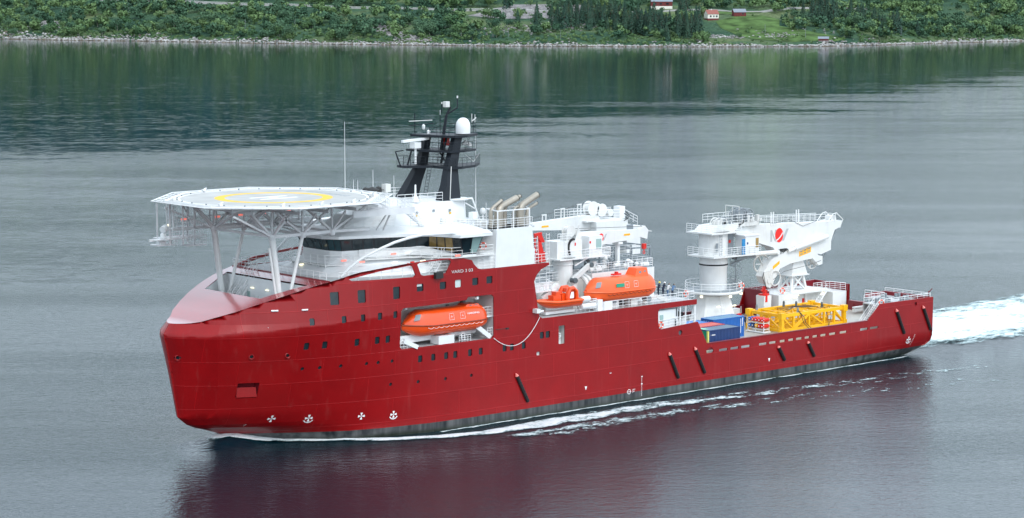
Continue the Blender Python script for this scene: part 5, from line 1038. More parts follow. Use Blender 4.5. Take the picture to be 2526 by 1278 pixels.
mb = MB(); mb.stair((115.4,5.4,4.8),(118.4,5.4,7.8),.9,(0,1,0),10); mb.build('quarter_stair', 'rail', rh)
for x, y in ((110.0,5.1),(111.6,5.1),(113.6,6.5),(117.6,5.1),(119.3,6.4)): mb = MB(); mb.box(x-.4,x+.4,y-.05,y+.08,7.3,7.42); mb.split('wall_lamp', 'lampw', rh)
mb = MB(); mb.box(114.8,115.3,6.5,6.6,5.9,6.8); mb.build('fire_station', 'redc', rh)
mb = MB(); tz = 10.4
for sx2, sy2 in ((-1.6,-1.1),(1.6,-1.1),(-1.6,1.5),(1.6,1.5)): mb.beam((113.9+sx2,7.6+sy2,7.9 if sy2 > 0 or sx2 < 0 else 7.9),(113.9+sx2*.72,7.6+sy2*.7,tz),.35)
mb.beam((115.5,6.5,4.7),(115.3,6.5,8.2),.4)
for a, b_ in (((-1.6,-1.1),(1.6,-1.1)),((1.6,-1.1),(1.6,1.5)),((-1.6,-1.1),(-1.6,1.5))): mb.beam((113.9+a[0],7.6+a[1],8.0),(113.9+b_[0]*.72,7.6+b_[1]*.7,tz),.22); mb.beam((113.9+b_[0],7.6+b_[1],8.0),(113.9+a[0]*.72,7.6+a[1]*.7,tz),.22); mb.beam((113.9+a[0],7.6+a[1],8.05),(113.9+b_[0],7.6+b_[1],8.05),.22)
mb.loft([[(112.2,6.4,tz),(115.7,6.4,tz),(115.7,9,tz),(112.2,9,tz)],[(112.9,6.6,12.6),(114.9,6.6,12.6),(114.9,8.4,12.6),(112.9,8.4,12.6)]]); mb.box(112.0,115.9,6.2,9.2,tz-.1,tz+.05); mb.build('boom_rest_tower', 'white', rh)
# raised port quarter deck
mb = MB(); mb.box(113.4,122.6,-11.3,-6.4,7.5,7.65); mb.box(118,122.6,-6.4,-2.7,7.5,7.65); mb.box(113.4,122.6,-6.5,-6.4,4.7,7.5); pq = mb.build('port_quarter_deck', 'lgrey', SHIP)
mb = MB(); mb.box(122.4,122.68,-11.2,-2.6,6,8.2); mb.box(118.2,122.4,-2.75,-2.62,7.6,8.2); mb.build('quarter_bulwark', 'redp', pq)
mb = MB(); mb.rail([(113.5,-6.5,7.65),(118,-6.5,7.65),(118,-2.8,7.65)],1.1,3,1.2,.035); mb.rail([(112.4,-11.3,8.2),(122.5,-11.3,8.2)],.55,2,1.5,.04); mb.rail([(122.6,-11.2,8.2),(122.6,-2.7,8.2)],.5,2,1.8,.035); mb.stair((108.4,-10.6,5.0),(111.6,-10.6,7.9),1.1,(0,1,0),11,.04); mb.build('quarter_railing', 'rail', pq)
for x, y in ((116,-8.8),(118.6,-9.4),(120.5,-8.4),(119.4,-5.2),(121,-6.4),(114.8,-8.0)):
    mb = MB(); mb.tube((x-.35,y,7.65),(x-.35,y,8.35),.22,10); mb.tube((x+.35,y,7.65),(x+.35,y,8.35),.22,10); mb.box(x-.7,x+.7,y-.3,y+.3,7.65,7.8); mb.build('bollard', 'mgrey', pq)
mb = MB(); mb.beam((122.6,-10.9,8.2),(122.6,-10.9,9.0),.12); mb.beam((122.6,-10.9,8.8),(122.9,-11.3,9.4),.1); mb.build('flagstaff_socket', 'redp', pq)
# dark-red shelter wall and white house seen through the aft side opening
mb = MB(); mb.box(60,71.3,-11.2,-6.6,4.8,11.9); sw = mb.build('side_house', 'whiteclean', SHIP)
mb = MB(); mb.box(68.0,68.6,-11.26,-11.2,9.7,10.6); mb.build('window', 'glassg', sw)
mb = MB(); mb.beam((67.6,-11.28,11.3),(71.1,-11.28,11.3),.12); mb.beam((71.0,-11.28,11.3),(71.0,-11.28,10.2),.12); mb.beam((70.8,-11.28,9.8),(70.8,-11.28,9.0),.14); mb.build('wall_pipe', 'dgrey', sw)
mb = MB()
for x in (71.6,72.6,74.35): mb.beam((x,-11.3,8.8),(x,-11.3,11.6),.14)
mb.beam((74.3,-3,4.7),(74.3,-3,12.0),.25); mb.beam((74.3,-11.2,4.7),(74.3,-11.2,11.6),.2); mb.split('stanchion', 'rail', sw)
mb = MB(); mb.rail([(67.7,-11.35,8.8),(74.3,-11.35,9.1)],1.1,3,1.0,.035); mb.box(67.5,74.2,-11.3,-8,8.6,8.72); mb.build('side_gallery', 'rail', sw)
mb = MB(); mb.tube((73.2,-10.4,9.1),(73.2,-9.4,9.1),.5,14); mb.box(72.5,73.9,-10,-9,8.7,9.3); mb.build('tugger_winch', 'white', sw)
mb = MB(); mb.tube((73.6,-9.6,10.0),(73.6,-8.6,10.0),.35,12); mb.build('winch_drum', 'black', sw)
# small gear along the far side of the working deck
for x, y, w_, h_, c_ in ((102.5,9.6,2.4,1.5,'white'),(109.2,4.2,2.0,1.6,'offwhite'),(111.8,3.9,1.8,1.0,'offwhite'),(117.5,3.6,3.0,.9,'white'),(99.8,9.4,1.6,1.2,'mgrey'),(93.0,9.8,2.0,1.3,'offwhite')):
    mb = MB(); mb.box(x,x+w_,y,y+1.3,4.7,4.75); 
    for a in (0,w_):
        for b_ in (0,1.3): mb.beam((x+a,y+b_,4.7),(x+a,y+b_,4.7+h_),.08)
    mb.box(x+.1,x+w_-.1,y+.1,y+1.2,4.75,4.7+h_*.8); mb.build('deck_gear', c_, maindeck)
mb = MB(); mb.box(119.5,121.9,.4,.9,5.0,5.4); mb.box(119.5,121.9,.4,.9,5.5,5.7); mb.build('roller_fairlead', 'white', maindeck)
# ---------------------------------------------------------------- boats (modelled bow towards -x at a local origin on the keel line)
def hullrings(L, B, H, keel, xs_, wf, sheer=.12):
    pass
def lifeboat(name, label, L, B, H, m1, tower_h, loc, rz, group, marks=True):
    root = thing(name, label, 'lifeboat', loc, rz, group, local=True)
    n_ = 20; st = [i/24 for i in range(25)]
    def wid(t): return B/2*min(1, (math.sin(min(t/.30,1)*PI/2))**.8)*(1 if t < .82 else 1-.30*((t-.82)/.18)**2)
    rings = []
    for t in st:
        x = -L/2 + L*t; w_ = max(.06, wid(t)); kz = .0 + 1.0*max(0, 1-t/.22)**1.6 + .45*max(0,(t-.85)/.15)**2; gz = H*.42 + .18*max(0,1-t/.3)
        ring_ = []
        for k in range(13):
            a = PI*k/12 - PI/2; c_, s_ = math.sin(a), math.cos(a); ring_.append((x, w_*c_*(1-.18*s_*0), gz-(gz-kz)*s_**.75 if s_ > 0 else gz))
        rings.append(ring_)
    mb = MB(); mb.loft(rings, cap=True, closed=False); mb.build('boat_hull', m1, root, smooth=True)
    mb = MB(); mb.path([(-L/2+L*t, -max(.06,wid(t))*1.02, H*.42+.18*max(0,1-t/.3)) for t in st] + [(-L/2+L*t, max(.06,wid(t))*1.02, H*.42+.18*max(0,1-t/.3)) for t in reversed(st)], .09, 6, True); mb.build('rubbing_strake', 'oranged' if tower_h < .3 else m1, root, smooth=True)
    can = []
    for t in [0.02,.05,.09,.14,.2,.28,.4,.55,.7,.82,.9,.95,.985,1.0]:
        x = -L/2+L*t; w_ = max(.05, wid(t))*.97; gz = H*.42+.18*max(0,1-t/.3); top_ = H*.36 + (H*.60-H*.36+.0)*1
        hh = H*.54*min(1, (t/.17))**.85*(1 if t < .93 else (1-.28*((t-.93)/.07)**2)); hh = max(hh, .08)
        ring_ = []
        for k in range(13):
            a = PI*k/12; e = .62; cx, sx2 = math.cos(a), math.sin(a); ring_.append((x, w_*abs(cx)**e*(1 if cx > 0 else -1)*(1-.12*sx2), gz + hh*abs(sx2)**.7))
        can.append(ring_)
    mb = MB(); mb.loft(can, cap=True, closed=False); can_ = mb.build('canopy', m1, root, smooth=True)
    if tower_h:
        x0 = L*.27 if tower_h > .5 else L*.30; z0 = H*.93
        mb = MB(); mb.loft([[(x0-.9,-B*.28,z0-.2),(x0+1.5,-B*.30,z0-.2),(x0+1.5,B*.30,z0-.2),(x0-.9,B*.28,z0-.2)],[(x0-.35,-B*.22,z0+tower_h),(x0+1.35,-B*.24,z0+tower_h),(x0+1.35,B*.24,z0+tower_h),(x0-.35,B*.22,z0+tower_h)]]); tw = mb.build('conning_tower', m1, root)
        mb = MB()
        for sg in (-1,1):
            for xx in (x0+.1, x0+.95):
                mb.lathe(0,0,[(0,0),(0,0)],3) if False else None
                y_ = sg*(B*.26+.015); zz = z0+tower_h*.45; mb.add([(xx+.24*math.cos(t), y_+sg*.0, zz+.2*min(1,tower_h)*math.sin(t)) for t in np.linspace(0,2*PI,10,endpoint=False)],[tuple(range(10))])
        mb.build('tower_window', 'mgrey', tw)
    mb = MB()
    for sg in (-1,1): mb.add([(-L/2+L*.09, sg*B*.28, H*.62),(-L/2+L*.14, sg*B*.38, H*.66),(-L/2+L*.17, sg*B*.33, H*.86),(-L/2+L*.125, sg*B*.22, H*.83)],[(0,1,2,3)])
    o = mb.build('boat_window', 'mgrey', can_)
    mb = MB()   # grab-line loops and door outlines
    for sg in (-1,1):
        P_ = [];
        for i in range(45):
            t = .22+.7*i/44; P_.append((-L/2+L*t, sg*(wid(t)*1.045), H*.36-.16*abs(math.sin(i*PI/4))))
        mb.path(P_,.022 if tower_h < .3 else .045,4)
    mb.build('grab_line', 'white_txt' if tower_h < .3 else 'oranged', root)
    mb = MB()
    for sg in (-1,1):
        for t in (.52,.66):
            x = -L/2+L*t; y_ = sg*(wid(t)*.97+.01)
            for a, b_ in (((-.35,.55),(.35,.55)),((-.35,.55),(-.35,.78)),((.35,.55),(.35,.78)),((-.3,.78),(.3,.78)),((0,.6),(0,.72)),((-.14,.66),(.14,.66))):
                yy = lambda f: y_*(1-.10*(f-.5)/.3) ; mb.tube((x+a[0],yy(a[1]),H*a[1]),(x+b_[0],yy(b_[1]),H*b_[1]),.016,4)
    mb.build('hatch_outline', 'white_txt', can_)
    return root
lb1 = lifeboat('lifeboat', 'glossy orange enclosed lifeboat stowed in the recess in the ship side', 12.2, 3.5, 3.3, 'orange', .22, (32.8,-9.9,11.55), R(0), None)
tm = textmesh('HARDING', .32, 'boat_lettering', 'white_txt', lb1, (3.55,-1.70,2.35), Matrix.Rotation(R(80), 4, 'X'), .01, 1.3)
lb2 = lifeboat('lifeboat', 'sun-faded orange lifeboat with raised conning tower on the boat deck', 11.4, 3.5, 3.3, 'orange2', .95, (62.2,-9.3,12.85), R(0), None)
mb = MB(); mb.add([(-1.7,-1.72,2.0),(-.3,-1.75,2.0),(-.3,-1.68,2.45),(-1.7,-1.66,2.45)],[(0,1,2,3)]); mb.build('instruction_sign', 'green', lb2)
mb = MB(); mb.box(-.9,.5,-.25,.25,3.32,3.5); mb.box(-.3,.0,-.2,.2,3.4,3.75); mb.build('release_hook', 'redc', lb2)
mb = MB(); mb.tube((5.3,-.4,.5),(5.3,.4,.5),.35,12); mb.build('propeller_guard', 'offwhite', lb2)
# fast rescue craft
rb = thing('rescue_boat', 'small open orange rescue boat with console and arched frame, on the boat deck', 'rescue boat', (51.2,-10.0,12.85), 0, local=True)
st = [i/14 for i in range(15)]
def wr(t): return 1.25*min(1, math.sin(min(t/.45,1)*PI/2)**.8)
mb = MB(); mb.loft([[(-3.3+6.6*t, max(.05,wr(t))*math.sin(PI*k/10-PI/2), .95+.25*max(0,1-t/.4)-(.95-.1-.75*max(0,1-t/.3)**1.5)*math.cos(PI*k/10-PI/2)**.8) for k in range(11)] for t in st], cap=True, closed=False); mb.build('boat_hull', 'orange', rb, smooth=True)
mb = MB(); mb.path([(-3.3+6.6*t, -max(.05,wr(t)), 1.0+.25*max(0,1-t/.4)) for t in st] + [(-3.3+6.6*t, max(.05,wr(t)), 1.0+.25*max(0,1-t/.4)) for t in reversed(st)], .17, 8, True); mb.build('buoyancy_collar', 'orange2', rb, smooth=True)
mb = MB(); mb.box(-1.0,.3,-.5,.5,.9,1.75); mb.box(-.5,.2,-.45,.45,1.75,2.2); mb.box(.5,1.3,-.45,.45,.9,1.9); mb.build('console', 'orange', rb)
mb = MB(); mb.path([(1.2,-.7,1.0),(1.2,-.75,2.0),(1.5,-.7,2.45),(2.2,-.6,2.5),(2.7,-.6,2.1),(2.8,-.6,1.0)],.3,8); mb.path([(1.2,.7,1.0),(1.2,.75,2.0),(1.5,.7,2.45),(2.2,.6,2.5),(2.7,.6,2.1),(2.8,.6,1.0)],.3,8); mb.box(1.4,2.7,-.6,.6,2.0,2.5); mb.build('roll_bar', 'orange', rb, smooth=True)
mb = MB(); mb.add([(1.3,-.98,1.3),(1.95,-1.0,1.3),(1.95,-1.0,2.1),(1.55,-.98,2.1)],[(0,1,2,3)]); mb.build('number_panel', 'white_txt', rb)
# ---------------------------------------------------------------- deck cargo
def container(label, x0, x1, y0, y1, h, body, topm, ex=None):
    root = thing('shipping_container', label, 'container', ((x0+x1)/2,(y0+y1)/2,4.7), 0, 'containers on the working deck', local=True)
    L, W = (x1-x0)/2, (y1-y0)/2
    mb = MB(); n_ = int(L*2/.28)
    for sg in (-1, 1):                                # corrugated long sides
        P_ = []
        for i in range(n_):
            a = -L+.1+(2*L-.2)*i/n_; d = (2*L-.2)/n_
            P_ += [(a, 0), (a+d*.35, 0), (a+d*.5, .06), (a+d*.85, .06)]
        P_.append((L-.1, 0)); k = len(P_)
        mb.add([(a, sg*(W-.02-b_), z) for z in (.12, h-.12) for a, b_ in P_], [(i, i+1, k+i+1, k+i) for i in range(k-1)])
        P_ = []; m_ = int(W*2/.28)
        for i in range(m_):
            a = -W+.1+(2*W-.2)*i/m_; d = (2*W-.2)/m_; P_ += [(a,0),(a+d*.35,0),(a+d*.5,.05),(a+d*.85,.05)]
        P_.append((W-.1,0)); k = len(P_)
        mb.add([(sg*(L-.02-b_), a, z) for z in (.12, h-.12) for a, b_ in P_], [(i, i+1, k+i+1, k+i) for i in range(k-1)])
    mb.build('wall', body, root)
    mb = MB()
    for sx2 in (-1,1):
        for sy2 in (-1,1): mb.box(sx2*L-.08*(1+sx2),sx2*L+.08*(1-sx2),sy2*W-.08*(1+sy2),sy2*W+.08*(1-sy2),0,h)
    for sy2 in (-1,1):
        for z in (0.0,h-.13): mb.box(-L+.16,L-.16,sy2*(W-.01)-.04,sy2*(W-.01)+.04,z,z+.13)
    for sx2 in (-1,1):
        for z in (0.0,h-.13): mb.box(sx2*(L-.01)-.04,sx2*(L-.01)+.04,-W+.16,W-.16,z,z+.13)
    mb.build('corner_frame', body, root)
    mb = MB(); n2 = int(L*2/.5)
    for i in range(n2): a = -L+.1+(2*L-.2)*i/n2; mb.box(a,a+.3,-W+.08,W-.08,h-.05,h-.015)
    mb.box(-L+.05,L-.05,-W+.05,W-.05,h-.09,h-.05); mb.build('roof', topm, root)
    if ex: ex(root, L, W, h)
    return root
def doors(r, L, W, h):
    mb = MB()
    for y in (-.75,-.3,.3,.75): mb.tube((-L-.03,y,.15),(-L-.03,y,h-.15),.025,5)
    mb.build('lock_rod', 'rail', r)
def navyex(r, L, W, h):
    mb = MB(); mb.box(-L-.04,-L+.02,-W+.25,W-.1,.15,h-.15); mb.build('door', 'green', r)
    mb = MB(); mb.box(-L-.06,-L+.1,-W-.01,-W+.28,.1,h-.1); mb.build('yellow_post', 'lemon', r)
    mb = MB(); mb.box(-L+.0,-L+.9,-W+.9,W-.1,h,h+.04); mb.build('tarpaulin', 'greendk', r)
    mb = MB()
    for i, w_ in enumerate((.06,.16,.16,.14)): mb.box(-L+.45+i*.22,-L+.45+i*.22+w_,-W-.03,-W-.02,h-.75,h-.6)
    mb.build('container_lettering', 'white_txt', r)
def blueex(r, L, W, h):
    mb = MB(); mb.box(L-.75,L-.68,-W-.03,-W-.01,.5,h-.3); mb.box(L-.4,L-.3,-W-.03,-W-.01,h-1.2,h-.2); mb.box(L-.45,L-.3,-W-.03,-W-.01,h-1.35,h-1.25); mb.build('container_lettering', 'white_txt', r)
    mb = MB()
    for i in range(4): mb.box(-L-.04,-L-.02,-W+.4+i*.45,-W+.5+i*.45,h-.55,h-.3)
    mb.build('door_marking', 'white_txt', r)
container('navy blue shipping container with green and yellow end, nearest the red ship side', 78.9,84.95,-9.35,-6.9,2.6,'navyc','navytop',navyex)
container('dark red shipping container with salmon roof, behind the navy one', 78.9,84.95,-6.5,-4.05,2.6,'redcont','redtop',doors)
container('shipping container with light blue roof beside the salmon roof', 78.9,84.95,-3.7,-1.25,2.55,'bluec','lbluetop',doors)
container('tall royal blue shipping container with ribbed pale blue roof, aft of the others', 85.3,91.35,-4.0,-1.55,2.85,'bluec','bluetop',blueex)
# yellow lattice frame
fr = thing('lattice_frame', 'huge yellow steel lattice frame lying on the aft working deck', 'steel frame', (103.6,-2.6,4.7), 0, local=True)
L, W, H = 6.5, 3.1, 2.75
for sg in (-1, 1):
    mb = MB(); y = sg*W
    mb.beam((-L,y,.35),(L,y,.35),.34,.42); mb.beam((-L,y,H-.3),(L,y,H-.3),.34,.42)
    X_ = [-L,-4.1,-.9,2.3,4.4,L]
    for x in X_[1:-1]: mb.beam((x,y,.3),(x,y,H-.3),.28)
    for i, (a, b_) in enumerate(zip(X_[:-1], X_[1:])):
        if i == 3: continue
        p, q = ((a,y,H-.4),(b_,y,.45)) if i % 2 == 0 else ((a,y,.45),(b_,y,H-.4))
        mb.beam(p, q, .2 if i % 2 == 0 else .36)
    mb.build('side_truss', 'yellow', fr)
for y in (-1.1, 1.3):
    mb = MB()
    for a, b_ in zip([-L,-4.1,-.9,2.3,4.4],[-4.1,-.9,2.3,4.4,L]): mb.beam((a,y,.45),(b_,y,H-.5),.16); mb.beam((b_,y,.3),(b_,y,H-.4),.18)
    mb.beam((-L,y,.3),(L,y,.3),.2,.28); mb.beam((-L,y,H-.45),(L,y,H-.45),.18,.24); mb.beam((-L,y,1.3),(L,y,1.3),.12); mb.build('inner_truss', 'yellow', fr)
for sx2 in (-1, 1):
    mb = MB(); x = sx2*L; mb.beam((x,-W,.35),(x,W,.35),.3,.36); mb.beam((x,-W,H-.3),(x,W,H-.3),.3,.4); mb.beam((x,0,.3),(x,0,H-.3),.22); mb.beam((x,-W,.4),(x,0,H-.4),.22); mb.beam((x,W,.4),(x,0,H-.4),.22); mb.build('end_truss', 'yellow', fr)
for x in (-4.1,-.9,2.3,4.4):
    mb = MB(); mb.beam((x,-W,H-.32),(x,W,H-.32),.24,.3); mb.beam((x,-W,.3),(x,W,.3),.22,.3); mb.build('cross_beam', 'yellow', fr)
mb = MB(); mb.beam((-L,0,H-.35),(L,0,H-.35),.2,.26); mb.beam((-4.1,-W,H-.3),(-.9,0,H-.3),.16); mb.beam((2.3,-W,H-.3),(4.4,0,H-.3),.16); mb.beam((-L,0,.3),(L,0,.3),.2); mb.build('centre_beam', 'yellow', fr)
for sx2 in (-1, 1):
    for sy2 in (-1, 1):
        mb = MB(); x, y = sx2*L, sy2*W; mb.box(x-.35,x+.35,y-.35,y+.35,0,.8); mb.beam((x,y,.5),(x,y,H),.5); mb.box(x-.42,x+.42,y-.38,y+.38,H-.75,H+.12); mb.tube((x+sx2*.3,y,.35),(x+sx2*.5,y,.35),.2,10); mb.build('corner_post', 'yellow', fr)
for x, y in ((-3.2,-W),(3.6,-1.5),(-5.2,W-.2),(.4,2.9),(1.6,1.6)):
    mb = MB(); mb.prism([(x-.22,y-.06,H-.2),(x+.22,y-.06,H-.2),(x+.1,y-.06,H+.6),(x-.1,y-.06,H+.6)],(0,.14,0)); mb.tube((x,y-.15,H+.35),(x,y+.15,H+.35),.1,8); mb.build('lifting_lug', 'dgrey' if x > 0 else 'mgrey', fr)
mb = MB(); mb.path([(-3.2,-W-.1,H+.2),(-2.8,-W-.35,H-.5),(-2.5,-W-.5,H-1.6),(-1.4,-W-.8,.1)],.045,5); mb.path([(-3.1,-W-.1,H+.1),(-2.3,-W-.3,H-.7),(-1.9,-W-.4,H-1.7),(-.8,-W-.7,.1)],.045,5); mb.path([(3.6,-1.5,H+.2),(3.0,-2.6,H+.0),(2.9,-W-.2,1.4),(2.6,-W-.6,.1)],.04,5); mb.path([(3.6,-1.5,H+.2),(4.0,-2.6,H+.0),(3.6,-W-.2,1.5),(2.7,-W-.6,.3)],.04,5)
for i in range(5): mb.path([(-4+i*.3,.8*i-1.5,H-.05),(-2+i*.6,.5*i-.8,H+.08),(0+i*.4,-.4*i+1,H-.02),(3,-.6*i+1,H+.05)],.04,5)
mb.build('lifting_sling', 'cable', fr)
# white rack with coloured drums
rk = thing('drum_rack', 'white steel rack with two rows of red and blue drums beside the yellow frame', 'rack', (95.6,-2.7,4.7), 0, local=True)
mb = MB(); mb.box(-.8,.7,-1.75,1.7,.08,.2)
for x in (-.55,.55):
    for y in (-1.5,0,1.5): mb.beam((x,y,.15),(x,y,2.05),.08)
    for z in (.55,1.4): mb.beam((x,-1.5,z),(x,1.5,z),.08)
for y in (-1.5,0,1.5):
    for z in (.55,1.4): mb.beam((-.55,y,z),(.55,y,z),.07)
mb.box(-.5,.5,-1.45,1.45,.5,.6); mb.build('rack_frame', 'rail', rk)
k = 0
for row, z in enumerate((1.83,.98)):
    for j in range(5):
        y = 1.2-j*.62; c_ = [['bluec','redc','redc','redc','redc'],['bluec','navyc','signy','redc','redc']][row][j]
        if row and j == 2: y -= .05
        dr = thing('chemical_drum', ['%s drum lying %s of the white rack' % (a_, b_) for a_, b_ in [[('blue','at the outer end of the upper row'),('red','beside the blue drum in the upper row'),('red','in the middle of the upper row'),('red','second from the inner end of the upper row'),('red','at the inner end of the upper row')],[('blue','at the outer end of the lower row'),('navy','beside the blue drum in the lower row'),('amber','in the middle of the lower row'),('red','second from the inner end of the lower row'),('red','at the inner end of the lower row')]][row]][j], 'drum', (95.6,-2.7+y,4.7+z), 0, 'drums lying in the white rack', local=True)
        mb = MB(); mb.path([(-.62,0,0),(-.6,0,0),(-.2,0,0),(-.18,0,0),(.2,0,0),(.22,0,0),(.6,0,0),(.62,0,0)],[.22,.28,.28,.3,.3,.28,.28,.2],14); mb.build('shell', c_, dr, smooth=True)
        mb = MB(); mb.tube((-.66,0,0),(-.63,0,0),.09,8); mb.build('bung', 'white_txt', dr)
# lifebuoys
def buoy(c_, ax, label):
    mb = MB(); mb.torus(c_, ax, .36, .1, 20, 6); o = mb.build('lifebuoy', 'lrred', None, smooth=True, label=label, category='lifebuoy', group='orange lifebuoys around the ship')
    o.location = (0,0,0)
    mb = MB(); c_ = Vector(c_); ax = Vector(ax).normalized(); u = Vector((0,0,1)); a = ax.cross(u).normalized()
    for k in range(4): d = (a*math.cos(PI/4+k*PI/2)+u*math.sin(PI/4+k*PI/2)); t_ = (-a*math.sin(PI/4+k*PI/2)+u*math.cos(PI/4+k*PI/2)); mb.tube(c_+d*.36-t_*.07, c_+d*.36+t_*.07, .108, 8)
    q = mb.build('reflective_band', 'white_txt'); q.parent = o
buoy((74.38,-9.6,12.7),(1,0,0),'orange lifebuoy on the white rail at the aft edge of the boat deck')
buoy((68.0,-11.45,9.35),(0,1,0),'orange lifebuoy inside the cut-out in the red side, below a small window')
buoy((111.8,-11.2,8.3),(.3,1,0),'orange lifebuoy at the head of the stair on the near quarter')
buoy((109.0,5.2,8.6),(.3,1,0),'orange lifebuoy on the rail of the white quarter house beneath the crane jib')
buoy((99.62,4.5,10.2),(.6,1,0),'orange lifebuoy on the round platform of the big crane')
buoy((38.2,-11.2,21.85),(.5,1,0),'orange lifebuoy hung on the wall just behind the bridge wing')
# ---------------------------------------------------------------- people (skinned skeletons, standing about 1.75 m)
def person(label, loc, rz, lean, top, legs, hat=None, arms='rail', sit=False, group=None):
    root = thing('person', label, 'person', loc, rz, group, local=True)
    # faces +x. lean = forward lean of the trunk in metres at the shoulders
    J = {}; hz = .92 if not sit else .5
    J['pel'] = (0,0,hz); J['spi'] = (lean*.4,0,hz+.25); J['che'] = (lean*.9,0,hz+.46); J['nec'] = (lean*1.15,0,hz+.60); J['hea'] = (lean*1.35+.02,0,hz+.74); J['top'] = (lean*1.4+.02,0,hz+.84)
    R_ = {'pel':.155,'spi':.135,'che':.16,'nec':.058,'hea':.10,'top':.07}
    for s_, n_ in ((-1,'r'),(1,'l')):
        J['hip'+n_] = (0,s_*.10,hz-.05); J['kne'+n_] = (.05*(s_>0)-.02,s_*.12,.5); J['ank'+n_] = (-.04+.10*(s_>0),s_*.13,.09); J['toe'+n_] = (.10+.10*(s_>0),s_*.14,.04)
        R_.update({'hip'+n_:.095,'kne'+n_:.062,'ank'+n_:.046,'toe'+n_:.04})
        J['sho'+n_] = (lean*.98,s_*.19,hz+.50); J['elb'+n_] = (lean+.10,s_*.27,hz+.27) if arms == 'rail' else (lean*.6-.03,s_*.26,hz+.22); J['wri'+n_] = (lean+.34,s_*.20,hz+.22) if arms == 'rail' else (lean*.5+.08,s_*.25,hz-.02)
        R_.update({'sho'+n_:.062,'elb'+n_:.045,'wri'+n_:.032})
    B_ = [('pel','spi'),('spi','che'),('che','nec'),('nec','hea'),('hea','top')] + [p for n_ in 'rl' for p in (('pel','hip'+n_),('hip'+n_,'kne'+n_),('kne'+n_,'ank'+n_),('ank'+n_,'toe'+n_),('che','sho'+n_),('sho'+n_,'elb'+n_),('elb'+n_,'wri'+n_))]
    # hands: palm with four fingers and a side thumb
    for n_, s_ in (('r',-1),('l',1)):
        w_ = Vector(J['wri'+n_]); e_ = Vector(J['elb'+n_]); d = (w_-e_).normalized(); J['pal'+n_] = tuple(w_+d*.07); R_['pal'+n_] = .034; B_.append(('wri'+n_,'pal'+n_))
        side = Vector((0,1,0)); dn = Vector((0,0,-1))
        for k in range(4): q = w_+d*.13+side*(k-1.5)*.02; J[f'f{k}a{n_}'] = tuple(q); J[f'f{k}b{n_}'] = tuple(q+d*.03+dn*.035); R_[f'f{k}a{n_}'] = .009; R_[f'f{k}b{n_}'] = .008; B_ += [('pal'+n_,f'f{k}a{n_}'),(f'f{k}a{n_}',f'f{k}b{n_}')]
        J['tha'+n_] = tuple(w_+d*.07-side*s_*.045+dn*.01); R_['tha'+n_] = .011; B_.append(('wri'+n_,'tha'+n_))
    names = list(J); me = bpy.data.meshes.new('person_body'); me.from_pydata([J[k] for k in names], [(names.index(a), names.index(b_)) for a, b_ in B_], [])
    o = bpy.data.objects.new('person_body', me); COL.objects.link(o); sk = o.modifiers.new('s', 'SKIN'); sb_ = o.modifiers.new('u', 'SUBSURF'); sb_.levels = 1; sb_.render_levels = 1
    for i, k in enumerate(names): me.skin_vertices[0].data[i].radius = (R_[k], R_[k]*(1.25 if k in ('che','pel','spi') else 1)); me.skin_vertices[0].data[i].use_root = (i == 0)
    sk.use_smooth_shade = True
    dg = bpy.context.evaluated_depsgraph_get(); m2 = bpy.data.meshes.new_from_object(o.evaluated_get(dg)); bpy.data.objects.remove(o)
    for mm in ('skin', top, legs, 'hair', 'black'): m2.materials.append(M[mm])
    for p in m2.polygons:
        z = p.center.z; x, y = p.center.x, abs(p.center.y)
        mi = 0
        if z > hz+.60: mi = 3 if (z > hz+.78 or x < J['hea'][0]-.03) else 0
        elif z < .09: mi = 4
        elif z < hz-.02 and not (y > .2 and x > .15): mi = 2
        else: mi = 1
        if (Vector(p.center)*1).x > J['wril'][0]-.02 and abs(z-J['wril'][2]) < .12 and arms == 'rail': mi = 0
        p.material_index = mi
    b = bpy.data.objects.new('body', m2); link(b, root)
    hx, _, hzz = J['hea']
    mb = MB(); mb.tube((hx+.09,0,hzz),(hx+.125,0,hzz-.015),.014,6,.02); mb.tube((hx+.02,-.1,hzz),(hx+.02,-.115,hzz),.03,6); mb.tube((hx+.02,.1,hzz),(hx+.02,.115,hzz),.03,6); mb.build('face', 'skin', root, smooth=True)
    if hat: mb = MB(); mb.lathe(hx,0,[(.155,hzz+.05),(.13,hzz+.06),(.125,hzz+.12),(.09,hzz+.18),(.02,hzz+.2)],14); mb.build('helmet', hat, root, smooth=True)
    return root
G_ = 'crew members standing on the boat deck'
person('person in navy workwear and yellow helmet half hidden by the white deckhouse', (73.55,-5.2,12.1), R(-8), .12, 'navycloth', 'navycloth', 'haty', group=G_)
person('person in navy workwear and white helmet leaning on the rail', (73.7,-5.95,12.1), R(5), .22, 'navycloth', 'navycloth', 'hatw', group=G_)
person('bareheaded person in white shirt and blue jeans leaning on the rail', (73.75,-6.75,12.1), R(-4), .2, 'whitecloth', 'jeans', None, group=G_)
person('bareheaded person in dark blue overalls leaning on the rail, last in the row', (73.8,-7.6,12.1), R(10), .28, 'jeans', 'navycloth', None, group=G_)
person('person in dark overalls standing between the blue container and the yellow frame', (97.6,1.9,4.7), R(200), .04, 'navycloth', 'navycloth', None, arms='down')
person('person in dark overalls behind the tall blue container, only head and shoulders showing', (92.6,1.2,5.0), R(150), .1, 'navycloth', 'navycloth', None, arms='down')
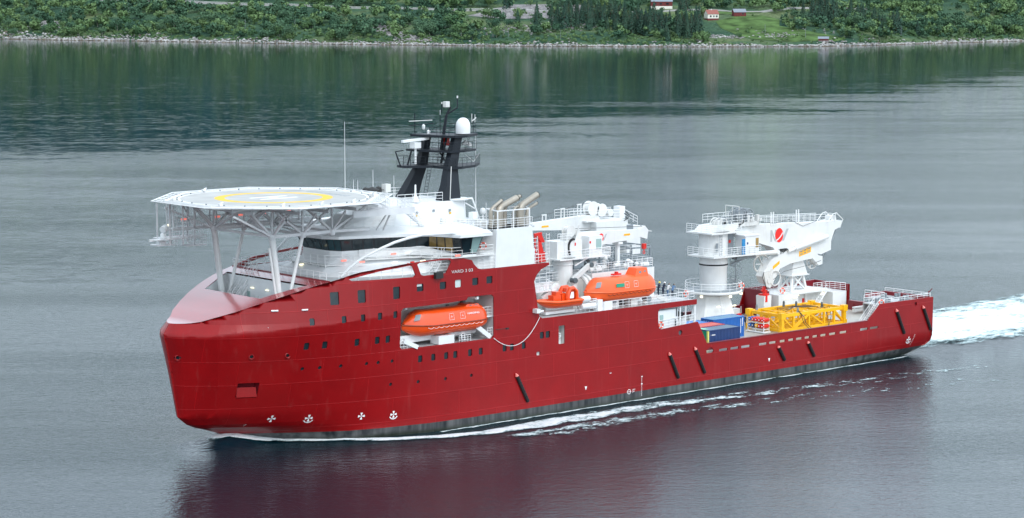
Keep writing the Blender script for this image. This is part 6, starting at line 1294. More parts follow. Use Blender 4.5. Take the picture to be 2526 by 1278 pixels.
# ---------------------------------------------------------------- far shore
SH = [(-2500,2700),(-900,2500),(-552,2247),(-483,2199),(-416,2153),(-355,2123),(-296,2094),(-237,2053),(-126,2000),(0,1949),(146,1925),(248,1937),(304,1974),(368,2039),(466,2123),(549,2199),(900,2450),(2500,2700)]
SR = np.array([a for a, b in SH], float); SV = np.array([b for a, b in SH], float)
def vs_(r): return np.interp(r, SR, SV)
def hh(r, v):
    r = np.asarray(r, float); v = np.asarray(v, float); d = v - vs_(r)
    g = 2.2*np.clip(d/12,0,1)+.155*np.clip(d-8,0,1e9)+1.2*np.sin(r*.021+1)*np.sin(d*.035)*np.clip(d/40,0,1)+.35*np.sin(r*.07+d*.05)*np.clip(d/30,0,1)+np.clip(d-260,0,1e9)*.42
    return np.where(d < 0, -1+d*.1, g)
def ridge(r, v):
    # mountainside behind the strip in frame; lower towards +r
    d = v - vs_(r); H = np.interp(r, [-2500,-800,-200,300,900,2500],[205,195,170,132,108,100])
    return np.minimum(hh(r, v), H + .01*d + 8*np.sin(r*.006)+5*np.sin(r*.017+v*.01))
DD = np.concatenate([np.linspace(-20,0,3), np.array([3,6,9,12,16,22]), np.linspace(30,300,46), np.linspace(330,1900,30)])
RR = np.concatenate([np.linspace(-2500,-700,19), np.linspace(-640,640,129), np.linspace(700,2500,19)])
vsn = []; 
for d in DD:
    for r in RR: v = float(vs_(r)) + d; p = FJ(r, v, float(ridge(r, v))); vsn.append(tuple(p))
nr = len(RR); fs = [(i*nr+j, i*nr+j+1, (i+1)*nr+j+1, (i+1)*nr+j) for i in range(len(DD)-1) for j in range(nr-1)]
def hillmat():
    m = bpy.data.materials.new('hillside_ground'); n, l = nt(m); b = n['Principled BSDF']; b.inputs['Roughness'].default_value = .95; b.inputs['Specular IOR Level'].default_value = .1
    tc = n.new('ShaderNodeTexCoord'); a = n.new('ShaderNodeTexNoise'); a.inputs['Scale'].default_value = .018; a.inputs['Detail'].default_value = 8; l.new(tc.outputs['Object'], a.inputs['Vector'])
    cr = n.new('ShaderNodeValToRGB'); e = cr.color_ramp.elements; e[0].position = .36; e[0].color = (.028,.07,.045,1); e[1].position = .64; e[1].color = (.12,.16,.075,1); x = e.new(.5); x.color = (.05,.10,.055,1); l.new(a.outputs['Fac'], cr.inputs[0])
    c_ = n.new('ShaderNodeTexNoise'); c_.inputs['Scale'].default_value = .35; c_.inputs['Detail'].default_value = 6; l.new(tc.outputs['Object'], c_.inputs['Vector'])
    mr = n.new('ShaderNodeMapRange'); mr.inputs[1].default_value = .3; mr.inputs[2].default_value = .75; mr.inputs[3].default_value = .7; mr.inputs[4].default_value = 1.3; l.new(c_.outputs['Fac'], mr.inputs[0])
    mu = n.new('ShaderNodeVectorMath'); mu.operation = 'SCALE'; l.new(cr.outputs[0], mu.inputs[0]); l.new(mr.outputs[0], mu.inputs['Scale']); l.new(mu.outputs[0], b.inputs['Base Color'])
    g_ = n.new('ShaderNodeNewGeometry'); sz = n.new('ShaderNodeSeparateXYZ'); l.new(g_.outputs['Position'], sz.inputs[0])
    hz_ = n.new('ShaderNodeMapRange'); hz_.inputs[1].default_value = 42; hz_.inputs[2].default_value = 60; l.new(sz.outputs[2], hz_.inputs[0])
    hm_ = n.new('ShaderNodeMix'); hm_.data_type = 'RGBA'; hm_.inputs['B'].default_value = (.016,.056,.060,1); l.new(hz_.outputs[0], hm_.inputs['Factor']); l.new(mu.outputs[0], hm_.inputs['A']); l.new(hm_.outputs['Result'], b.inputs['Base Color'])  # upper slope coloured dark teal so its reflection tints the far water
    bp = n.new('ShaderNodeBump'); bp.inputs['Distance'].default_value = 2.5; l.new(c_.outputs['Fac'], bp.inputs['Height']); l.new(bp.outputs[0], b.inputs['Normal']); return m
M['hill'] = hillmat()
me = bpy.data.meshes.new('hillside'); me.from_pydata(vsn, [], fs); me.materials.append(M['hill']); me.polygons.foreach_set('use_smooth', [True]*len(fs))
link(bpy.data.objects.new('hillside', me), None, kind='structure')
def G(r, v, dz=0): return FJ(r, v, float(hh(r, v)) + dz)
def patch(name, poly, mname, dz=.25, st=6.0, **t):
    # irregular ground patch that follows the slope
    bm = bmesh.new(); vs = [bm.verts.new((a, b, 0)) for a, b in poly]; bm.faces.new(vs)
    lo = [min(p[i] for p in poly) for i in (0,1)]; hi = [max(p[i] for p in poly) for i in (0,1)]
    for i in (0, 1):
        k = lo[i]
        while k < hi[i]: k += st; bmesh.ops.bisect_plane(bm, geom=bm.verts[:]+bm.edges[:]+bm.faces[:], plane_co=(k,k,0), plane_no=(1,0,0) if i == 0 else (0,1,0))
    for v in bm.verts: v.co = G(v.co.x, v.co.y, dz)
    me = bpy.data.meshes.new(name); bm.to_mesh(me); bm.free(); me.materials.append(M[mname]); o = bpy.data.objects.new(name, me); return link(o, None, **t)
M['meadow'] = mat('meadow_grass', (.065,.115,.035), .95, var=.6, vscale=.09, bump=.3, bscale=.4, spec=.1)
M['road'] = mat('gravel_road', (.24,.24,.23), .9, var=.1, vscale=.1)
M['scree'] = mat('scree_stone', (.20,.19,.19), .9, var=.5, vscale=.4, bump=.6, bscale=.6)
M['rock'] = mat('shore_rock', (.21,.205,.20), .85, var=.35, vscale=.12)
M['rockl'] = mat('pale_shore_rock', (.37,.365,.35), .85, var=.3, vscale=.15)
M['tide'] = mat('tidal_band_rock', (.16,.13,.10), .8, var=.4, vscale=.3)
patch('meadow', [(178,2040),(196,2062),(222,2078),(236,2060),(232,2025),(262,2000),(285,1985),(272,1966),(235,1952),(205,1962),(190,1990),(180,2015)], 'meadow', .3, **STR)
patch('meadow', [(160,2062),(180,2070),(210,2082),(226,2098),(200,2092),(170,2092),(150,2085)], 'meadow', .3, **STR)
for nm_, poly in (('scree_slope', [(-133,2095),(-120,2060),(-104,2030),(-98,2008),(-66,1990),(-84,2022),(-100,2060),(-116,2100)]),('scree_slope', [(-40,2110),(0,2080),(60,2078),(80,2110),(60,2140),(0,2150)]),('scree_slope', [(-470,2290),(-440,2262),(-420,2235),(-432,2225),(-470,2260)])): patch(nm_, poly, 'scree', .2, **STR)
def strip(name, pts, w_, mname, dz, **t):
    vs = []; P_ = []
    for (a, b_) in zip(pts[:-1], pts[1:]):
        k = max(2, int(math.dist(a, b_)/6)); P_ += [(lerp(a[0],b_[0],i/k), lerp(a[1],b_[1],i/k)) for i in range(k)]
    P_.append(pts[-1])
    for i, p in enumerate(P_):
        q = P_[min(i+1, len(P_)-1)]; o = P_[max(i-1, 0)]; d = Vector((q[0]-o[0], q[1]-o[1])).normalized(); z = float(hh(*p))+dz
        vs += [tuple(FJ(p[0]-d.y*w_/2, p[1]+d.x*w_/2, z)), tuple(FJ(p[0]+d.y*w_/2, p[1]-d.x*w_/2, z)), tuple(FJ(p[0]+d.y*(w_/2+2.5), p[1]-d.x*(w_/2+2.5), z-2.4))]
    mb = MB(); mb.add(vs, [f for i in range(len(P_)-1) for f in ((3*i,3*i+1,3*i+4,3*i+3),(3*i+1,3*i+2,3*i+5,3*i+4))]); return mb.build(name, mname, None, **t), P_
rd, RP = strip('road', [(-480,2420),(-336,2328),(-295,2292),(-239,2250),(-166,2206),(-99,2166),(-46,2141),(14,2119),(50,2107),(86,2096),(137,2097),(160,2101),(181,2104),(195,2095),(225,2101),(260,2130),(330,2180)], 6.5, 'road', .6, **STR)
mb = MB()
for a, b_ in zip(RP[:-1], RP[1:]):
    if a[0] > 90: break
    mb.beam(FJ(a[0], a[1]-3, float(hh(*a))+1.25), FJ(b_[0], b_[1]-3, float(hh(*b_))+1.25), .1, .35); mb.beam(FJ(a[0], a[1]-3, float(hh(*a))+.4), FJ(a[0], a[1]-3, float(hh(*a))+1.3), .12)
mb.build('guard_rail', 'offwhite', None, label='low grey guard rail along the road above the trees', category='guard rail')
# ---- boulders along the waterline (nobody could count them)
def ico():
    bm = bmesh.new(); bmesh.ops.create_icosphere(bm, subdivisions=1, radius=1); v = np.array([p.co[:] for p in bm.verts]); f = np.array([[q.index for q in g.verts] for g in bm.faces]); bm.free(); return v, f
IV, IF = ico()
def stonefield(name, P_, size, mats, mprob, squash=.6, **t):
    V_, F_, Mi = [], [], []
    for i, p in enumerate(P_):
        s_ = size[i]; a = rng.uniform(0, 6.28); q = IV*(1+rng.uniform(-.28,.28,(len(IV),1)))*np.array([s_*rng.uniform(.8,1.6), s_, s_*squash]); c_, s2 = math.cos(a), math.sin(a)
        q = np.stack([q[:,0]*c_-q[:,1]*s2, q[:,0]*s2+q[:,1]*c_, q[:,2]], 1) + np.array(p); F_.append(IF+len(V_)*len(IV)); V_.append(q); Mi.append(np.full(len(IF), rng.choice(len(mats), p=mprob)))
    V_ = np.concatenate(V_); F_ = np.concatenate(F_); me = bpy.data.meshes.new(name); me.vertices.add(len(V_)); me.vertices.foreach_set('co', V_.ravel()); me.loops.add(F_.size); me.loops.foreach_set('vertex_index', F_.ravel())
    me.polygons.add(len(F_)); me.polygons.foreach_set('loop_start', np.arange(0, F_.size, 3)); me.polygons.foreach_set('loop_total', np.full(len(F_), 3)); me.update(calc_edges=True)
    for mm in mats: me.materials.append(M[mm])
    me.polygons.foreach_set('material_index', np.concatenate(Mi)); return link(bpy.data.objects.new(name, me), None, **t)
P_, S_ = [], []
for i in range(5200):
    r = rng.uniform(-640, 640); wd = np.interp(r, [-500,-300,0,150,300,500],[20,13,8,10,7,9])*(1+.4*math.sin(r*.05)+.25*math.sin(r*.17)); d = abs(rng.normal(0, .5))*wd - .5
    hgt = np.interp(r, [-500,-300,0,500],[.22,.2,.2,.18])*max(d,0); s_ = rng.uniform(.4,1.3)*(1.25 if r < -250 else 1); v = float(vs_(r))+d
    P_.append(tuple(FJ(r, v, max(float(hh(r,v)), 0)+hgt*.25+.2))); S_.append(s_)
stonefield('shore_rocks', P_, S_, ['rock','rockl','tide'], [.42,.46,.12], kind='stuff')
P_ = [tuple(FJ(r, float(vs_(r))-.6+rng.uniform(-.3,.6), .15)) for r in rng.uniform(-640,640,1500)]; stonefield('tidal_rocks', P_, rng.uniform(.5,1.1,1500), ['tide'], [1], .5, kind='stuff')
P_, S_ = [], []
for cr_, cv, sr, sv, k in ((20,2020,55,32,420),(-86,2010,16,20,140),(-110,2070,14,30,120),(225,1985,18,14,70),(-470,2250,40,22,150),(180,1975,18,9,90),(300,2010,90,25,60),(30,2110,50,15,140)):
    for i in range(k): r, v = rng.normal(cr_, sr*.5), rng.normal(cv, sv*.5); P_.append(tuple(G(r, v, .25))); S_.append(rng.uniform(.3,1.3))
stonefield('hillside_boulders', P_, S_, ['rock','rockl','scree'], [.4,.35,.25], kind='stuff')
# ---- foliage
def leafmat(name, c_, c2):
    m = bpy.data.materials.new(name); n, l = nt(m); b = n['Principled BSDF']; b.inputs['Roughness'].default_value = .8; b.inputs['Specular IOR Level'].default_value = .2
    oi = n.new('ShaderNodeObjectInfo'); tc = n.new('ShaderNodeTexCoord'); geo = n.new('ShaderNodeNewGeometry'); a = n.new('ShaderNodeTexNoise'); a.inputs['Scale'].default_value = .035; a.inputs['Detail'].default_value = 7; l.new(geo.outputs['Position'], a.inputs['Vector'])
    ad = n.new('ShaderNodeMath'); ad.operation = 'MULTIPLY_ADD'; ad.inputs[1].default_value = .35; l.new(oi.outputs['Random'], ad.inputs[0]); l.new(a.outputs['Fac'], ad.inputs[2])
    mr = n.new('ShaderNodeMapRange'); mr.inputs[1].default_value = .45; mr.inputs[2].default_value = .88; l.new(ad.outputs[0], mr.inputs[0])
    mx = n.new('ShaderNodeMix'); mx.data_type = 'RGBA'; mx.inputs['A'].default_value = (*c_,1); mx.inputs['B'].default_value = (*c2,1); l.new(mr.outputs[0], mx.inputs['Factor']); l.new(mx.outputs['Result'], b.inputs['Base Color'])
    return m
M['leaf'] = leafmat('birch_foliage', (.055,.125,.055), (.13,.21,.085)); M['leafd'] = leafmat('alder_foliage', (.036,.092,.055), (.08,.15,.08)); M['needle'] = leafmat('spruce_needles', (.024,.06,.045), (.045,.095,.06)); M['bark'] = mat('bark', (.09,.07,.05), .9); M['birchbark'] = mat('pale_bark', (.4,.38,.34), .9)
def quads(P_, N_, S_):
    # leaf-clump quads from centres, normals and sizes -> verts, faces
    N_ = N_/np.linalg.norm(N_,axis=1,keepdims=True); a = np.cross(N_, rng.normal(size=N_.shape)); a /= np.linalg.norm(a,axis=1,keepdims=True); b = np.cross(N_, a); S_ = S_[:,None]
    k = rng.uniform(.6,1.2,(4,len(P_),1)); V_ = np.stack([P_+a*S_*k[0], P_+b*S_*k[1], P_-a*S_*k[2], P_-b*S_*k[3]], 1).reshape(-1,3); return V_
def blob(c_, rad, ht, n_, leaf):
    # uneven broadleaf crown: several overlapping clumps
    nc = rng.integers(5,9); ctr = np.stack([rng.normal(0,.42*rad,nc), rng.normal(0,.42*rad,nc), ht*rng.uniform(.38,.80,nc)],1); cr_ = rad*rng.uniform(.38,.62,nc); cr_[0] = rad*.6; ctr[0] = (0,0,ht*.6)
    k = rng.integers(0,nc,n_); d = rng.normal(size=(n_,3)); d /= np.linalg.norm(d,axis=1,keepdims=True); rr = rng.uniform(.55,1.05,(n_,1)); q = ctr[k]+d*cr_[k][:,None]*rr*np.array([1,1,.95]); q[:,2] = np.clip(q[:,2], .15, None)
    return quads(q+np.array(c_), d+rng.normal(size=d.shape)*.45, np.full(n_,leaf)*rng.uniform(.6,1.3,n_))
def cone(c_, rad, ht, n_, leaf):
    t = rng.uniform(0,1,n_)**.75; tier = .72+.28*np.abs(((t*11) % 1)-.0); a = rng.uniform(0,6.283,n_); r_ = rad*(1-t)**.85*tier*rng.uniform(.75,1.08,n_)*(1+.16*np.sin(3*a+c_[0])) ; q = np.stack([r_*np.cos(a), r_*np.sin(a), ht*(.06+.94*t)-r_*.22],1)
    return quads(q+np.array(c_), np.stack([np.cos(a),np.sin(a),np.full(n_,.55)],1)+rng.normal(size=(n_,3))*.3, leaf*rng.uniform(.6,1.2,n_)*(1.15-t*.6))
def leafmesh(name, V_, mname):
    k = len(V_)//4; me = bpy.data.meshes.new(name); me.vertices.add(len(V_)); me.vertices.foreach_set('co', V_.ravel()); me.loops.add(len(V_)); me.loops.foreach_set('vertex_index', np.arange(len(V_)))
    me.polygons.add(k); me.polygons.foreach_set('loop_start', np.arange(0,4*k,4)); me.polygons.foreach_set('loop_total', np.full(k,4)); me.update(calc_edges=True); me.materials.append(M[mname]); return me
def treekind(kind, i):
    if kind == 'spruce_tree': ht = [17,14,19][i]; V_ = cone((0,0,0), ht*.24, ht, 620, .62); m_ = 'needle'; tr = ht*.92
    else: ht = [8.5,7,10,6][i]; V_ = blob((0,0,0), ht*.52, ht, 520, .5); m_ = ['leaf','leafd','leafd','leaf'][i]; tr = ht*.6
    me = leafmesh(kind+'_crown', V_, m_); mb = MB(); mb.tube((0,0,-.5),(0,0,tr),ht*.016,6,ht*.005)
    for k in range(4): a = k*1.6; mb.tube((0,0,tr*.45),(math.cos(a)*ht*.2,math.sin(a)*ht*.2,tr*.9),ht*.007,4,.03)
    t_ = mb.build(kind+'_trunk', 'bark' if kind == 'spruce_tree' else 'birchbark'); tm_ = t_.data; bpy.data.objects.remove(t_); return me, tm_
KINDS = [('birch_tree', i, treekind('birch_tree', i)) for i in range(4)] + [('spruce_tree', i, treekind('spruce_tree', i)) for i in range(3)]
def puttree(ki, r, v, s_, label, group):
    nm_, _, (cm_, tm_) = KINDS[ki]; o = bpy.data.objects.new(nm_, None); COL.objects.link(o); o.location = G(r, v, -.2); o.rotation_euler[2] = rng.uniform(0,6.28); o.scale = (s_*rng.uniform(.9,1.15), s_*rng.uniform(.9,1.15), s_)
    o['label'] = label; o['category'] = 'tree'; o['group'] = group
    for n_, m_ in (('crown', cm_), ('trunk', tm_)): c_ = bpy.data.objects.new(n_, m_); COL.objects.link(c_); c_.parent = o
def zone(r, v):
    d = v - float(vs_(r))
    if 172 < r < 282 and 6 < d < 155 and not (r > 236 and d > 75): return None if r < 240 or d < 70 else 'b'
    if abs(r-180) < 55 and 2082 < v < 2112: return None
    return 'b'
def clear(r, v): return (abs(r-174) < 12 and 1955 < v < 2056) or (abs(r-201) < 9 and 2040 < v < 2074) or (abs(r-262) < 9 and v < 1968) or (abs(r-134) < 12 and 2040 < v < 2118 and rng.random() < .8)
BL = 'green broadleaf tree on the far hillside'; SL = 'dark spruce tree on the far shore'
cnt = 0
# dark spruce stands
for cr_, cv, sr, sv, k in ((112,1992,22,20,34),(78,2030,18,26,24),(140,1985,20,20,26),(150,2055,14,18,12),(176,1966,7,6,8),(275,2075,22,22,16),(312,2062,20,30,12),(336,2052,14,18,8),(-8,2125,3,3,1),(60,2075,22,22,16),(40,2010,12,8,4),(20,2020,30,15,5)):
    for i in range(k):
        r, v = rng.normal(cr_, sr*.6), rng.normal(cv, sv*.6)
        if v < vs_(r)+9: v = float(vs_(r))+9+rng.uniform(0,8)
        if clear(r, v): continue
        puttree(4+rng.integers(0,3), r, v, rng.uniform(.75,1.35), 'dark pointed spruce in the stands among the houses on the far shore', 'dark spruces on the far shore'); cnt += 1
# individual broadleaf trees nearest the water
while cnt < 296:
    r = rng.uniform(-520, 500); v = float(vs_(r)) + rng.uniform(12, 85)
    if clear(r, v) or (zone(r, v) is None and rng.random() < .85) or abs(r-120) < 55 or (-10 < r < 60 and rng.random() < .75) or (-120 < r < -80 and rng.random() < .8): continue
    puttree(rng.integers(0,4), r, v, rng.uniform(.8,1.6)*(.6 if zone(r, v) is None else 1), 'rounded green broadleaf tree near the rocky far shore', 'broadleaf trees near the far shore'); cnt += 1
# the wood behind and the ground cover between read as one mass
V1, V2, V3 = [], [], []
for i in range(4200):
    r = rng.uniform(-600, 600); d = 14 + rng.uniform(0,1)**.8*330; v = float(vs_(r)) + d
    if zone(r, v) is None: continue
    den = .5+.5*math.sin(r*.03+d*.02)*math.sin(d*.04-r*.013)
    if -30 < r < 75 and d < 130 and rng.random() < .8: continue
    if rng.random() > .22+.75*den: continue
    if min(abs(v - b_) + abs(r - a) for a, b_ in RP) < 7 or min((abs(r-a) < 8 and 0 < b_-v < 11) for a, b_ in RP) and False: continue
    if clear(r, v): continue
    s_ = rng.uniform(.7,1.6); near_road = any(abs(r-a) < 7 and 0 < b_-v < 22 for a, b_ in RP if a < 100)
    if near_road: s_ *= .35
    c_ = tuple(G(r, v, -.3)); (V1 if rng.random() < .5 else V2).append(blob(c_, 4.2*s_, 7.5*s_, int(150*max(s_,.6)), .8*max(s_,.6)))
for i in range(2600):
    r = rng.uniform(-600, 600); d = 5 + abs(rng.normal(0,1))*60; v = float(vs_(r)) + d
    if clear(r, v) or (zone(r, v) is None and rng.random() < .8): continue
    s_ = rng.uniform(.4,1.1); c_ = tuple(G(r, v, -.3)); V3.append(blob(c_, 2.2*s_, 2.4*s_, 46, .6))
for nm_, VV, mm in (('woodland', V1, 'leaf'), ('woodland', V2, 'leafd'), ('undergrowth', V3, 'leaf')): link(bpy.data.objects.new(nm_, leafmesh(nm_, np.concatenate(VV), mm)), None, kind='stuff')
# upper mountainside forest, seen only as its reflection
VV = []
for i in range(3000):
    r = rng.uniform(-1300,1300); d = rng.uniform(310,760); v = float(vs_(r))+d; VV.append(cone(tuple(FJ(r, v, float(ridge(r, v))-1)), 7, 20, 26, 4.5))
M['needle2'] = leafmat('reflection_tinted_spruce', (.014,.058,.062), (.018,.068,.068))  # teal put into the needle colour to tint the forest's reflection in the water
link(bpy.data.objects.new('mountain_forest', leafmesh('mountain_forest', np.concatenate(VV), 'needle2')), None, kind='stuff')
# ---- houses
def house(name, label, r, v, L, W, H, RH, wall, roofm, base='offwhite', ang=0, chim=True, win=(), bh=.9):
    root = thing(name, label, 'house' if 'house' in name and 'boat' not in name else name.split('_')[-1] if name != 'boat_house' else 'boathouse', G(r, v, 0), math.atan2(RT.y, RT.x)+ang, local=True)
    mb = MB(); mb.box(-L/2,L/2,-W/2,W/2,-2.5,bh); mb.build('foundation', base, root)
    mb = MB(); mb.box(-L/2,L/2,-W/2,W/2,bh,bh+H)
    for sg in (-1,1): mb.add([(sg*L/2,-W/2,bh+H),(sg*L/2,W/2,bh+H),(sg*L/2,0,bh+H+RH)],[(0,1,2)])
    mb.build('wall', wall, root)
    mb = MB(); e = .4
    for sg in (-1,1): mb.prism([(-L/2-e,0,bh+H+RH+.12),(L/2+e,0,bh+H+RH+.12),(L/2+e,sg*(W/2+e),bh+H-RH*e/(W/2)+.12),(-L/2-e,sg*(W/2+e),bh+H-RH*e/(W/2)+.12)],(0,0,-.15))
    rf = mb.build('roof', roofm, root)
    if chim: mb = MB(); mb.box(-.4,.4,-.3,.3,bh+H+RH-.6,bh+H+RH+.9); mb.build('chimney', 'offwhite', rf)
    for x, z, w_, h_ in win: mb = MB(); mb.box(x-w_/2,x+w_/2,-W/2-.06,-W/2-.01,bh+z,bh+z+h_); mb.build('window', 'glass', root)
    return root
M['rooftile'] = mat('red_roof_tiles', (.26,.09,.07), .8); M['redwood'] = mat('red_timber', (.13,.022,.022), .8); M['slate'] = mat('grey_sheet_roof', (.20,.23,.27), .6); M['cream'] = mat('cream_timber', (.72,.70,.62), .8)
house('white_house', 'cream white timber house with red tiled roof standing in the meadow', 175, 2050, 10.5, 8, 4.0, 3.4, 'cream', 'rooftile', 'redwood', .35, win=((-2.5,1.0,1.6,1.6),(.6,1.0,1.2,1.6),(3.3,1.0,1.8,1.6)))
house('red_barn', 'low dark red barn with grey sheet roof above the meadow', 201, 2068, 11, 7, 2.6, 2.6, 'redwood', 'slate', 'redwood', .2, False, win=((2.5,.4,1.4,1.2),))
house('red_house', 'red timber house with long grey roof half hidden behind the spruces', 135, 2112, 19, 9, 4.2, 2.4, 'redwood', 'slate', 'cream', .05, win=((-6,1.4,2,1.4),(-1,1.4,2,1.4),(5,1.4,2.4,1.4)), bh=2.2)
house('boat_house', 'small weathered grey boathouse at the edge of the stony shore', 262, 1962, 8.5, 5, 1.7, 1.5, 'redwood', 'slate', 'scree', -.15, False)
# ---- power poles
pp = None
for i, (r, v) in enumerate([(-503,2311),(-439,2276),(-370,2255),(-306,2165),(-242,2117),(-195,2097),(-142,2077),(-52,2010),(-3,1981),(41,1966),(216,1992),(248,1971),(340,2039),(435,2151)]):
    if pp is None:
        pp = thing('power_pole', 'thin pale power pole among the trees on the far shore', 'power pole', G(r, v, 0), 0, 'power poles along the far shore', local=True)
        mb = MB(); mb.tube((0,0,-.5),(0,0,8.6),.15,8,.1); mb.build('pole', 'mgrey', pp); mb = MB(); mb.beam((-.8,0,8.2),(.8,0,8.2),.14); mb.build('crossarm', 'bark', pp)
    else: dup(pp, G(r, v, 0))
# ---------------------------------------------------------------- foam: bow wave, side wash and stern wake
def foammat(name, lo, hi, sc_, stretch, col=(.82,.86,.87)):
    m = bpy.data.materials.new(name); n, l = nt(m); b = n['Principled BSDF']; b.inputs['Roughness'].default_value = .6
    tc = n.new('ShaderNodeTexCoord'); mp = n.new('ShaderNodeMapping'); mp.inputs['Scale'].default_value = stretch; l.new(tc.outputs['Object'], mp.inputs[0])
    a = n.new('ShaderNodeTexNoise'); a.inputs['Scale'].default_value = sc_; a.inputs['Detail'].default_value = 9; a.inputs['Roughness'].default_value = .68; a.inputs['Distortion'].default_value = .6; l.new(mp.outputs[0], a.inputs['Vector'])
    at = n.new('ShaderNodeAttribute'); at.attribute_name = 'dens'
    a2 = n.new('ShaderNodeTexNoise'); a2.inputs['Scale'].default_value = sc_*.22; a2.inputs['Detail'].default_value = 4; l.new(mp.outputs[0], a2.inputs['Vector'])
    av = n.new('ShaderNodeMath'); av.operation = 'MULTIPLY_ADD'; av.inputs[1].default_value = .9; av.inputs[2].default_value = -.45; l.new(a2.outputs['Fac'], av.inputs[0])
    a3 = n.new('ShaderNodeMath'); a3.operation = 'ADD'; l.new(a.outputs['Fac'], a3.inputs[0]); l.new(av.outputs[0], a3.inputs[1])
    ad = n.new('ShaderNodeMath'); ad.operation = 'ADD'; l.new(a3.outputs[0], ad.inputs[0]); l.new(at.outputs['Fac'], ad.inputs[1])
    mr = n.new('ShaderNodeMapRange'); mr.inputs[1].default_value = lo; mr.inputs[2].default_value = hi; l.new(ad.outputs[0], mr.inputs[0]); l.new(mr.outputs[0], b.inputs['Alpha'])
    cm_ = n.new('ShaderNodeMapRange'); cm_.inputs[1].default_value = lo; cm_.inputs[2].default_value = hi+.12; l.new(ad.outputs[0], cm_.inputs[0]); cx_ = n.new('ShaderNodeMix'); cx_.data_type = 'RGBA'; cx_.inputs['A'].default_value = (.34,.55,.56,1); cx_.inputs['B'].default_value = (*col,1); l.new(cm_.outputs[0], cx_.inputs['Factor']); l.new(cx_.outputs['Result'], b.inputs['Base Color'])
    bp = n.new('ShaderNodeBump'); bp.inputs['Distance'].default_value = .35; l.new(a.outputs['Fac'], bp.inputs['Height']); l.new(bp.outputs[0], b.inputs['Normal']); return m
M['foam'] = foammat('white_foam', .86, 1.02, 1.5, (1,1.8,1)); M['foamw'] = foammat('wake_foam', .82, 1.10, .55, (1,1.9,1), (.80,.86,.87))
def wave(x, y):
    a = abs(y); ds = abs(a - max(.6, itp(max(0, x-12)/1.0, WY) + .8)); return 1.0*math.exp(-((x-8.2)/3.2)**2 - (max(0, a-1.2)/2.4)**2) + (.45*math.exp(-(ds/1.8)**2)*math.exp(-((x-17)/7)**2) if x > 9 else 0)
gx = np.linspace(-3,34,60); gy = np.linspace(-15,15,61)
mb = MB(); mb.add([(x, y, wave(x, y)-.012) for x in gx for y in gy], [(i*61+j, i*61+j+1, (i+1)*61+j+1, (i+1)*61+j) for i in range(59) for j in range(60) if max(wave(gx[i+a_], gy[j+b_]) for a_ in (0,1) for b_ in (0,1)) > .02]); mb.build('bow_wave_water', 'water', None, smooth=True, kind='structure')
def ribbon(name, line, mname, nseg=8):
    # line: (x, y_inner, y_outer, height of crest, density)
    vs, de = [], []
    P_ = []
    for a, b_ in zip(line[:-1], line[1:]):
        k = max(2, int((b_[0]-a[0])/1.2)); P_ += [[lerp(a[j], b_[j], i/k) for j in range(5)] for i in range(k)]
    P_.append(list(line[-1]))
    for i, (x, y0, y1, h_, d_) in enumerate(P_):
        w_ = .35*math.sin(x*.9)+.2*math.sin(x*2.3)
        for j in range(nseg+1):
            t = j/nseg; y = lerp(y0, y1, t) + w_*t*(1 if y1 > y0 else -1)*.5; z = .05 + wave(x, y)*(1 if 'bow' in name else 0) + .35*h_*math.sin(PI*min(1,max(0,t)))**1.2*(1+.3*math.sin(x*1.7))
            if 'stern' in name: z += .28*abs(math.sin(x*.55+y*.8)*math.sin(x*.23-y*.6+1))*math.exp(-max(0,x-126)/60)
            vs.append((x, y, z)); de.append(d_*(math.sin(PI*(.12+.86*t))**.6) - (.6 if j in (nseg,) else 0) - (.5 if i in (0, len(P_)-1) else 0))
    k = nseg+1; mb = MB(); mb.add(vs, [(i*k+j, i*k+j+1, (i+1)*k+j+1, (i+1)*k+j) for i in range(len(P_)-1) for j in range(nseg)])
    me = bpy.data.meshes.new(name); me.from_pydata(mb.v, [], mb.f); me.materials.append(M[mname]); at = me.attributes.new('dens', 'FLOAT', 'POINT'); at.data.foreach_set('value', de); me.polygons.foreach_set('use_smooth', [True]*len(me.polygons)); me.update()
    return link(bpy.data.objects.new(name, me), None, kind='stuff')
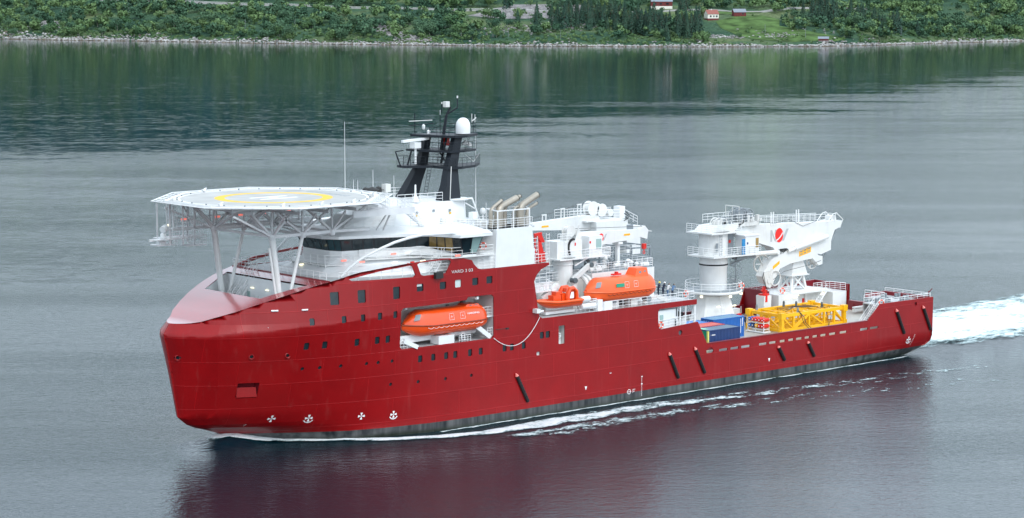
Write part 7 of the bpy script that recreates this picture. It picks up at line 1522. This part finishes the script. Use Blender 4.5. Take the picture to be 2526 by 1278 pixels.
ribbon('bow_wave_foam', [(5.4,.7,-.9,.3,.6),(7.6,.5,-2.0,.6,.95),(10,-.3,-3.4,.6,1),(12.5,-1.2,-4.6,.6,1),(15,-2.8,-6.0,.5,.95),(18,-4.8,-8.2,.4,.95),(21,-8.2,-10.6,.35,.8),(25,-11.0,-13.4,.3,.8),(30,-13.2,-15.6,.25,.8),(35,-14.6,-17.2,.2,.75),(42,-14.2,-18.0,.16,.68),(50,-13.6,-18.4,.14,.62),(56,-13.8,-17.8,.12,.58),(64,-14.2,-18.2,.12,.52),(72,-15.6,-19.6,.1,.44),(82,-16.6,-21,.1,.38),(93,-17.8,-23,.08,.34),(104,-19,-25,.06,.3),(120,-22,-27,.05,.3)], 'foam')
ribbon('side_wash_foam', [(30,-11.5,-12.3,.08,.55),(60,-11.5,-12.2,.08,.62),(118,-11.3,-12.0,.06,.6)], 'foam', 4)
ribbon('side_wash_foam', [(34,-17.6,-20.4,.1,.3),(42,-18.4,-23.5,.12,.46),(50,-18.4,-22.8,.1,.44),(60,-18.6,-23,.08,.38),(74,-20.6,-25.5,.06,.32),(92,-23,-30,.05,.26),(112,-27,-36,.04,.28)], 'foam')
ribbon('starboard_bow_foam', [(6.5,.3,2.0,.8,.4),(9,.8,3.4,.6,.4),(14,3.4,6.4,.4,.4),(20,7.6,11,.3,.4),(30,12.4,17,.2,.4),(60,15,20,.1,.3)], 'foam')
ribbon('stern_wake_foam', [(121,10.5,-9.5,.15,.45),(126,12.5,-9.5,.5,.72),(133,13.5,-11.0,.5,.80),(148,15,-12.0,.4,.76),(170,18,-13.5,.3,.70),(190,21,-14.5,.2,.64),(230,28,-16.5,.1,.5),(300,36,-19,.05,.4),(400,46,-22,.03,.3)], 'foamw', 24)

# keep the ship to three levels: thing > part > sub-part
for o in list(SHIP.children_recursive):
    ch = [o]
    while ch[-1].parent: ch.append(ch[-1].parent)
    if len(ch) > 3: o.parent = ch[-2]; o.matrix_parent_inverse = Matrix.Identity(4)
